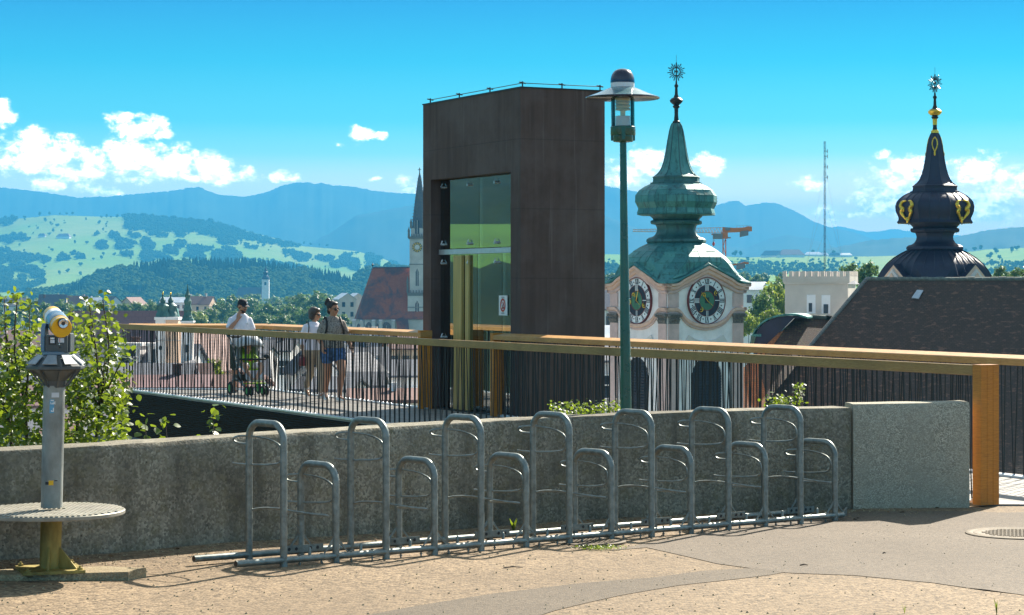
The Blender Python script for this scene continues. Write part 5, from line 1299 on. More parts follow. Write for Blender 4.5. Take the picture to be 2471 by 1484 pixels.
            if vis:
                z_ = zb__ + .05
                while z_ < zs + ww * .95:
                    r_ = ww * .97 if z_ < zs else math.sqrt(max(0, ww ** 2 - (z_ - zs) ** 2)) * .97
                    b = MB(); b.prism([(a + .03, -r_, z_), (a + .095, -r_, z_ - .07), (a + .095, -r_, z_ - .04), (a + .03, -r_, z_ + .03)], (0, 2 * r_, 0), M); bld(b, 'louvre_slat', MT['louvre']); z_ += .14
                b = MB(); b.prism([(a + .001, y, z) for y, z in [(-a * .60, Z(860)), (a * .60, Z(860)), (a * .60, Z(828)), (a * .45, Z(806)), (a * .30, Z(815)), (0, Z(822)), (-a * .30, Z(815)), (-a * .45, Z(806)), (-a * .60, Z(828))]], (.06, 0, 0), M); bld(b, 'raised_panel', MT['plaster_cream'])
    else:
        for ang, vis in faces[:2]:
            M = Matrix.Rotation(ang, 4, 'Z')
            zq = lambda v: CZ - (v - HZ) * k; hw_ = 50 * k
            for x0, f, zo, m_, nm in ((a * 1.16, 1.0, 0, MT['plaster_peach'], 'gable_cornice'), (a * 1.16 + .12, .80, -.16, MT['plaster_cream'], 'gable_moulding'), (a * 1.16 + .18, .62, -.30, MT['plaster_peach'], 'gable_field')):
                b = MB(); b.prism([(x0, -hw_ * f, zq(690)), (x0, hw_ * f, zq(690)), (x0, hw_ * f, zq(684) + zo), (x0, 0, zq(639) + zo * 1.6), (x0, -hw_ * f, zq(684) + zo)], (.16, 0, 0), M); bld(b, nm, m_)
            b = MB(); b.rings([[(x_, -hw_ * 1.08, zq(684)), (x_, 0, zq(637)), (x_, hw_ * 1.08, zq(684)), (x_, hw_ * 1.08, zq(686)), (x_, 0, zq(640)), (x_, -hw_ * 1.08, zq(686))] for x_ in (a * .55, a * 1.16 + .17)], True, True, M); bld(b, 'gable_roof', MT['copper_black'])
        # gilded ornaments: a lyre shaped mount on each main side of the onion, a pendant on each diagonal of the spire
        for i in range(4):
            OM = Matrix.Rotation(i * math.pi / 2 + .0, 4, 'Z') @ Matrix.Translation((px(96) / 1.04, 0, Z(487)))
            b = MB()
            for s_ in (-1, 1):
                b.tube(smooth_path([(.0, s_ * .10, .50), (.06, s_ * .34, .44), (.09, s_ * .46, .22), (.09, s_ * .30, .05), (.09, s_ * .40, -.12), (.06, s_ * .26, -.36), (-.06, s_ * .05, -.66)], 4), [.04 + .085 * math.sin(math.pi * q_ / 24) for q_ in range(25)], 6, M=OM)
                b.ball((.08, s_ * .50, .26), (.05, .09, .10), 8, 6, M=OM); b.ball((.09, s_ * .22, .0), (.05, .07, .14), 8, 6, M=OM)
            b.ball((-.0, 0, -.60), (.07, .09, .20), 8, 6, M=OM); bld(b, 'gilded_ornament', MT['gold'], 60)
            OM = Matrix.Rotation(i * math.pi / 2 + math.pi / 4, 4, 'Z') @ Matrix.Translation((px(17.5), 0, Z(330))) @ Matrix.Rotation(-.16, 4, 'Y')
            b = MB(); b.tube(smooth_path([(0, 0, .55), (.02, .12, .35), (.03, .14, .05), (.02, .05, -.2), (.02, .0, -.3), (.02, -.05, -.2), (.03, -.14, .05), (.02, -.12, .35), (0, 0, .55)], 3), .035, 5, M=OM); b.ball((.04, 0, -.42), (.04, .06, .14), 8, 5, M=OM); bld(b, 'gilded_pendant', MT['gold'], 60)
    return root
MT['clock_red'] = mat('dark_red_paint', (0.16, 0.02, 0.02), .5, 0, .1, 5)
MT['clock_black'] = mat('blue_black_paint', (0.012, 0.014, 0.03), .45, 0, .2, 5)
MT['clock_green'] = mat('verdigris_paint', (0.05, 0.17, 0.09), .5, 0, .3, 3)
MT['plaster_cream'] = mat('cream_plaster', (0.68, 0.62, 0.58), .8, 0, .08, 2)
MT['plaster_peach'] = mat('peach_plaster', (0.74, 0.50, 0.36), .8, 0, .08, 2)
onion_tower('clock_tower', 'pink and white church clock tower with green copper onion roof', 1632, 110.0, R(33.3), 1.0, 0)
onion_tower('onion_tower', 'church tower with blackened onion roof and gilded ornaments behind the brown roof', 2256, 126.0, R(33.3), .975, 25, dark=True)

# ------------------------------------------------------------------ the big brown roofs
def roof_plane(name, pts, m, parent, th=.12):
    P = [Vector(p) for p in pts]; n = (P[1] - P[0]).cross(P[2] - P[0]).normalized(); n = n if n.z > 0 else -n
    b = MB(); b.prism([p - n * th for p in P], n * th); return uv_mesh(b.build(name, m, parent))
church = thing('church_nave', 'long dark brown tiled church roof in front of the black onion tower', 'church roof', (18, 118, -29))
def onplane(u, v, P0_, n_):
    d = W(u, v, 1.0) - Vector((0, 0, CZ)); t = (P0_ - Vector((0, 0, CZ))).dot(n_) / d.dot(n_); return Vector((0, 0, CZ)) + d * t
ra = W(2092, 674, 122); rb_ = W(2650, 674, 119); rc_ = W(1960, 830, 118.0)
nA = (rb_ - ra).cross(rc_ - ra).normalized()
A_pts = [(2092, 674), (2650, 674), (2900, 1330), (1560, 1330), (1960, 830)]
A_ = [onplane(u, v, ra, nA) for u, v in A_pts]
roof_plane('main_roof', A_, MT['tile_brown'], church)
# ridge tiles
d = (A_[1] - A_[0]); L = d.length; d.normalize(); n = int(L / .42); ridge = MB(); ridge.tube([(0, -.20, 0), (0, .20, 0)], .13, 8); RT = ridge.mesh('ridge_tile', MT['tile_ridge'] if 'tile_ridge' in MT else mat('grey_green_ridge_tile', (0.14, 0.15, 0.13), .85, 0, .35, 4), 40)
Rz = d.to_track_quat('Y', 'Z').to_matrix().to_4x4()
for i in range(min(n, 34)):
    p = A_[0] + d * (.21 + i * .42); M = Matrix.Translation(p + Vector((0, 0, rnd.uniform(-.01, .03)))) @ Rz; put('ridge_tile', RT, church, wmat(church).inverted() @ M)
b = MB(); b.prism([A_[0] + Vector((0, 9, 0)), A_[1] + Vector((0, 9, 0)), A_[2] + Vector((0, 22, 0)), A_[3] + Vector((0, 16, 0))], (0, 0, -.3)); b.build('rear_roof', MT['tile_brown'], church) if False else None
# gable verge along the left edge
vA = A_[4] - A_[0]
b = MB(); b.tube([A_[0] + Vector((0, 0, .05)), A_[4] + Vector((0, 0, .05)), A_[3] + Vector((0, 0, .05))], .10, 6); b.build('verge', MT['capital'], church)
# roof light
sk = [onplane(u, v, ra, nA) + (nA if nA.z > 0 else -nA) * .05 for u, v in ((2200, 722), (2213, 703), (2228, 704), (2217, 724))]
b = MB(); b.prism(sk, (nA if nA.z > 0 else -nA) * .06); b.build('roof_light', MT['zinc'] if 'zinc' in MT else mat('pale_zinc', (0.45, 0.5, 0.55), .35, .4, .1, 5), church)
# lower roof with the valley, hidden tower side
low = thing('side_chapel_roof', 'smaller reddish tiled roof in the valley left of the big brown roof', 'roof', (12, 117, -29))
la = W(1921, 762, 119.5); lc = W(2016, 768, 120.6); ld = onplane(1960, 830, ra, nA); nB = (lc - la).cross(ld - la).normalized()
Bp = [(1921, 762), (2016, 768), (1960, 832), (1760, 1080), (1560, 1330), (1480, 1330), (1480, 1200), (1795, 886)]
roof_plane('tiled_roof', [onplane(u, v, la, nB) - Vector((0, 0, .06)) for u, v in Bp], MT['tile_mix'], low)
Op = [(1880, 802), (1893, 796), (1830, 880), (1850, 960), (1800, 1120), (1480, 1330), (1480, 1200), (1795, 886), (1852, 829)]
nBu = nB if nB.z > 0 else -nB
roof_plane('new_orange_tiling', [onplane(u, v, la, nB) + nBu * .012 for u, v in Op], MT['tile_orange'], low, .05)
ld_ = onplane(2010, 768, la, nB) - onplane(1921, 762, la, nB)
n = 12
for i in range(n):
    p = onplane(1921, 762, la, nB) + ld_ * ((i + .5) / n); M = Matrix.Translation(p) @ ld_.to_track_quat('Y', 'Z').to_matrix().to_4x4(); put('ridge_tile', RT, low, wmat(low).inverted() @ M)
# copper volute (curved gable) at the left of that roof
vol = thing('copper_volute', 'curved green copper covered gable scroll beside the clock tower', 'gable', (11, 117, -29))
Yv = 117.5; out = [(1948, 764), (1925, 758), (1900, 757), (1875, 760), (1850, 769), (1832, 782), (1820, 797), (1816, 805)]
fnt = [W(u, v, Yv) for u, v in out]; back = Vector((.9, 3.4, 0))
b = MB(); b.rings([[p, p + Vector((0, 0, -.10)) + back * 0, p + back + Vector((0, 0, -.10)), p + back] for p in smooth_path(fnt, 3)], True, True); b.build('copper_roof', MT['patina'], vol, 40)
out2 = [(1812, 809), (1811, 822), (1806, 834), (1797, 845), (1780, 858)]
b = MB(); b.rings([[p, p + Vector((.0, 0, -.1)), p + back + Vector((0, 0, -.1)), p + back] for p in smooth_path([W(u, v, Yv + .05) for u, v in out2], 3)], True, True); b.build('copper_roof', MT['patina'], vol, 40)
b = MB(); b.prism([W(1816, 806, Yv + .1), W(1836, 806, Yv + .1), W(1836, 812, Yv + .1), W(1812, 812, Yv + .1)], back * .9); b.build('step_flashing', MT['patina'], vol)
face = [W(u, v, Yv + .25) for u, v in [(1948, 768), (1925, 763), (1902, 762), (1877, 765), (1853, 774), (1837, 786), (1827, 800), (1826, 812), (1820, 830), (1812, 846), (1830, 860), (1855, 830), (1915, 768)]]
b = MB(); b.prism(face, (0, .25, 0)); b.build('gable_face', MT['copper_black'], vol)

# ------------------------------------------------------------------ crenellated tower
ct = thing('crenellated_tower', 'square beige tower with battlements and two small windows', 'tower', (33, 201, -29))
kY = 200.0; fa, fb = W(1894, 700, kY), W(2046, 700, kY - 1.5); fc = fb + Vector((1.75, 6.0, 0))
ux = (fb - fa); ux.z = 0; wid = ux.length; ux.normalize(); uy = Vector((-ux.y, ux.x, 0)); 
zt = W(0, 667, kY).z; zm = W(0, 654.5, kY).z; zl = W(0, 674, kY).z; dep = 5.5
sv_ = (fc - fb); sv_.z = 0; sv_.normalize()
def quadbox(p, a_, b_, z0, z1, nm, m):
    b = MB(); p = Vector((p.x, p.y, 0)); b.prism([p + Vector((0, 0, z0)), p + a_ + Vector((0, 0, z0)), p + a_ + b_ + Vector((0, 0, z0)), p + b_ + Vector((0, 0, z0))], (0, 0, z1 - z0)); return b.build(nm, m, ct)
quadbox(fa, ux * wid, sv_ * dep, -29, zl - .3, 'wall', MT['render_beige'])
quadbox(fa - ux * .18 - sv_ * .18, ux * (wid + .36), sv_ * (dep + .36), zl - .3, zt, 'parapet', MT['render_beige'])
quadbox(fa - ux * .10 - sv_ * .1, ux * (wid + .2), sv_ * (dep + .2), zl - .42, zl - .302, 'string_course', MT['stone_grey'])
nm_ = 11; pitch = (wid + .36) / (nm_ - .42)
for i in range(nm_):
    quadbox(fa - ux * .18 - sv_ * .18 + ux * (i * pitch), ux * (pitch * .58), sv_ * .4, zt + .001, zm, 'merlon', MT['render_beige'])
    quadbox(fa - ux * .18 + sv_ * (dep - .22) + ux * (i * pitch), ux * (pitch * .58), sv_ * .4, zt + .001, zm, 'merlon', MT['render_beige'])
for i in range(1, 10): quadbox(fb + ux * -.22 - sv_ * .18 + sv_ * (i * (dep + .36) / 10), ux * .4, sv_ * ((dep + .36) / 10 * .58), zt + .001, zm, 'merlon', MT['render_beige'])
for u0, u1, v0, v1, w0, w1, wv in ((1946, 1967, 711, 752, 1951, 1959, 731), (1983, 2004, 712, 756, 1988, 1999, 734)):
    p = W(u0, 0, kY - .75); q_ = W(u1, 0, kY - .75); t0 = (Vector((p.x, p.y, 0)) - Vector((fa.x, fa.y, 0))).dot(ux)
    quadbox(fa + ux * t0 - uy * .05, ux * ((u1 - u0) * kY / F), uy * .06, W(0, 757, kY).z, W(0, v0, kY).z, 'pale_panel', MT['render_white'])
    quadbox(fa + ux * (t0 + (w0 - u0) * kY / F) - uy * .09, ux * ((w1 - w0) * kY / F), uy * .05, W(0, v1, kY).z, W(0, wv, kY).z, 'window', MT['pane'])
for i in range(8): quadbox(fa - uy * 2.2 + ux * (1.6 + i * .95), ux * .6, uy * .5, W(0, 768, kY).z, W(0, 755.5, kY).z, 'low_merlon', MT['render_beige'])
quadbox(fa - uy * 2.25 + ux * 1.4, ux * 8.2, uy * .6, -29, W(0, 768, kY).z - .002, 'forecourt_wall', MT['render_beige'])
# small pavilion roof peeping right of it
b = MB(); e = [W(2044, 685, 170), W(2064, 686, 170), W(2075, 686, 172), W(2054, 684, 173)]; b.add(e + [W(2062, 676, 171.5)], [(0, 1, 4), (1, 2, 4), (2, 3, 4), (3, 0, 4), (3, 2, 1, 0)]); o = b.build('pavilion_roof', MT['tile_slate']); uv_mesh(o); tag(o, 'tiny hipped roof peeping out at the big roof ridge corner', 'roof')

# ------------------------------------------------------------------ radio mast
YM = 720; p0, p1 = W(1990, 700, YM), W(1990, 341, YM)
mast = thing('radio_mast', 'tall thin guyed radio mast standing behind the crenellated tower', 'mast', (p0.x, p0.y, -29))
b = MB(); w = .32
zz = [-29 + (p1.z + 29) * i / 90 for i in range(91)]
for a in (0, 2.094, 4.189): b.tube([(p0.x + w * math.cos(a), p0.y + w * math.sin(a), -29), (p0.x + w * math.cos(a), p0.y + w * math.sin(a), p1.z)], .075, 4)
for i in range(90):
    a, c = (i % 3) * 2.094, ((i + 1) % 3) * 2.094
    b.tube([(p0.x + w * math.cos(a), p0.y + w * math.sin(a), zz[i]), (p0.x + w * math.cos(c), p0.y + w * math.sin(c), zz[i + 1])], .05, 3)
b.build('lattice', MT['mastm'] if 'mastm' in MT else mat('dull_mast_steel', (.06, .07, .09), .6, .2, .1, 1), mast)
for v in (365, 377, 403, 428):
    z = W(0, v, YM).z; b = MB(); b.tube([(p0.x, p0.y, z), (p0.x + .9, p0.y, z)], .08, 4); b.tube([(p0.x + .9, p0.y, z - .6), (p0.x + .9, p0.y, z + .6)], .12, 4); b.build('antenna', MT['cw'], mast)
for v, dx in ((400, 13), (480, 17), (560, 19)):
    z = W(0, v, YM).z
    for s_ in (-1, 1):
        b = MB(); b.tube([(p0.x, p0.y, z), (p0.x + s_ * dx, p0.y - 4, -29)], .022, 3); b.build('guy_wire', MT['cw'], mast)

# ------------------------------------------------------------------ cranes
YC = 520.0
def crane(name, label, tip_u, tip_v, m_u, jt, jb, cb_u, cb_v0, cb_v1, base_v, full=True):
    pm = W(m_u, jb, YC); root = thing(name, label, 'crane', (pm.x, pm.y, -29)); kk = YC / F
    def P(u, v, dy=0): q_ = W(u, v, YC); return Vector((q_.x, q_.y + dy, q_.z))
    if full:
        # mast
        b = MB(); hw = 5.4 * kk / 1.6
        for sx in (-1, 1):
            for sy in (-1, 1): b.tube([P(m_u + 1, 0) * 0 + Vector((pm.x + sx * hw, pm.y + sy * hw, -29)), Vector((pm.x + sx * hw, pm.y + sy * hw, P(0, 575).z))], .09, 4)
        n = 22; zs_ = [-29 + (P(0, 575).z + 29) * i / n for i in range(n + 1)]
        for i in range(n):
            for sy in (-1, 1):
                s_ = 1 if i % 2 else -1; b.tube([Vector((pm.x - s_ * hw, pm.y + sy * hw, zs_[i])), Vector((pm.x + s_ * hw, pm.y + sy * hw, zs_[i + 1]))], .06, 3)
            for sx in (-1, 1):
                s_ = 1 if i % 2 else -1; b.tube([Vector((pm.x + sx * hw, pm.y - s_ * hw, zs_[i])), Vector((pm.x + sx * hw, pm.y + s_ * hw, zs_[i + 1]))], .06, 3)
        b.build('mast', MT['crane'], root)
        b = MB(); b.box(pm.x - .75, pm.x + .75, pm.y - .75, pm.y + .75, P(0, 576).z, P(0, 560).z); b.build('slewing_unit', MT['crane'], root)
        b = MB(); c = P(1731, 569); b.box(c.x - 1.1, c.x + 1.1, c.y - 1.6, c.y - .2, P(0, 577).z, P(0, 564).z); b.build('cab', MT['cw'], root)
        b = MB(); c = P(1757, 573); b.box(c.x - .9, c.x + .6, c.y - .6, c.y + .6, P(0, 575).z, P(0, 572).z); b.build('platform', MT['cw'], root)
        # jib: triangular lattice
        b = MB(); n = 30
        for i in range(n):
            def J(i, k):
                u = m_u + (tip_u - m_u) * i / n; top = jt + (tip_v - 3 - jt) * i / n; bot = jb + (tip_v + 1.5 - jb) * i / n
                return [P(u, top), P(u, bot, -.7), P(u, bot, .7)][k]
            for k in range(3): b.tube([J(i, k), J(i + 1, k)], .085 if k == 0 else .075, 4)
            b.tube([J(i, 1), J(i + .5, 0)], .045, 3); b.tube([J(i + .5, 0), J(i + 1, 1)], .045, 3); b.tube([J(i, 2), J(i + .5, 0)], .045, 3); b.tube([J(i + .5, 0), J(i + 1, 2)], .045, 3); b.tube([J(i, 1), J(i, 2)], .04, 3)
        b.build('jib', MT['crane_pale'], root)
        b = MB(); c = P(1722, 565); b.box(c.x - .5, c.x + .5, c.y - .5, c.y + .5, P(0, 567).z, P(0, 563.5).z); b.build('trolley', MT['crane'], root)
        b = MB(); b.tube([P(1721, 567), P(1721, 584)], .04, 4); b.tube([P(1723, 567), P(1723, 584)], .04, 4); b.build('hoist_rope', MT['cw'], root)
        b = MB(); c = P(1722, 588); b.lathe([(.05, -.6), (.28, -.3), (.32, .1), (.1, .5)], 8, c=tuple(c)); b.build('hook_block', MT['red'], root)
        b = MB(); c = P(1755, 553); b.box(c.x - .6, c.x + .6, c.y - .8, c.y + .2, P(0, 556).z, P(0, 549).z); b.build('control_box', MT['cw'], root)
    # counter-jib
    b = MB(); b.prism([P(m_u - 4, jt - 1, -.6), P(m_u + 22, jt + 1, -.6), P(cb_u - 20, cb_v0 + 3, -.6), P(cb_u - 9, cb_v0, -.6), P(cb_u, cb_v0 + 1, -.6), P(cb_u, cb_v1 - 8, -.6), P(cb_u - 28, cb_v1 - 6, -.6), P(m_u + 14, jb - 1, -.6), P(m_u - 4, jb, -.6)], (0, 1.2, 0)); b.build('counter_jib', MT['crane'], root)
    b = MB(); b.prism([P(cb_u - 28, cb_v1 - 8, -.9), P(cb_u - 9, cb_v1 - 10, -.9), P(cb_u - 9, cb_v1 + 2, -.9), P(cb_u - 28, cb_v1 + 6, -.9)], (0, 1.8, 0)); b.build('counterweight', MT['cw'], root)
    b = MB()
    for i in range(5): b.tube([P(m_u + 30 + i * 8, cb_v0 + 4), P(m_u + 30 + i * 8, cb_v0 - 1)], .04, 3)
    b.tube([P(m_u + 28, cb_v0 - 1), P(cb_u - 2, cb_v0 - 2)], .04, 3); b.build('guard_rail', MT['cw'], root)
    return root
crane('tower_crane', 'orange tower crane with its lattice jib passing behind the green onion roof', 1527, 557, 1748, 549, 562, 1814, 546, 566, 700)
crane('tower_crane', 'lower second crane whose orange counter-jib shows right of the green roof', 1600, 640, 1742, 636, 645, 1806, 632, 645, 700, False)
# ------------------------------------------------------------------ town in the valley
win_b = MB(); win_b.box(-.5, .5, -.04, .02, 0, 1); WIN = win_b.mesh('window', MT['pane'])
fr_b = MB()
for x0, x1, z0, z1 in ((-.58, -.5, -.06, 1.06), (.5, .58, -.06, 1.06), (-.5, .5, 1.0, 1.06), (-.5, .5, -.06, 0), (-.03, .03, 0, 1), (-.5, .5, .55, .60)): fr_b.box(x0, x1, -.08, .01, z0, z1)
FRM = fr_b.mesh('window_frame', MT['render_white'])
rt = random.Random(21)
def house(label, u, v_eave, Y, w, d, rot, rh, wallm, roofm, ridge='x', nx=0, nz=0, chim=1, name='house', cat='house', group=None, hip=0.0, wsz=(1.0, 1.5), frames=True, over=.35, dormers=0, top=.9):
    p = W(u, v_eave, Y); ze = p.z; root = thing(name, label, cat, (p.x, p.y, -29), R(rot), group)
    hz = ze + 29; a, c = w / 2, d / 2
    b = MB(); b.box(-a, a, -c, c, 0, hz)
    if not hip:
        if ridge == 'x': 
            for s in (-1, 1): b.prism([(s * a, -c, hz), (s * a, c, hz), (s * a, 0, hz + rh)], (-s * .25, 0, 0))
        else:
            for s in (-1, 1): b.prism([(-a, s * c, hz), (a, s * c, hz), (0, s * c, hz + rh)], (0, -s * .25, 0))
    b.build('wall', wallm, root, local=True)
    o = over; th = .16; b = MB()
    if ridge == 'x':
        hx = a + o * .6 - hip * a * 0
        rx = (a + o * .6) * (1 - hip)
        sl = rh / c; ey = c + o; ez = hz - o * sl + .05
        for s in (-1, 1):
            q = [(-hx, s * ey, ez), (hx, s * ey, ez), (rx, 0, hz + rh + .05), (-rx, 0, hz + rh + .05)]
            b.prism(q, (0, 0, th))
        if hip:
            for s in (-1, 1): b.prism([(s * hx, -ey, ez), (s * hx, ey, ez), (s * rx, 0, hz + rh + .05)], (0, 0, th))
    else:
        hy = c + o * .6; ry = hy * (1 - hip); sl = rh / a; ex = a + o; ez = hz - o * sl + .05
        for s in (-1, 1): b.prism([(s * ex, -hy, ez), (s * ex, hy, ez), (0, ry, hz + rh + .05), (0, -ry, hz + rh + .05)], (0, 0, th))
        if hip:
            for s in (-1, 1): b.prism([(-ex, s * hy, ez), (ex, s * hy, ez), (0, s * ry, hz + rh + .05)], (0, 0, th))
    rf_ = b.build('roof', roofm, root, local=True); uv_mesh(rf_)
    for k in range(chim):
        cx = a * rt.uniform(-.7, .7); cy = c * rt.uniform(-.4, .4); zr = hz + rh * (1 - (abs(cy) / c if ridge == 'x' else abs(cx) / a))
        q_ = max(.35, min(1.0, w / 10)); b = MB(); b.box(cx - .4 * q_, cx + .4 * q_, cy - .3 * q_, cy + .3 * q_, zr - .4, zr + 1.3 * q_); b.box(cx - .48 * q_, cx + .48 * q_, cy - .38 * q_, cy + .38 * q_, zr + 1.3 * q_, zr + 1.45 * q_); ch = b.build('chimney', rt.choice((MT['render_white'], MT['stone_grey'], MT['tile_town'])), root, local=True); ch.parent = rf_
    for k in range(dormers):
        cx = a * (-.7 + 1.4 * (k + .5) / dormers); b = MB(); y0 = -c * .75; zr = hz + rh * .25
        b.box(cx - .8, cx + .8, y0, y0 + c * .5, zr - .3, zr + 1.3); b.box(cx - .95, cx + .95, y0 - .15, y0 + c * .6, zr + 1.3, zr + 1.5); dm = b.build('dormer', MT['render_white'], root, local=True)
        wn = put('window', WIN, root, Matrix.Translation((cx, y0 - .02, zr + .1)) @ Matrix.Diagonal((.9, 1, 1.0, 1)))
    for j in range(nz):
        for i in range(nx):
            x = -a + w * (i + .5) / nx; z = hz - top - wsz[1] - j * 3.1
            M = Matrix.Translation((x, -c - .03, z)) @ Matrix.Diagonal((wsz[0], 1, wsz[1], 1)); wn = put('window', WIN, root, M)
            if frames: f = put('window_frame', FRM, root, M); f.parent = wn; f.matrix_basis = Matrix.Identity(4)
    return root
TW = dict(w=MT['render_white'], c=MT['render_cream'], p=MT['render_peach'], g=MT['render_grey'], b=MT['render_beige'])
TR = dict(t=MT['tile_town'], s=MT['tile_slate'], m=MT['tile_maroon'], z=MT['zincr'] if 'zincr' in MT else mat('pale_metal_roof', (0.50, 0.53, 0.58), .4, .3, .1, .5), o=MT['tile_orange'])
# row by row, as seen between the balusters and above the handrail
H = [
 ('long maroon roofed hall behind the sapling tree and lookout corner', 310, 858, 250, 13, 9, 4, 4.9, 'b', 'm', 'x', 5, 1, 0),
 ('slate roofed white house with a wide dormer below the lookout corner', 372, 893, 150, 6.2, 6, -8, 1.6, 'w', 's', 'x', 4, 2, 1),
 ('low blue slate roofed house directly below the left end of the lookout', 352, 918, 120, 5.0, 5, 3, .75, 'g', 's', 'x', 3, 2, 1),
 ('white walled maroon roofed house nearest below the lookout end railing', 372, 936, 104, 5.0, 4, 6, .42, 'w', 'm', 'x', 3, 1, 1),
 ('large peach gabled house whose steep lit roof edge slopes right', 470, 888, 175, 5.6, 10, -16, 2.7, 'p', 't', 'y', 2, 3, 0),
 ('dull red roofed house behind the yellow green tree', 528, 868, 270, 8, 8, 12, 2.6, 'p', 't', 'x', 4, 2, 2),
 ('red roofed house low beside the white church spire shaft', 452, 936, 125, 2.6, 4, 10, 1.2, 'w', 't', 'x', 2, 1, 0),
 ('off-white narrow house left of the yellow green tree', 455, 905, 140, 1.7, 4, 0, .7, 'w', 's', 'y', 1, 3, 0),
 ('pale apartment house with three rows of windows behind the stroller', 668, 846, 230, 4.4, 8, -6, .9, 'w', 's', 'x', 4, 4, 2),
 ('white apartment house with many windows left of the older woman', 622, 858, 210, 2.6, 7, -4, .8, 'w', 's', 'x', 3, 4, 1),
 ('white gabled house behind the legs of the older woman', 745, 893, 165, 2.6, 6, 14, 1.3, 'w', 's', 'y', 2, 2, 0),
 ('pale gabled house with a lit roof edge right of the walking woman', 836, 900, 150, 2.6, 7, -20, 1.15, 'w', 's', 'y', 1, 2, 0),
 ('dark slate roofed house with chimneys right of the walking woman', 872, 874, 200, 4.6, 7, 6, 1.2, 'w', 's', 'x', 4, 2, 3),
 ('broad dark roofed lavender house left of the lift', 948, 905, 170, 5.0, 6, 3, 1.0, 'w', 's', 'x', 4, 2, 2),
 ('small slate roofed house at the foot of the broad lavender house', 880, 930, 128, 2.2, 4, 0, .6, 'g', 's', 'x', 2, 1, 0),
 ('white house with low red roof nearest the lift behind the railing', 950, 966, 108, 4.2, 4, 5, .40, 'w', 't', 'x', 3, 1, 1),
 ('white rendered house under a grey roof right behind the walking woman', 800, 940, 118, 3.0, 4, -10, .5, 'w', 's', 'x', 3, 1, 0),
 ('slate blue roofed house behind the man', 590, 905, 190, 4.0, 6, 8, 1.7, 'w', 's', 'x', 3, 2, 1),
 ('white low house with red roof below the yellow green tree', 560, 935, 120, 3.4, 4, -6, .5, 'w', 't', 'x', 3, 1, 1),
 ('grey roofed row house far behind the lookout railing', 720, 850, 330, 10, 9, -3, 2.4, 'g', 's', 'x', 5, 2, 3),
 ('slate roofed white town house left of the gothic church', 800, 830, 360, 9, 9, 6, 2.0, 'w', 's', 'x', 5, 2, 2),
 ('slate roofed town house in front of the gothic church choir', 905, 845, 330, 9, 8, -4, 2.6, 'w', 's', 'x', 5, 2, 3),
 ('pink rendered house with red roof in front of the church tower', 985, 840, 300, 6, 8, 9, 1.8, 'p', 't', 'x', 4, 2, 1),
 ('pinkish row of houses far behind the telescope', 60, 826, 420, 16, 9, 4, 2.2, 'p', 't', 'x', 8, 2, 3),
 ('wide brick-red roofed block left of the telescope', 20, 872, 260, 9, 8, -8, 2.0, 'w', 't', 'x', 5, 2, 2),
 ('white house with grey roof right of the telescope pole', 190, 900, 200, 7, 7, 10, 2.0, 'w', 's', 'x', 4, 2, 1),
 ('slate roofed house half hidden by the sapling tree', 255, 930, 150, 5, 6, -5, 1.4, 'g', 's', 'x', 4, 2, 1),
 ('white walled house below the left end of the footbridge', 285, 1000, 92, 2.4, 4, 8, .7, 'w', 's', 'x', 2, 2, 1),
 ('dark slate roof close below the left end of the footbridge', 330, 1050, 78, 2.4, 4, -12, .5, 'g', 's', 'x', 2, 1, 0),
 ('maroon roofed house low behind the sapling leaves', 160, 975, 120, 4.4, 5, 6, .9, 'w', 'm', 'x', 4, 2, 1),
 ('grey roofed house at the left edge under the leaves', 30, 960, 130, 4.6, 5, -4, 1.0, 'b', 's', 'x', 4, 2, 1),
 ('cream house with slate roof low at the left edge', 60, 1040, 88, 3.2, 4, 5, .6, 'c', 's', 'x', 3, 2, 0),
 ('white house with mossy roof below the sapling tree', 225, 1050, 84, 2.6, 4, -8, .6, 'w', 't', 'x', 3, 2, 0),
 ('slate roofed house left of the clock tower beside the lift', 1462, 745, 300, 6, 8, 5, 2.6, 'w', 's', 'x', 3, 2, 1),
 ('white house with grey roof between lift and clock tower', 1466, 815, 210, 3.5, 6, 0, 1.0, 'w', 'z', 'x', 2, 2, 1),
 ('grey roofed house low between lift and clock tower', 1466, 870, 150, 3, 6, 4, .8, 'g', 's', 'x', 2, 3, 0),
 ('pale house with a metal roof right of the clock tower trees', 1812, 700, 420, 5, 8, -10, 1.4, 'w', 'z', 'x', 3, 2, 0),
]
for h in H:
    lab, u, ve, Y, w, d, rot, rh, wm, rm, rg_, nx, nz, ch = h
    house(lab, u, ve, Y, w, d, rot, rh, TW[wm], TR[rm], rg_, nx, nz, ch, dormers=(2 if 'dormer' in lab else 0), frames=Y < 260)
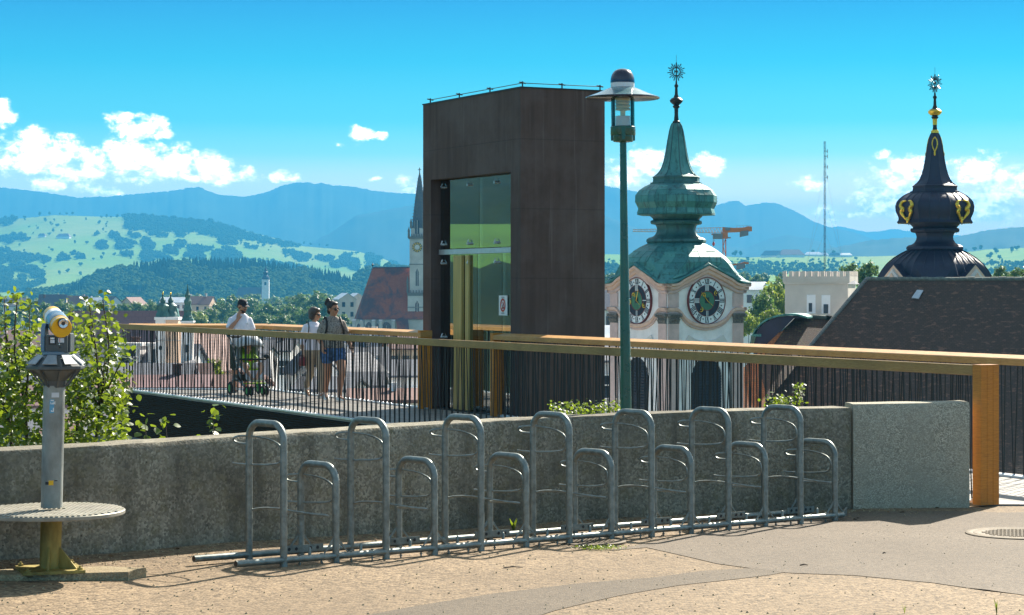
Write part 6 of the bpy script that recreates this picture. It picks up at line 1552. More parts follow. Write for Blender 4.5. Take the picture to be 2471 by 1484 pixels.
# houses among the valley trees
for lab, u, ve, Y, w, d, rot, rh, wm, rm, rg_, nx, nz in (
 ('long white workshop with skylights on its grey roof among the valley trees', 440, 730, 900, 17, 10, 2, 2.0, 'w', 'z', 'x', 8, 1),
 ('white gabled house with dark roof among the valley trees', 268, 742, 820, 9, 10, 30, 4.0, 'w', 's', 'y', 2, 2),
 ('orange lit gabled house beside the dark roofed one in the valley', 322, 744, 820, 9, 9, -25, 4.0, 'p', 't', 'y', 2, 2),
 ('small white house with grey roof at the far left of the valley', 36, 738, 900, 9, 8, 15, 3.0, 'w', 's', 'x', 3, 1),
 ('red roofed house behind the tip of the sapling tree', 180, 733, 1000, 12, 9, -8, 3.5, 'w', 't', 'x', 4, 1),
 ('dark blue roofed barn left of the telescope in the valley', 128, 738, 900, 11, 9, 5, 4.5, 'b', 's', 'x', 2, 1),
 ('white house with pale roof between the two valley tree groups', 220, 734, 1050, 10, 9, 10, 3.0, 'w', 'z', 'x', 4, 1),
 ('beige house with bright metal roof left of the gothic church', 832, 722, 700, 5.5, 7, 20, 1.8, 'b', 'z', 'y', 2, 3),
 ('second beige house with bright metal roof touching the church roof', 858, 722, 720, 5.5, 7, 20, 1.8, 'b', 'z', 'y', 2, 3),
 ('red roofed house with orange wall right of the long white workshop', 486, 734, 880, 10, 9, -12, 3.0, 'p', 't', 'x', 3, 1),
 ('cream house with dark roof near the right meadow trees', 1480, 700, 900, 12, 10, 5, 3.5, 'c', 's', 'x', 4, 1)):
    house(lab, u, ve, Y, w, d, rot, rh, TW[wm], TR[rm], rg_, nx, nz, 1, frames=False)
# farmhouses on the right meadow skyline and on the green hill
for lab, u, v, lay, w, h_, rh, rm in (
 ('dark roofed farmhouse with a pointed roof on the right skyline', 1864, 620, PLAIN, 42, 3, 9, 's'), ('long red roofed farmhouse beside the mast on the right skyline', 1908, 620, PLAIN, 48, 4, 10, 't'), ('farm with pale roof right of the mast on the skyline', 1962, 618, PLAIN, 34, 3, 5, 'z'), ('low pale barn behind the radio mast', 1984, 618, PLAIN, 22, 2.5, 4, 'z'), ('small white farm at the right end of the farm row', 2040, 620, PLAIN, 24, 3.5, 4, 'z'), ('dark barn between the two right skyline farms', 2014, 620, PLAIN, 22, 3, 5, 's'),
 ('red roofed farmstead in the middle of the green hill', 154, 575, MID, 34, 5, 7, 't'), ('small barn left of the hill farmstead', 102, 572, MID, 18, 4, 5, 't'), ('little white farm at the foot of the green hill', 692, 648, MID, 20, 4, 4, 'z')):
    p = lay.at(u, v); root = thing('farmhouse', lab, 'farmhouse', tuple(p), rt.uniform(-.3, .3)); a, c = w / 2, w * .28
    b = MB(); b.box(-a, a, -c, c, -6, h_); b.build('wall', MT['render_white'], root, local=True)
    b = MB()
    for s in (-1, 1): b.prism([(-a - .8, s * (c + .8), h_ - .5), (a + .8, s * (c + .8), h_ - .5), (a * .7, 0, h_ + rh), (-a * .7, 0, h_ + rh)], (0, 0, .3))
    for s in (-1, 1): b.prism([(s * (a + .8), -c - .8, h_ - .5), (s * (a + .8), c + .8, h_ - .5), (s * a * .7, 0, h_ + rh)], (0, 0, .3))
    uv_mesh(b.build('roof', TR[rm], root, local=True))

# twin-turreted facade and the slim spire
def tower_stack(root, u, Y, prof, m, n=8, nm='cupola'):
    k = Y / F; c = W(u, HZ, Y); b = MB(); b.lathe([(hw * k, CZ - (v - HZ) * k) for v, hw in prof], n, c=(c.x, c.y, 0), ph=math.pi / 8); return b.build(nm, m, root, 30)
YT = 146.0
tw = thing('twin_turret_church', 'white and peach church front with two small green onion turrets', 'church', (W(403, 700, YT).x, YT, -29))
k = YT / F; 
def wbox(root, u0, u1, v0, v1, y0, y1, nm, m): 
    p0, p1 = W(u0, v1, YT), W(u1, v0, YT); b = MB(); b.box(p0.x, p1.x, y0, y1, p0.z, p1.z); return b.build(nm, m, root)
wbox(tw, 378, 402, 768, 1300, YT - .5, YT + .7, 'tower_wall', MT['render_white']); wbox(tw, 402.3, 432, 772, 1300, YT - .4, YT + .9, 'facade_wall', MT['render_peach'])
wbox(tw, 376, 434, 765, 771.7, YT - .65, YT + 1.0, 'cornice', MT['render_white'])
wbox(tw, 377, 433, 820, 822, YT - .55, YT + .95, 'string_course', MT['stone_grey'])
p = W(390, 839, YT); b = MB(); b.lathe([(.001, -.03), (.10, -.03), (.10, .03), (.001, .03)], 16, M=Matrix.Translation((p.x, YT - .51, p.z)) @ Matrix.Rotation(math.pi / 2, 4, 'X') @ Matrix.Diagonal((1, 1.6, 1, 1))); b.build('oval_window', MT['pane'], tw)
for u, s in ((393, 1.0), (412, 1.0)):
    tower_stack(tw, u, YT + (u > 400) * .4, [(765, 18 * s), (757, 17 * s), (753, 14 * s), (747, 13), (742, 15), (738, 15.5), (735, 13), (732, 9), (730, 6), (728, 6.5), (725, 7), (721, 5), (718, 3), (716, 2), (712, 2.4), (709, .6), (706, .3)], MT['patina_dark'], 10, 'onion_turret')
b = MB(); p = W(421, 765, YT); b.prism([W(412, 766, YT + .5), W(432, 766, YT + .5), W(427, 744, YT + .5), W(416, 744, YT + .5)], (0, .4, 0)); b.build('green_roof', MT['patina'], tw)
for u in (393, 412): p = W(u, 708, YT); b = MB(); b.ball(tuple(p), (.06, .06, .08), 8, 6); b.build('gilded_ball', MT['gold'], tw, 60)
YS = 142.0
sp = thing('slim_green_spire', 'slim tiered dark green spire on a white tower shaft', 'church tower', (W(453, 700, YS).x, YS, -29))
tower_stack(sp, 453, YS, [(778, 16), (770, 15), (766, 12), (764, 12.5), (760, 10), (755, 9), (750, 9.5), (748, 11), (744, 10), (740, 8.2), (735, 7.6), (731, 8.6), (727, 9.4), (723, 7), (719, 5.5), (715, 6.8), (712, 7.4), (709, 5.2), (704, 3.4), (698, 1.8), (690, 1.0), (685, .5)], MT['patina_dark'], 8, 'tiered_spire')
k = YS / F; p = W(453, 778, YS); b = MB(); b.box(p.x - 13.5 * k, p.x + 13.5 * k, YS - .37, YS + .37, -29, p.z); b.build('shaft_wall', MT['render_white'], sp)
b = MB(); b.box(p.x - 16 * k, p.x + 16 * k, YS - .45, YS + .45, p.z + .002, p.z + .10); b.build('cornice', MT['render_white'], sp)
for v in (800, 850): q = W(453, v, YS); put('window', WIN, sp, wmat(sp).inverted() @ Matrix.Translation((q.x, YS - .40, q.z)) @ Matrix.Diagonal((.22, 1, .5, 1)))
# small far white church
YW = 2150.0; k = YW / F
fc_ = thing('far_white_church', 'far white church tower with dark cupola among the valley trees', 'church', (W(641, 700, YW).x, YW, -29))
p = W(641, 674, YW); b = MB(); b.box(p.x - 8.5 * k, p.x + 8.5 * k, YW - 2.5, YW + 2.5, -29, p.z); b.build('tower_wall', MT['render_white'], fc_)
tower_stack(fc_, 641, YW, [(674, 10), (670, 9), (666, 7), (663, 5), (661, 6), (657, 6), (654, 3), (651, 3.6), (648, 2), (645, .8), (641, .4)], MT['copper_black'], 8)
q = W(641, 688, YW); put('window', WIN, fc_, wmat(fc_).inverted() @ Matrix.Translation((q.x, YW - 2.6, q.z)) @ Matrix.Diagonal((2.0, 1, 3.0, 1)))
b = MB(); a0, a1 = W(570, 720, YW + 3), W(632, 720, YW + 3); zr = W(0, 694, YW).z
for s in (-1, 1): b.prism([(a0.x, YW + 3 + s * 7, a0.z), (a1.x, YW + 3 + s * 7, a0.z), (a1.x, YW + 3, zr), (a0.x + 2, YW + 3, zr)], (0, 0, .3))
uv_mesh(b.build('nave_roof', MT['tile_slate'], fc_)); b = MB(); b.box(a0.x, a1.x, YW - 3, YW + 9, -29, a0.z); b.build('nave_wall', MT['render_white'], fc_)

# ------------------------------------------------------------------ gothic church with the tall spire
YG = 600.0; k = YG / F
gc = thing('gothic_church', 'gothic stone church with steep mottled red roof and tall slate spire', 'church', (W(960, 700, YG).x, YG, -29))
def GP(u, v, dy=0): q = W(u, v, YG); return Vector((q.x, q.y + dy, q.z))
# choir: polygonal apse and steep roof
ev = 770; rv = 645
base = [(853, ev, 3.0), (864, ev, -2.5), (884, ev, -5.5), (1040, ev, -5.5), (1040, ev, 12.5), (884, ev, 12.5), (864, ev, 9.5)]
Bp_ = [GP(u, v, dy) for u, v, dy in base]; r0, r1 = GP(897, rv, 3.5), GP(1040, rv, 3.5)
b = MB(); b.add(Bp_ + [r0, r1], [(0, 1, 7), (1, 2, 7), (2, 3, 8, 7), (3, 4, 8), (4, 5, 7, 8), (5, 6, 7), (6, 0, 7), (6, 5, 4, 3, 2, 1, 0)]); uv_mesh(b.build('choir_roof', MT['tile_red'], gc))
b = MB(); b.prism([Vector((p.x * 1.0 + (.45 if i in (0, 1, 6) else 0), p.y + (.5 if p.y < YG else -.5), -29)) for i, p in enumerate(Bp_)], (0, 0, Bp_[0].z + 29 - .05)); b.build('choir_wall', MT['stone_grey'], gc)
b = MB(); b.tube([r0 - Vector((0, 0, .1)), r1], .22, 5); b.build('ridge_cap', MT['copper_black'], gc)
b = MB(); b.tube([r0, r0 + Vector((0, 0, 1.3))], .10, 5); b.ball(tuple(r0 + Vector((0, 0, .7))), .3, 8, 6); b.build('ridge_finial', MT['bronze'], gc)
for u, dy, w_ in ((868, -4.6, 5), (893, -5.1, 8.5), (914, -5.1, 4.5), (935, -5.1, 12)):
    c = GP(u, 0, dy - .1); zs = GP(0, 790).z; ww = w_ * k; zt_ = GP(0, 776 + (4 if w_ < 6 else 0)).z
    arch = [(-ww, -20)] + [(-ww, zs - .5)] + [(-ww + ww * (1 - math.cos(t)) , zs - .5 + (zt_ - zs + .5) * math.sin(t)) for t in [math.pi / 2 * i / 6 for i in range(1, 7)]] + [(ww - ww * (1 - math.cos(t)), zs - .5 + (zt_ - zs + .5) * math.sin(t)) for t in [math.pi / 2 * i / 6 for i in range(5, -1, -1)]] + [(ww, -20)]
    b = MB(); b.prism([(c.x + x, c.y, z) for x, z in arch], (0, .35, 0)); b.build('gothic_window', MT['pane'], gc)
    for s in (-1, 0, 1) if w_ > 6 else (0,):
        b = MB(); b.box(c.x + s * ww * .5 - .08, c.x + s * ww * .5 + .08, c.y - .12, c.y - .002, -20, zt_ - 1.0 - abs(s) * .8); b.build('mullion', MT['stone_grey'], gc)
for u in (857, 876, 905, 922, 952):
    c = GP(u, 0, -5.9 if u > 880 else -4.0); b = MB(); b.box(c.x - .45, c.x + .45, c.y - .9, c.y + .8, -29, GP(0, 775).z); b.prism([(c.x - .5, c.y - 1.0, GP(0, 775).z), (c.x + .5, c.y - 1.0, GP(0, 775).z), (c.x + .5, c.y + .8, GP(0, 770.5).z), (c.x - .5, c.y + .8, GP(0, 770.5).z)], (0, 0, .15)); b.build('buttress', MT['stone_grey'], gc)
aisle = [GP(958, 772, -6.0), GP(987, 772, -6.0), GP(993, 812, -9.5), GP(966, 812, -9.5)]
b = MB(); b.prism(aisle, (0, 0, .25)); uv_mesh(b.build('aisle_roof', MT['tile_red'], gc))
# tower
cu = 1013
def gbox(v0, v1, hw, nm, m, dy=0): c = GP(cu, 0, -1 + dy); h = hw * k; b = MB(); b.box(c.x - h, c.x + h, c.y - h, c.y + h, GP(0, v1).z if v1 < 2000 else -29, GP(0, v0).z); return b.build(nm, m, gc)
gbox(713, 3000, 27.5, 'tower_wall', MT['stone_grey']); gbox(575, 712.5, 23, 'tower_wall', MT['stone_grey']); gbox(551, 574.5, 20, 'belfry_wall', MT['stone_grey'])
for v0, v1, hw in ((706, 713.5, 28.5), (571, 577, 26), (637, 639, 24), (740, 742, 28.3), (765, 767, 28.3)): gbox(v0, v1, hw, 'string_course', MT['capital'])
for i in range(9):
    for v, hw in ((700, 28), (565, 25)):
        c = GP(cu, 0, -1); h = hw * k; x = c.x - h + 2 * h * i / 8; b = MB(); b.box(x - .12, x + .12, c.y - h - .05, c.y - h + .2, GP(0, v + 6).z, GP(0, v).z); b.build('balustrade_post', MT['capital'], gc)
for v, hw in ((700, 28), (565, 25)): gbox(v - 1.5, v, hw, 'balustrade_rail', MT['capital']) if False else None
c = GP(cu, 0, -1); b = MB(); b.lathe([(20 * k, GP(0, 551).z), (19 * k, GP(0, 545).z), (12.5 * k, GP(0, 490).z), (8 * k, GP(0, 455).z), (4 * k, GP(0, 430).z), (.6 * k, GP(0, 414).z)], 8, c=(c.x, c.y, 0), ph=math.pi / 8); spg = b.build('spire', MT['tile_slate'], gc); uv_mesh(spg)
for i in range(8):
    A_ = math.pi / 8 + i * math.pi / 4
    for j in range(16):
        v = 546 - j * 7.6; r_ = (20 * (1 - (546 - v) / 136)) * k; p = Vector((c.x + r_ * math.cos(A_), c.y + r_ * math.sin(A_), GP(0, v).z))
        if p.y > c.y: continue
        b = MB(); b.ball(tuple(p + Vector((math.cos(A_) * .12, math.sin(A_) * .12, 0))), (.2, .2, .16), 5, 3); b.build('crocket', MT['capital'], spg)
b = MB(); b.tube([(c.x, c.y, GP(0, 416).z), (c.x, c.y, GP(0, 405).z)], .12, 5); b.tube([(c.x - .4, c.y, GP(0, 410).z), (c.x + .4, c.y, GP(0, 410).z)], .12, 5); b.build('finial', MT['bronze'], gc)
for du, v0, v1 in ((-20, 552, 528), (20, 552, 528), (-25, 575, 548), (25, 575, 548), (-28, 706, 665), (28, 706, 665), (-11, 552, 532), (9, 552, 534)):
    x = c.x + du * k; y = c.y - (20 if abs(du) < 22 else 23) * k; b = MB(); b.lathe([(.32, GP(0, v0).z), (.28, GP(0, v0 + (v1 - v0) * .55).z), (.36, GP(0, v0 + (v1 - v0) * .6).z), (.02, GP(0, v1).z)], 6, c=(x, y, 0)); b.build('pinnacle', MT['capital'], gc)
# clock and windows of the spire tower
fy = c.y - 23 * k; CMg = Matrix.Translation((c.x - 5 * k, fy - .03, GP(0, 597).z)) @ Matrix.Rotation(math.pi / 2, 4, 'X')
b = MB(); b.lathe([(.001, -.05), (12 * k, -.05), (12 * k, .06), (.001, .06)], 32, M=CMg); cg = b.build('clock_dial', MT['clock_black'], gc)
b = MB(); b.lathe([(.001, .06), (6 * k, .06), (6 * k, .09), (.001, .09)], 24, M=CMg); o = b.build('clock_centre', MT['plaster_cream'], gc); o.parent = cg
for i in range(12):
    b = MB(); b.box(-.10, .10, -.28, .28, .06, .10, CMg @ Matrix.Rotation(i * math.pi / 6, 4, 'Z') @ Matrix.Translation((0, 9.3 * k, 0))); o = b.build('hour_mark', MT['gold'], gc); o.parent = cg
for v0, v1, w_, hw in ((648, 690, 3.6, 23), (725, 756, 4.5, 27.5), (528, 565, 5, 20.5)):
    yf = c.y - hw * k - .04; zs = GP(0, v0 + 8).z; ww = w_ * k; zt_ = GP(0, v0).z; x0 = c.x - 5 * k
    b = MB(); b.prism([(x0 - ww, yf, GP(0, v1).z), (x0 + ww, yf, GP(0, v1).z), (x0 + ww, yf, zs), (x0, yf, zt_), (x0 - ww, yf, zs)], (0, .1, 0)); b.build('belfry_window', MT['pane'], gc)
    b = MB(); b.box(x0 - .07, x0 + .07, yf - .1, yf - .002, GP(0, v1).z, GP(0, v0 + 3).z); b.build('mullion', MT['stone_grey'], gc)

# ------------------------------------------------------------------ valley trees, each a trunk and a crown
rtr = random.Random(77)
CRN = [crown_mesh(100 + i, 1.0, .86, 46, 42, .085).mesh('crown', MT['leaf_tree']) for i in range(5)] + [crown_mesh(130 + i, 1.0, .9, 46, 42, .085).mesh('crown', MT['leaf_yellow']) for i in range(2)]
tk = MB(); tk.tube([(0, 0, -1.0), (.02, .01, .2), (0, .03, 1.0), (.03, 0, 1.6)], [.075, .06, .04, .015], 6); tk.tube([(0, .02, .6), (.3, .1, 1.2)], [.03, .01], 5); tk.tube([(0, .02, .7), (-.28, -.1, 1.3)], [.03, .01], 5); TRK = tk.mesh('trunk', MT['bark'], 60)
def tree(label, u, vtop, Y, wpx, hpx, kind=None, group=None, zbase=None):
    kk = Y / F; rx = wpx * kk / 2; rz = hpx * kk / 2; top = W(u, vtop, Y); cz = top.z - rz * .95
    zb_ = -29 if zbase is None else zbase
    root = thing('broadleaf_tree', label, 'tree', (top.x, top.y, zb_), rtr.uniform(0, 6.28), group)
    h = cz - zb_; put('trunk', TRK, root, Matrix.Translation((0, 0, h / 2.6)) @ Matrix.Diagonal((rx, rx, h / 2.6, 1)))
    me = CRN[rtr.randrange(5)] if kind is None else CRN[kind]
    put('crown', me, root, Matrix.Translation((0, 0, cz - zb_)) @ Matrix.Diagonal((rx, rx, rz, 1)))
    return root
G = 'valley trees beyond the lookout'
belt = []
for i in range(34): belt.append((rtr.uniform(-20, 900), rtr.uniform(706, 718), rtr.uniform(1400, 1900), rtr.uniform(36, 58), rtr.uniform(34, 50)))
for i in range(30): belt.append((-20 + i * 31 + rtr.uniform(-12, 12), rtr.uniform(718, 736), rtr.uniform(950, 1300), rtr.uniform(48, 74), rtr.uniform(46, 62)))
belt += [(560, 708, 1000, 78, 70), (605, 716, 900, 66, 66), (530, 722, 880, 64, 70), (645, 728, 800, 70, 66), (720, 704, 900, 74, 72), (765, 700, 880, 80, 84), (800, 716, 820, 70, 80), (700, 730, 760, 66, 62), (745, 738, 700, 70, 60), (500, 742, 760, 60, 50), (575, 748, 720, 70, 52), (630, 752, 700, 62, 50), (680, 756, 680, 60, 44), (475, 748, 700, 52, 44), (420, 752, 720, 54, 40), (340, 748, 760, 60, 46), (300, 740, 800, 58, 48), (250, 752, 700, 60, 50), (90, 742, 800, 60, 48), (30, 750, 760, 64, 52), (160, 748, 760, 60, 50), (830, 740, 760, 60, 50), (820, 756, 640, 54, 46), (60, 724, 790, 62, 58), (110, 727, 760, 60, 56), (152, 722, 800, 58, 56), (202, 727, 770, 60, 54), (246, 725, 790, 56, 54), (292, 730, 760, 58, 52), (334, 726, 790, 56, 54), (374, 729, 770, 54, 50)]
items = []
for i, (u, v, Y, w, h_) in enumerate(belt):
    o = tree('round green broadleaf tree in the belt of valley trees', u, v, Y, w, h_, 5 if i in (2, 36, 77) else None, G)
    row = 'in the far row' if Y > 1350 else 'in the middle row' if Y > 920 else 'in the near row'
    pl = 'left of the telescope' if u < 90 else 'between telescope and twin turrets' if u < 380 else 'around the turrets and slim spire' if u < 545 else 'behind the man with the cap' if u < 625 else 'between the man and the women' if u < 735 else 'behind the two women' if u < 830 else 'against the gothic church'
    items.append((o, u, f'{row} {pl}'))
ordinal_labels(items, 'valley tree')
for i, (lab, u, v, Y, w, h_, kd) in enumerate((
    ('yellow green tree standing among the roofs left of the man', 515, 858, 128, 56, 92, 5),
    ('tall bright green tree left of the crenellated tower', 1868, 672, 300, 76, 120, 5), ('darker green tree between clock tower and crenellated tower', 1842, 700, 290, 84, 120, None), ('round bush-like yellowish tree below the crenellated tower', 1862, 742, 260, 62, 66, 6), ('low bright green tree right beside the clock tower', 1806, 742, 270, 56, 80, 5), ('dark tree behind the bright one left of the crenellated tower', 1880, 665, 420, 70, 110, None),
    ('dark green tree behind the battlements on the right', 2052, 632, 290, 62, 70, 0), ('dense dark tree between battlements and black dome', 2094, 628, 280, 70, 76, 1), ('dark green treetop right of the black dome', 2415, 640, 280, 56, 60, 2), ('dark treetop at the right edge above the brown roof', 2458, 644, 270, 58, 60, 3))):
    tree(lab, u, v, Y, w, h_, kd)
items = []
for i in range(22):
    uu = rtr.choice((rtr.uniform(1745, 1900), rtr.uniform(1455, 1480), rtr.uniform(2380, 2480)))
    o = tree('dark bluish tree in the copse beyond the clock tower', uu, rtr.uniform(652, 690), rtr.uniform(800, 1500), rtr.uniform(28, 46), rtr.uniform(34, 50), None, 'trees of the far copse')
    items.append((o, uu, 'in the far copse between lift and clock tower' if uu < 1700 else 'in the far copse right of the clock tower' if uu < 2200 else 'in the far copse right of the black onion'))
ordinal_labels(items, 'dark bluish tree')
# ------------------------------------------------------------------ sapling tree at left, saplings and shrubs behind the wall
rl = random.Random(31)
def leaf_mesh(seed, l, w):
    r = random.Random(seed); b = MB(); dr = r.uniform(.15, .4)
    P = [(0, 0, 0), (-w * .42, l * .25, .02 * l), (w * .42, l * .25, .02 * l), (-w * .5, l * .55, -dr * l * .15), (w * .5, l * .55, -dr * l * .15), (-w * .28, l * .82, -dr * l * .4), (w * .28, l * .82, -dr * l * .4), (0, l, -dr * l * .7), (0, l * .3, -.03 * l), (0, l * .6, -dr * l * .3)]
    b.add(P, [(0, 8, 1), (0, 2, 8), (1, 8, 9, 3), (8, 2, 4, 9), (3, 9, 7, 5), (9, 4, 6, 7)]); return b
LEAFS = [leaf_mesh(i, 1.0, .80) for i in range(4)]; LME = [b.mesh('leaf', MT['leaf_near'], 80) for b in LEAFS]
def rand_leaf_M(p, size, r, out=None):
    d = Vector((r.uniform(-1, 1), r.uniform(-1, 1), r.uniform(-.9, .35)))
    if out is not None: d += out * .8
    d.normalize(); x = d.cross(ZU)
    if x.length < .1: x = Vector((1, 0, 0))
    x.normalize(); x.rotate(Matrix.Rotation(r.uniform(-.7, .7), 3, d)); z = x.cross(d); s = size * r.uniform(.7, 1.25)
    M = Matrix((x * s, d * s, z * s)).transposed().to_4x4(); M.translation = p; return M
def leafy(root, spots, size, r, nobj, stuffname='foliage'):
    """spots: points for leaves; the first nobj as leaf objects, the rest joined"""
    b = MB(); inv = wmat(root).inverted()
    for i, p in enumerate(spots):
        M = rand_leaf_M(Vector(p), size, r); k = r.randrange(4)
        if i < nobj: put('leaf', LME[k], root, inv @ M)
        else: b.add(LEAFS[k].v, LEAFS[k].f, M)
    if b.v: tag(b.build(stuffname, MT['leaf_near'], root, 80), kind='stuff')
YL = 17.2; base = W(128, 1150, YL); base.z = hill_z(base.x, base.y) - .1
sap = thing('young_tree', 'leafy young tree with broad bright green leaves behind the wall at left', 'tree', tuple(base))
tips = [(42, 712), (70, 735), (170, 742), (248, 724), (262, 762), (300, 858), (285, 800), (10, 788), (25, 850), (60, 812), (210, 770), (225, 842), (300, 925), (255, 960), (180, 890), (70, 925), (10, 935), (120, 985), (200, 1010), (280, 1000), (30, 1010), (230, 905), (-30, 900), (-40, 980), (130, 840), (95, 880), (160, 955), (10, 720), (-20, 800), (215, 735)]
forks = [W(60, 980, YL), W(120, 960, YL - .2), W(190, 970, YL + .2), W(240, 985, YL), W(20, 1000, YL + .2)]
b = MB(); b.tube([base, base + Vector((0, 0, .25)), (forks[1] + base) / 2], [.05, .045, .03], 8); b.build('trunk', MT['bark'], sap, 60)
for f in forks: b = MB(); b.tube(smooth_path([(forks[1] + base) / 2 - Vector((0, 0, .2)), f.lerp(base, .35), f], 4), [.026, .025, .024, .022, .02, .018, .016, .014, .012], 6); b.build('limb', MT['bark'], sap, 60)
sp_all = []
for i, (u, v) in enumerate(tips):
    tp = W(u, v, YL + rl.uniform(-.7, .7)); f = min(forks, key=lambda q: abs(q.x - tp.x) + .3 * abs(q.z - tp.z)); mid = f.lerp(tp, .5) + Vector((rl.uniform(-.06, .06), rl.uniform(-.1, .1), rl.uniform(-.03, .03)))
    path = smooth_path([f, mid, tp], 6); b = MB(); n = len(path); b.tube(path, [.011 - .008 * j / n for j in range(n)], 5); b.build('branch', MT['bark'], sap, 60)
    for j in range(48):
        q = path[int((.30 + .70 * rl.random() ** .7) * (n - 1))]; sp_all.append(q + Vector((rl.gauss(0, .055), rl.gauss(0, .09), rl.gauss(0, .06))))
    for j in range(16): sp_all.append(tp + Vector((rl.gauss(0, .045), rl.gauss(0, .06), rl.gauss(0, .04))))
for j in range(4200):   # lower mass
    u = rl.uniform(-60, 310); v = rl.uniform(860, 1075)
    if noise.noise(Vector((u * .02, v * .025, 4))) < (-.16 if v < 940 else -.42): continue
    if u > 210 and v < 930: continue
    sp_all.append(W(u, v, YL + rl.uniform(-.7, .9)))
for j in range(2400):
    u = rl.uniform(-60, 296); v = rl.uniform(765, 960)
    if noise.noise(Vector((u * .022, v * .026, 11))) < (.10 if v < 830 else -.06) or (u > 235 and v < 800): continue
    sp_all.append(W(u, v, YL + rl.uniform(-.7, .9)))
rl.shuffle(sp_all); leafy(sap, sp_all, .046, rl, 290)
for lab, u, v0, v1, n in (('small sapling with yellowish top leaf nearest the footbridge end', 350, 1052, 1024, 11), ('second small sapling right of the footbridge end', 400, 1048, 1026, 10), ('taller sapling in front of the dark footbridge side', 513, 1046, 996, 18)):
    Yp = wall_y(W(u, 1000, 15.6).x) + .75; p0 = W(u, v0 + 60, Yp); p1 = W(u, v1, Yp); root = thing('sapling', lab, 'plant', tuple(p0))
    b = MB(); b.tube([p0, p0.lerp(p1, .5) + Vector((.01, 0, 0)), p1], [.006, .005, .002], 5); b.build('stem', MT['bark'], root)
    leafy(root, [p0.lerp(p1, .35 + .65 * i / n) + Vector((rl.gauss(0, .035), rl.gauss(0, .03), 0)) for i in range(n + 6)], .058, rl, 40)
hd = thing('low_hedge', 'clipped low green hedge behind the wall beside the lamp post', 'hedge', tuple(W(1420, 1010, 19.4)))
leafy(hd, [W(1412 + rl.uniform(-88, 88), 0, 19.4) * 0 + (lambda u, t: Vector(((u - CX) * 19.5 / F, 19.3 + rl.uniform(-.15, .5), .50 + t)))(rl.uniform(1325, 1506), rl.uniform(.05, .33) + rl.gauss(0, .012)) for i in range(1100)], .030, rl, 280)
b = MB(); 
for i in range(9): x = .36 + i * .085; b.tube([(x, 19.5, -.4), (x + .02, 19.5, .45), (x, 19.5, .6)], [.012, .01, .004], 5)
tag(b.build('stems', MT['bark'], hd), kind='stuff')
sh = thing('leafy_shrub', 'bushy shrub with small glossy leaves behind the wall under the near railing', 'shrub', tuple(W(1890, 1000, 20.0)))
pts = [W(rl.gauss(1880, 20), rl.gauss(968, 9), 20.0 + rl.uniform(-.2, .2)) for i in range(170)] + [W(rl.gauss(1927, 7), rl.uniform(922, 978), 20.1 + rl.uniform(-.15, .15)) for i in range(90)]
leafy(sh, pts, .034, rl, 260)
for (u0, u1, v1) in ((1880, 1870, 950), (1890, 1850, 965), (1915, 1930, 918), (1905, 1900, 950)):
    b = MB(); b.tube([W(u0, 1040, 20.0), W(u1, v1, 20.05)], [.01, .004], 5); b.build('stem', MT['bark'], sh)
# ------------------------------------------------------------------ people
MT['skin'] = mat('skin', (0.50, 0.27, 0.17), .5, 0, .08, 12); MT['skin2'] = mat('tanned_skin', (0.42, 0.21, 0.13), .5, 0, .08, 12)
MT['hair_dark'] = mat('dark_brown_hair', (0.014, 0.009, 0.008), .5, 0, .3, 30); MT['hair_grey'] = mat('grey_streaked_hair', (0.018, 0.014, 0.012), .5, 0, .3, 7, c2=(.12, .10, .085))
MT['tee_white'] = mat('white_cotton', (0.74, 0.72, 0.80), .85, 0, .06, 10, .2, 18); MT['blouse'] = mat('white_blouse', (0.78, 0.74, 0.82), .85, 0, .06, 12, .25, 18)
MT['shorts_green'] = mat('dark_green_cotton', (0.035, 0.055, 0.042), .9, 0, .15, 10, .2, 18); MT['trousers'] = mat('beige_trousers', (0.40, 0.32, 0.23), .9, 0, .1, 10, .2, 14)
MT['denim'] = mat('blue_denim', (0.035, 0.085, 0.24), .9, 0, .45, 18, .2, 60, c2=(0.10, .20, .42))
def mk_spot():
    m, t, b = newmat('dark_patterned_cotton'); co = objco(t); v = t.voro(t.vmath('ADD', co, t.vmath('MULTIPLY', t.noise(co, 30, 2, out=1), (.03, .03, .03))), 55)
    t.put(b.inputs['Base Color'], t.mix(t.mapr(v, .28, .42), (0.025, 0.022, 0.022), (0.30, 0.27, 0.24))); b.inputs['Roughness'].default_value = .9; return m
MT['patterned'] = mk_spot(); MT['cap'] = mat('black_cap_cloth', (0.010, 0.010, 0.016), .8, 0, .2, 20); MT['shoe_w'] = mat('white_shoe_leather', (0.70, 0.66, 0.60), .6, 0, .08, 20)
MT['shoe_d'] = mat('dark_sandal_leather', (0.03, 0.027, 0.025), .6, 0, .2, 20); MT['lens'] = mat('dark_sunglass_lens', (0.004, 0.004, 0.006), .12, 0, .1, 10, coat=.5)
MT['lips'] = mat('lips', (0.32, 0.09, 0.07), .5, 0, .05, 10); MT['bag_red'] = mat('dark_red_bag_leather', (0.16, 0.02, 0.025), .5, 0, .15, 12)
MT['green_fabric'] = mat('lime_green_fabric', (0.30, 0.50, 0.02), .8, 0, .12, 14); MT['canopy'] = mat('pale_grey_fabric', (0.50, 0.52, 0.56), .8, 0, .08, 8); MT['hubgreen'] = mat('green_plastic', (0.02, .40, .06), .4, 0, .1, 8)
MT['eyewhite'] = mat('eye_white', (0.75, 0.72, 0.70), .3, 0, .02, 5)
def vox(o, size, sm=4):
    r = o.modifiers.new('fuse', 'REMESH'); r.mode = 'VOXEL'; r.voxel_size = size; r.use_smooth_shade = True
    s = o.modifiers.new('soften', 'SMOOTH'); s.factor = .5; s.iterations = sm; return o
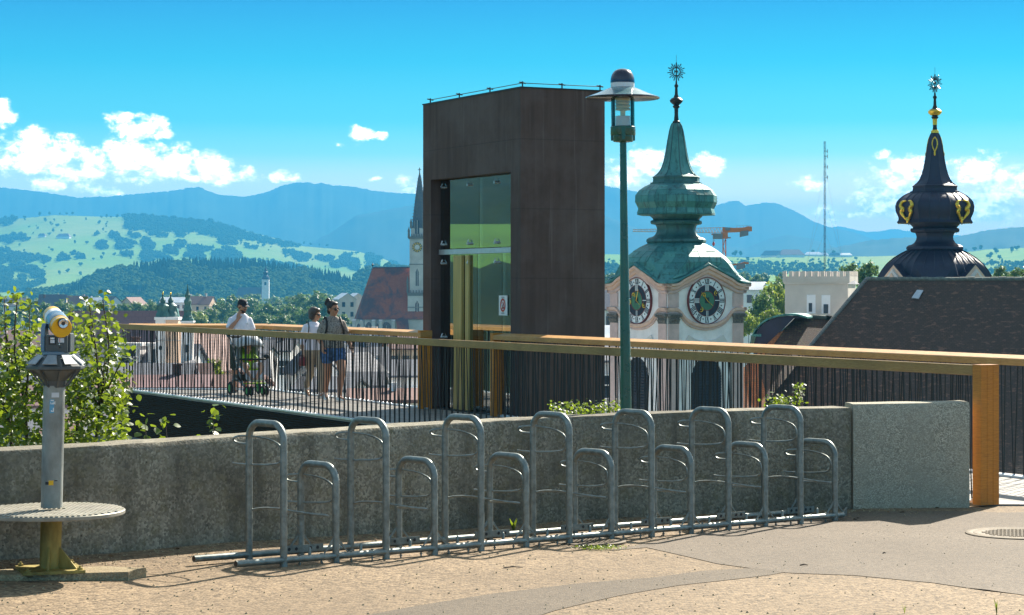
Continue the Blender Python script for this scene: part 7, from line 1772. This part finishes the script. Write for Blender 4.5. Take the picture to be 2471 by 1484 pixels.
def limb(b, pts, rad, M=None, n=12):
    P = smooth_path(pts, 4); k = len(pts) - 1; R_ = []
    for i in range(len(P)):
        t = i / 4; j = min(int(t), k - 1); f = t - j; R_.append(rad[j] + (rad[j + 1] - rad[j]) * f)
    b.tube(P, R_, n, M=M); b.ball(tuple(P[0]), rad[0], 10, 6, M=M); b.ball(tuple(P[-1]), rad[-1], 10, 6, M=M)
def torso(b, rows, n=20, M=None):
    rs = [[(cx + rx * math.cos(6.2832 * k / n), cy + ry * math.sin(6.2832 * k / n), z) for k in range(n)] for z, cx, cy, rx, ry in rows]; b.rings(rs, True, True, M)
def hand(b, wrist, d, back, s=1.0, curl=.5, thumb_side=1):
    """palm, four unequal bent fingers, thumb from the side; d = towards the fingers, back = back of the hand"""
    w = Vector(wrist); d = Vector(d).normalized(); bk = Vector(back); bk = (bk - d * bk.dot(d)).normalized(); sd = d.cross(bk) * thumb_side
    P = lambda a, c, e: w + d * a * s + sd * c * s + bk * e * s
    for c in (-.028, -.009, .010, .028): limb(b, [P(.0, c * .6, 0), P(.045, c, 0), P(.088, c, 0)], [.017 * s, .016 * s, .0125 * s], n=8)
    for c, l in ((-.030, .062), (-.010, .074), (.011, .080), (.031, .070)):
        q = [P(.085, c, 0)]; ang = 0; p = q[0]
        for seg in (.42, .32, .26):
            ang += curl * .75; v = d * math.cos(ang) - bk * math.sin(ang); p = p + v * l * s * seg; q.append(p)
        limb(b, q, [.0105 * s, .0098 * s, .009 * s, .0078 * s], n=7)
    limb(b, [P(.02, .030, -.004), P(.052, .056, -.012), P(.078, .060, -.026 * (1 + curl))], [.015 * s, .012 * s, .009 * s], n=7)
def head(b, c, M, s=1.0, jaw=1.0, nose=1.0):
    """skull, jaw, nose, ears, brow: local frame with -y forward"""
    T = M
    b.ball((0, .012 * s, .035 * s), (.076 * s, .096 * s, .092 * s), 16, 12, M=T); b.ball((0, -.022 * s, -.035 * s), (.058 * s * jaw, .066 * s, .072 * s), 14, 10, M=T); b.ball((0, -.062 * s, -.082 * s), (.026 * s * jaw, .024 * s, .022 * s), 10, 8, M=T)
    limb(b, [T @ Vector((0, -.080 * s, .020 * s)), T @ Vector((0, -.098 * s, -.005 * s)), T @ Vector((0, -.108 * s * (1 + .05 * nose), -.022 * s))], [.009 * s, .011 * s, .014 * s], n=8)
    for sx in (-1, 1):
        b.ball((sx * .078 * s, .012 * s, -.005 * s), (.009 * s, .020 * s, .032 * s), 8, 6, M=T); b.ball((sx * .036 * s, -.058 * s, -.018 * s), (.026 * s, .024 * s, .022 * s), 8, 6, M=T); b.ball((sx * .032 * s, -.074 * s, .030 * s), (.024 * s, .012 * s, .010 * s), 8, 6, M=T)
    b.ball((0, -.088 * s, -.045 * s), (.022 * s, .012 * s, .010 * s), 8, 6, M=T)
class Person:
    def __init__(s, label, u, Y, facing, scale=1.0):
        p = W(u, HZ, Y); s.root = thing('person', label, 'person', (p.x, p.y, DZ + .001), facing); s.sc = scale
        s.M = Matrix.Diagonal((scale, scale, scale, 1))
    def done(s, b, name, m, voxel=None, smooth=50, par=None, sm=4):
        b.v = [tuple(s.M @ Vector(p)) for p in b.v]; o = b.build(name, m, s.root, smooth, local=True)
        if voxel: vox(o, voxel, sm)
        if par is not None: o.parent = par
        return o
    def headM(s, c, yaw, pitch=0): return Matrix.Translation(c) @ Matrix.Rotation(yaw, 4, 'Z') @ Matrix.Rotation(pitch, 4, 'X')
    def face(s, HM, glasses=True, brows=True, beard=False):
        if glasses:
            b = MB()
            for sx in (-1, 1): b.ball((sx * .034, -.086, .004), (.031, .012, .024), 12, 8, M=HM); b.tube([HM @ Vector((sx * .064, -.078, .010)), HM @ Vector((sx * .078, .01, .008))], .004, 5)
            b.tube([HM @ Vector((-.012, -.096, .010)), HM @ Vector((.012, -.096, .010))], .004, 5); s.done(b, 'sunglasses', MT['lens'])
        else:
            for sx in (-1, 1):
                b = MB(); b.ball((sx * .032, -.082, .006), (.014, .008, .009), 10, 6, M=HM); s.done(b, 'eye', MT['eyewhite']); b = MB(); b.ball((sx * .032, -.089, .006), (.006, .004, .007), 8, 6, M=HM); s.done(b, 'iris', MT['hair_dark'])
        if brows:
            for sx in (-1, 1): b = MB(); b.tube([HM @ Vector((sx * .016, -.090, .030)), HM @ Vector((sx * .034, -.090, .036)), HM @ Vector((sx * .052, -.078, .030))], [.004, .005, .003], 6); s.done(b, 'eyebrow', MT['hair_dark'])
        b = MB(); b.tube([HM @ Vector((-.022, -.088, -.046)), HM @ Vector((0, -.099, -.044)), HM @ Vector((.022, -.088, -.046))], [.004, .007, .004], 6); s.done(b, 'mouth', MT['lips'])
        if beard:
            b = MB(); b.ball((0, -.052, -.078), (.044, .040, .034), 14, 10, M=HM); b.ball((0, -.030, -.052), (.0615, .058, .040), 14, 10, M=HM); b.tube([HM @ Vector((-.03, -.083, -.040)), HM @ Vector((0, -.098, -.034)), HM @ Vector((.03, -.083, -.040))], [.006, .008, .006], 6); s.done(b, 'beard', MT['hair_dark'])

def leg(b, hip, knee, ankle, toe, r=(.085, .058, .052, .040), M=None):
    hip, knee, ankle, toe = map(Vector, (hip, knee, ankle, toe))
    calf = knee.lerp(ankle, .3) + Vector((0, .012, 0)); limb(b, [hip, hip.lerp(knee, .5), knee, calf, ankle], [r[0], r[0] * .84, r[1], r[2] * 1.02, r[3] * .85]); limb(b, [ankle + Vector((0, .03, -.035)), ankle + (toe - ankle) * .5 + Vector((0, 0, -.012)), toe], [.032, .033, .024], n=10)
def shoe(ps, ankle, toe, m, nm='shoe', strap=False):
    a, t = Vector(ankle), Vector(toe); d = (t - a); d.z = 0; L = d.length; d.normalize(); sd = Vector((-d.y, d.x, 0)); dz = (t.z - a.z)
    b = MB(); rs = []
    for f, w_, h_ in ((-.42, .022, .030), (-.30, .036, .062), (0, .038, .066), (.45, .046, .050), (.85, .045, .036), (1.08, .034, .026), (1.18, .012, .014)):
        c = a + d * (L * f); c.z = a.z + (t.z - a.z + 0) * max(0, min(1, f)); base = c.z - .078 if f < .2 else c.z - .030 - .048 * (1 - min(1, f))
        h = h_ if not strap else h_ * .45
        rs.append([(c.x + sd.x * w_ * x, c.y + sd.y * w_ * x, base + h * z_) for x, z_ in ((-1, 0), (1, 0), (1, .45), (.6, 1), (-.6, 1), (-1, .45))])
    b.rings(rs); o = ps.done(b, nm, m, None, 60)
    if strap:
        for f in (.15, .75): 
            c = a + d * (L * f); b = MB(); b.tube(arc(c + Vector((0, 0, -.045)), .048, 0, math.pi, 8, sd, ZU), .010, 6); ps.done(b, 'sandal_strap', m)
    return o

# ---- woman in front: patterned top, denim shorts, hair bun, sunglasses, walking towards the camera
ps = Person('person in dark patterned top and blue denim shorts with hair bun and sunglasses', 803, 36.8, R(20), 1.0)
HMw = ps.headM((.005, -.01, 1.535), R(32), R(2))
hipL, hipR = (.10, 0, .86), (-.10, .0, .86)                       # +x is the viewer's right
lk, la, lt = (.115, -.17, .50), (.065, -.17, .09), (.085, -.36, .045)
rk, ra_, rt_ = (-.075, .05, .46), (-.045, .29, .15), (-.07, .13, .045)
shL, shR = (.160, .01, 1.305), (-.160, .01, 1.305); elL, hdL = (.265, .03, 1.06), (.315, -.10, .84); elR, hdR = (-.235, .05, 1.07), (-.205, -.12, .92)
b = MB(); head(b, None, HMw); limb(b, [(0, .02, 1.34), (.003, .005, 1.42), (.004, .0, 1.50)], [.062, .052, .05])
torso(b, [(.84, 0, 0, .165, .115), (1.0, 0, -.005, .15, .11), (1.18, 0, -.01, .155, .112), (1.32, 0, .005, .155, .095), (1.37, 0, .01, .10, .07)])
for sh, el_, hd_ in ((shL, elL, hdL), (shR, elR, hdR)): limb(b, [sh, Vector(sh).lerp(Vector(el_), .5), el_, Vector(el_).lerp(Vector(hd_), .4), hd_], [.056, .050, .041, .039, .027])
hand(b, hdL, (.12, -.25, -.75), (1, -.3, .1), .95, .55, 1); hand(b, hdR, (-.02, -.25, -.8), (-1, -.2, 0), .95, .7, -1)
leg(b, hipL, lk, la, lt, (.105, .065, .058, .040)); leg(b, hipR, rk, ra_, rt_, (.105, .065, .058, .040))
ps.done(b, 'body', MT['skin2'], .0085)
b = MB(); torso(b, [(.89, 0, .0, .205, .15), (.96, 0, -.002, .195, .145), (1.06, 0, -.008, .178, .135), (1.16, 0, -.02, .178, .145), (1.26, 0, -.015, .178, .135), (1.32, 0, .008, .168, .10), (1.365, 0, .012, .145, .085), (1.40, 0, .012, .105, .07), (1.425, 0, .012, .07, .06)])
for sh, el_ in ((shL, elL), (shR, elR)): limb(b, [Vector(sh) * .94 + Vector((0, 0, 1.305)) * .06, sh, Vector(sh).lerp(Vector(el_), .62)], [.058, .062, .064])
ps.done(b, 'patterned_top', MT['patterned'], .011)
b = MB(); torso(b, [(.76, 0, 0, .17, .12), (.84, 0, .005, .198, .145), (.93, 0, .0, .185, .135), (.97, 0, 0, .175, .128)])
for h_, k_ in ((hipL, lk), (hipR, rk)): limb(b, [h_, Vector(h_).lerp(Vector(k_), .20), Vector(h_).lerp(Vector(k_), .38)], [.115, .115, .114])
ps.done(b, 'denim_shorts', MT['denim'], .011)
b = MB(); b.ball((0, .030, .050), (.087, .098, .098), 18, 14, M=HMw); b.ball((0, -.030, .098), (.070, .05, .036), 12, 8, M=HMw); b.ball((.0, .075, -.03), (.06, .04, .06), 12, 8, M=HMw); b.ball((-.02, .105, .145), (.040, .042, .045), 12, 8, M=HMw); b.ball((-.03, .13, .105), (.035, .035, .05), 12, 8, M=HMw)
ps.done(b, 'hair', MT['hair_dark'], .010, 50, None, 2); ps.face(HMw)
for sx in (-1, 1): b = MB(); b.tube(smooth_path([(sx * .12, .11, 1.10), (sx * .13, .115, 1.30), (sx * .125, .03, 1.405), (sx * .128, -.095, 1.31), (sx * .15, -.125, 1.18), (sx * .175, -.07, 1.06)], 4), .017, 6); ps.done(b, 'backpack_strap', MT['rubber'])
b = MB(); torso(b, [(1.0, 0, .19, .11, .06), (1.05, 0, .20, .135, .085), (1.25, 0, .20, .13, .08), (1.36, 0, .18, .08, .05)]); ps.done(b, 'backpack', MT['rubber'], .015)
b = MB(); b.tube(arc(Vector(hdL) + Vector((-.01, .03, .05)), .034, 0, 6.2832, 12, Vector((1, 0, .1)), Vector((0, 1, .35))), .008, 6); ps.done(b, 'wrist_watch', MT['dark'])
shoe(ps, la, lt, MT['shoe_w']); shoe(ps, ra_, rt_, MT['shoe_w'])

# ---- older woman: white blouse, beige trousers, necklace, red bag
ps = Person('person with grey streaked short hair in white blouse and beige trousers carrying dark red bag', 757, 37.9, R(22), .955)
HMo = ps.headM((.02, -.02, 1.50), R(48), R(3))
hipL, hipR = (.085, 0, .84), (-.085, 0, .84); lk, la, lt = (.09, -.15, .47), (.075, -.19, .085), (.13, -.35, .045); rk, ra_, rt_ = (-.06, .02, .45), (-.06, .27, .16), (-.05, .13, .045)
shL, shR = (.145, .01, 1.285), (-.145, .01, 1.285); elL, hdL = (.20, .06, 1.05), (.17, -.06, .86); elR, hdR = (-.225, .04, 1.04), (-.225, -.08, .81)
b = MB(); head(b, None, HMo, .97); limb(b, [(0, .02, 1.31), (.012, .0, 1.39), (.017, -.01, 1.46)], [.052, .046, .046])
torso(b, [(.82, 0, 0, .145, .10), (1.0, 0, 0, .125, .09), (1.18, 0, -.005, .135, .095), (1.30, 0, .005, .135, .085), (1.345, 0, .01, .08, .06)])
for sh, el_, hd_ in ((shL, elL, hdL), (shR, elR, hdR)): limb(b, [sh, Vector(sh).lerp(Vector(el_), .5), el_, Vector(el_).lerp(Vector(hd_), .4), hd_], [.046, .042, .036, .034, .024])
hand(b, hdL, (.0, -.2, -.9), (1, -.3, .1), .9, .5, 1); hand(b, hdR, (-.02, -.1, -.9), (-1, -.2, 0), .9, .9, -1)
leg(b, hipL, lk, la, lt, (.08, .055, .048, .035)); leg(b, hipR, rk, ra_, rt_, (.08, .055, .048, .035))
ps.done(b, 'body', MT['skin'], .0085)
b = MB(); torso(b, [(.86, 0, 0, .185, .135), (.95, 0, 0, .168, .125), (1.06, 0, -.003, .155, .118), (1.18, 0, -.015, .158, .125), (1.28, 0, -.005, .158, .112), (1.315, 0, .01, .135, .09), (1.35, 0, .01, .10, .07), (1.375, 0, .01, .065, .055)])
for sh, el_, hd_ in ((shL, elL, hdL), (shR, elR, hdR)): limb(b, [Vector(sh) * .93 + Vector((0, 0, 1.31)) * .07, sh, Vector(sh).lerp(Vector(el_), .6), Vector(el_).lerp(Vector(hd_), .25)], [.052, .055, .054, .052])
bl_ = ps.done(b, 'white_blouse', MT['blouse'], .011)
b = MB(); torso(b, [(.72, 0, 0, .14, .10), (.82, 0, 0, .172, .128), (.90, 0, 0, .165, .122), (.95, 0, 0, .15, .11)])
for h_, k_, a_ in ((hipL, lk, la), (hipR, rk, ra_)): limb(b, [h_, Vector(h_).lerp(Vector(k_), .5), k_, Vector(k_).lerp(Vector(a_), .5), Vector(k_).lerp(Vector(a_), .86)], [.098, .088, .070, .062, .050])
ps.done(b, 'beige_trousers', MT['trousers'], .011)
b = MB(); b.ball((0, .030, .045), (.094, .105, .100), 18, 14, M=HMo); b.ball((0, -.045, .085), (.074, .05, .042), 12, 8, M=HMo); b.ball((-.045, .04, -.025), (.05, .07, .075), 12, 8, M=HMo); b.ball((.045, .05, -.02), (.05, .06, .075), 12, 8, M=HMo)
ps.done(b, 'hair', MT['hair_grey'], .010, 50, None, 2); ps.face(HMo, brows=False)
b = MB(); b.tube(smooth_path([(-.07, .05, 1.36), (-.06, -.05, 1.31), (.0, -.105, 1.255), (.06, -.05, 1.31), (.07, .05, 1.36)], 5), .010, 6); ps.done(b, 'necklace', MT['dark'])
b = MB(); b.tube(smooth_path([(-.12, .11, 1.1), (-.125, .09, 1.3), (-.115, .0, 1.375), (-.12, -.10, 1.27), (-.15, -.115, 1.12), (-.17, -.05, 1.0)], 4), .009, 6); ps.done(b, 'bag_strap', MT['rubber'])
b = MB(); torso(b, [(.58, -.24, -.07, .05, .09), (.60, -.24, -.07, .06, .12), (.72, -.24, -.07, .055, .115), (.745, -.24, -.07, .03, .10)]); ps.done(b, 'handbag', MT['bag_red'], None, 60)
b = MB(); b.tube(arc((-.24, -.07, .735), .055, 0, math.pi, 10, Vector((0, 1, 0)), ZU), .008, 6); ps.done(b, 'bag_handle', MT['bag_red'])
shoe(ps, la, lt, MT['shoe_w'], 'sandal', True); shoe(ps, ra_, rt_, MT['shoe_w'], 'sandal', True)

# ---- man with cap, hand at his chin, pushing the stroller
ps = Person('person with beard and black cap in white shirt touching his chin behind a stroller', 580, 39.9, R(20), .985)
HMm = ps.headM((.035, -.03, 1.575), R(26), R(14))
hipL, hipR = (.09, 0, .87), (-.09, 0, .87); lk, la, lt = (.10, -.06, .48), (.11, .06, .085), (.13, -.12, .045); rk, ra_, rt_ = (-.10, -.0, .48), (-.10, .02, .085), (-.13, -.17, .045)
shL, shR = (.165, .01, 1.335), (-.165, .01, 1.335); elL, hdL = (.245, -.03, 1.10), (.19, -.27, 1.0); elR, hdR = (-.255, -.10, 1.14), (-.075, -.125, 1.345)
b = MB(); head(b, None, HMm, 1.03, 1.08, 1.1); limb(b, [(0, .02, 1.36), (.015, .0, 1.45), (.025, -.01, 1.52)], [.064, .058, .056])
torso(b, [(.86, 0, 0, .15, .11), (1.0, 0, 0, .15, .11), (1.2, 0, -.005, .165, .11), (1.34, 0, .005, .165, .10), (1.40, 0, .01, .10, .07)])
for sh, el_, hd_ in ((shL, elL, hdL), (shR, elR, hdR)): limb(b, [sh, Vector(sh).lerp(Vector(el_), .5), el_, Vector(el_).lerp(Vector(hd_), .4), hd_], [.056, .050, .041, .040, .028])
hand(b, hdL, (-.1, -.8, -.3), (.1, -.3, 1), 1.0, 1.0, -1); hand(b, hdR, (.16, .02, .98), (-.6, -.8, .1), .92, .25, 1)
leg(b, hipL, lk, la, lt, (.09, .060, .056, .040)); leg(b, hipR, rk, ra_, rt_, (.09, .060, .056, .040))
ps.done(b, 'body', MT['skin2'], .0085)
b = MB(); torso(b, [(.88, 0, 0, .195, .145), (1.0, 0, -.003, .188, .14), (1.14, 0, -.008, .190, .138), (1.28, 0, -.003, .190, .125), (1.35, 0, .008, .175, .10), (1.395, 0, .012, .155, .085), (1.43, .005, .012, .115, .075), (1.46, .005, .012, .075, .066)])
for sh, el_ in ((shL, elL), (shR, elR)): limb(b, [Vector(sh) * .93 + Vector((0, 0, 1.335)) * .07, sh, Vector(sh).lerp(Vector(el_), .70)], [.056, .060, .060])
ps.done(b, 'white_shirt', MT['tee_white'], .011)
b = MB(); torso(b, [(.76, 0, 0, .15, .11), (.84, 0, 0, .178, .13), (.90, 0, 0, .172, .128), (.95, 0, 0, .165, .12)])
for h_, k_ in ((hipL, lk), (hipR, rk)): limb(b, [h_, Vector(h_).lerp(Vector(k_), .5), Vector(h_).lerp(Vector(k_), .98)], [.108, .102, .096])
ps.done(b, 'dark_shorts', MT['shorts_green'], .011)
b = MB(); b.ball((0, .03, .01), (.084, .088, .075), 16, 12, M=HMm); ps.done(b, 'hair', MT['hair_dark'], None, 60); ps.face(HMm, False, True, True)
b = MB(); b.lathe([(.001, .155), (.05, .148), (.078, .12), (.090, .08), (.091, .045), (.085, .045), (.001, .06)], 24, M=HMm @ Matrix.Translation((0, .012, 0)) @ Matrix.Diagonal((1, 1.12, .92, 1))); cp = ps.done(b, 'cap', MT['cap'], None, 50)
b = MB(); rs = []
for i in range(9):
    x = -.078 + .156 * i / 8; y1 = -.075 - .085 * math.sqrt(max(0, 1 - (x / .082) ** 2)); zz = .052 - (x / .078) ** 2 * .014
    rs.append([HMm @ Vector((x, -.03 - .05 * math.sqrt(max(0, 1 - (x / .095) ** 2)), zz)), HMm @ Vector((x, y1, zz - .016)), HMm @ Vector((x, y1, zz - .010)), HMm @ Vector((x, -.03 - .05 * math.sqrt(max(0, 1 - (x / .095) ** 2)), zz + .008))])
b.rings(rs); ps.done(b, 'cap_peak', MT['cap'], None, 40, cp)
b = MB(); b.ball((0.02, -.083, .092), (.020, .012, .018), 10, 6, M=HMm); ps.done(b, 'cap_emblem', MT['frost'], None, 60, cp)
b = MB(); b.ball((.105, -.117, 1.265), (.018, .005, .022), 8, 6); ps.done(b, 'chest_print', MT['frost'], None, 60)
shoe(ps, la, lt, MT['shoe_d']); shoe(ps, ra_, rt_, MT['shoe_d'])

# ---- stroller with a child
sx0 = W(602, HZ, 38.85); st = thing('stroller', 'grey canopied stroller with lime green seat and green wheel hubs', 'stroller', (sx0.x, sx0.y, DZ + .001), R(24))
def sb(b, nm, m, smooth=50, par=None):
    o = b.build(nm, m, st, smooth, local=True)
    if par is not None: o.parent = par
    return o
for x, y in ((-.26, .30), (.26, .30), (-.14, -.34), (.14, -.34), (-.07, -.34), (.21, -.34)):
    r_ = .115 if y > 0 else .088; b = MB(); MM = Matrix.Translation((x, y, r_)) @ Matrix.Rotation(math.pi / 2, 4, 'Y')
    b.lathe([(r_ * .62, -.018), (r_ * .9, -.022), (r_, -.012), (r_, .012), (r_ * .9, .022), (r_ * .62, .018)], 24, M=MM); wh_ = sb(b, 'wheel', MT['rubber'], 40)
    b = MB(); b.lathe([(.001, -.024), (r_ * .6, -.018), (r_ * .62, 0), (r_ * .6, .018), (.001, .024)], 18, M=MM); sb(b, 'hub', MT['hubgreen'], 40, wh_)
for s in (-1, 1):
    for path, r_ in (([(s * .25, .30, .115), (s * .25, .05, .30), (s * .19, -.30, .16)], .013), ([(s * .19, -.30, .16), (s * .22, .0, .48), (s * .235, .30, .92), (s * .22, .44, 1.02)], .013), ([(s * .25, .30, .115), (s * .235, .12, .42), (s * .225, -.05, .50)], .012), ([(s * .235, .14, .62), (s * .27, -.02, .70), (s * .24, -.20, .64)], .011)):
        b = MB(); b.tube(smooth_path(path, 5), r_, 7); sb(b, 'frame_tube', MT['cw'])
b = MB(); b.tube([(-.22, .44, 1.02), (.22, .44, 1.02)], .019, 8); sb(b, 'handlebar', MT['rubber'])
b = MB(); b.tube(smooth_path([(-.24, -.20, .64), (-.15, -.28, .64), (.15, -.28, .64), (.24, -.20, .64)], 4), .018, 8); sb(b, 'bumper_bar', MT['rubber'])
b = MB(); b.tube([(-.25, .30, .115), (.25, .30, .115)], .011, 6); sb(b, 'axle', MT['cw'])
def shell(pts, w, m, nm, th=.02):
    b = MB(); rs = []
    for y, z, k_ in pts: rs.append([(w * k_ * math.sin(t_) , y - .07 * (1 - math.cos(t_)) * (1 if z > .45 else .6), z + .07 * (1 - math.cos(t_)) * (.3 if z > .5 else .9)) for t_ in [-1.45 + 2.9 * i / 10 for i in range(11)]])
    b.rings(rs, False, False); o = sb(b, nm, m, 60); s = o.modifiers.new('thickness', 'SOLIDIFY'); s.thickness = th; return o
shell([(.20, .98, .62), (.19, .90, .8), (.14, .72, .92), (.09, .55, .95), (.03, .45, .95), (-.10, .43, .9), (-.19, .42, .85), (-.25, .34, .78), (-.29, .24, .7)], .235, MT['canopy'], 'seat')
shell([(.17, .84, .55), (.12, .70, .62), (.075, .555, .66), (.02, .465, .66), (-.10, .445, .62), (-.18, .435, .6)], .235, MT['green_fabric'], 'cushion', .012)
b = MB(); rs = []
for i in range(8):
    a = R(-62) + R(140) * i / 7; yy, zz = -.0 , .80; r_ = .27
    rs.append([(.245 * math.sin(t_), .06 - r_ * math.sin(-a + R(20)) * (.35 + .65 * math.cos(t_)), .80 + r_ * max(.0, math.cos(a - R(8))) * (.25 + .75 * math.cos(t_)) ) for t_ in [-1.5 + 3.0 * j / 14 for j in range(15)]])
b.rings(rs, False, False); o = sb(b, 'canopy', MT['canopy'], 60); s = o.modifiers.new('thickness', 'SOLIDIFY'); s.thickness = .012
b = MB(); b.box(-.19, .19, -.36, -.22, .19, .205, Matrix.Translation((0, 0, .02))); sb(b, 'footrest', MT['green_fabric'])
b = MB(); b.prism([(-.2, .0, .24), (.2, .0, .24), (.2, .26, .24), (-.2, .26, .24)], (0, .02, .12)); sb(b, 'basket', MT['dark'])
b = MB(); b.ball((.265, -.16, .68), (.05, .05, .045), 10, 8); sb(b, 'accessory_clip', MT['dark'])
# child
ch = thing('child', 'dark haired child in lime green shirt sitting in the stroller', 'child', (sx0.x, sx0.y, DZ + .001), R(24))
def cb(b, nm, m, v=None, par=None):
    o = b.build(nm, m, ch, 50, local=True)
    if v: vox(o, v, 3)
    return o
HC = Matrix.Translation((-.03, .02, .84)) @ Matrix.Rotation(R(14), 4, 'Z') @ Matrix.Rotation(R(8), 4, 'X')
b = MB(); head(b, None, HC, .84, 1.1, .8); limb(b, [(-.02, .05, .70), (-.025, .035, .78)], [.035, .034])
torso(b, [(.47, 0, .0, .10, .08), (.58, 0, .03, .10, .075), (.68, -.01, .05, .10, .065), (.72, -.02, .055, .06, .05)])
for s in (-1, 1):
    limb(b, [(s * .06, -.02, .49), (s * .12, -.13, .53), (s * .145, -.21, .53), (s * .12, -.24, .42), (s * .05, -.27, .33)], [.058, .052, .043, .042, .028]); limb(b, [(s * .05, -.27, .33), (s * .04 - .02, -.33, .305), (s * .03, -.37, .30)], [.026, .025, .016])
    limb(b, [(s * .105 - .01, .045, .69), (s * .155, -.01, .60), (s * .13, -.10, .55)], [.032, .028, .020]); hand(b, (s * .13, -.10, .55), (-s * .1, -.8, -.2), (0, -.2, 1), .55, .5, -s)
cb(b, 'body', MT['skin'], .007)
b = MB(); torso(b, [(.46, 0, .0, .125, .10), (.58, 0, .025, .12, .092), (.67, -.01, .048, .115, .08), (.725, -.02, .055, .065, .055)])
for s in (-1, 1): limb(b, [(s * .09 - .01, .045, .685), (s * .125, .015, .64)], [.048, .046])
cb(b, 'green_shirt', MT['green_fabric'], .009)
b = MB(); 
for s in (-1, 1): limb(b, [(s * .055, .0, .485), (s * .10, -.09, .515), (s * .12, -.14, .525)], [.075, .068, .062])
cb(b, 'pale_shorts', MT['frost'], .009)
b = MB(); b.ball((0, .022, .045), (.075, .09, .085), 16, 12, M=HC); b.ball((0, -.045, .075), (.062, .03, .03), 12, 8, M=HC); cb(b, 'hair', MT['hair_dark'], None)
for s in (-1, 1): b = MB(); b.ball((s * .027, -.072, .004), (.010, .006, .009), 8, 6, M=HC); cb(b, 'eye', MT['hair_dark'])
b = MB(); b.tube([HC @ Vector((-.016, -.076, -.038)), HC @ Vector((0, -.084, -.037)), HC @ Vector((.016, -.076, -.038))], .004, 6); cb(b, 'mouth', MT['lips'])
b = MB(); b.box(-.04, .03, -.062, -.055, .60, .635); cb(b, 'shirt_print', MT['red'])
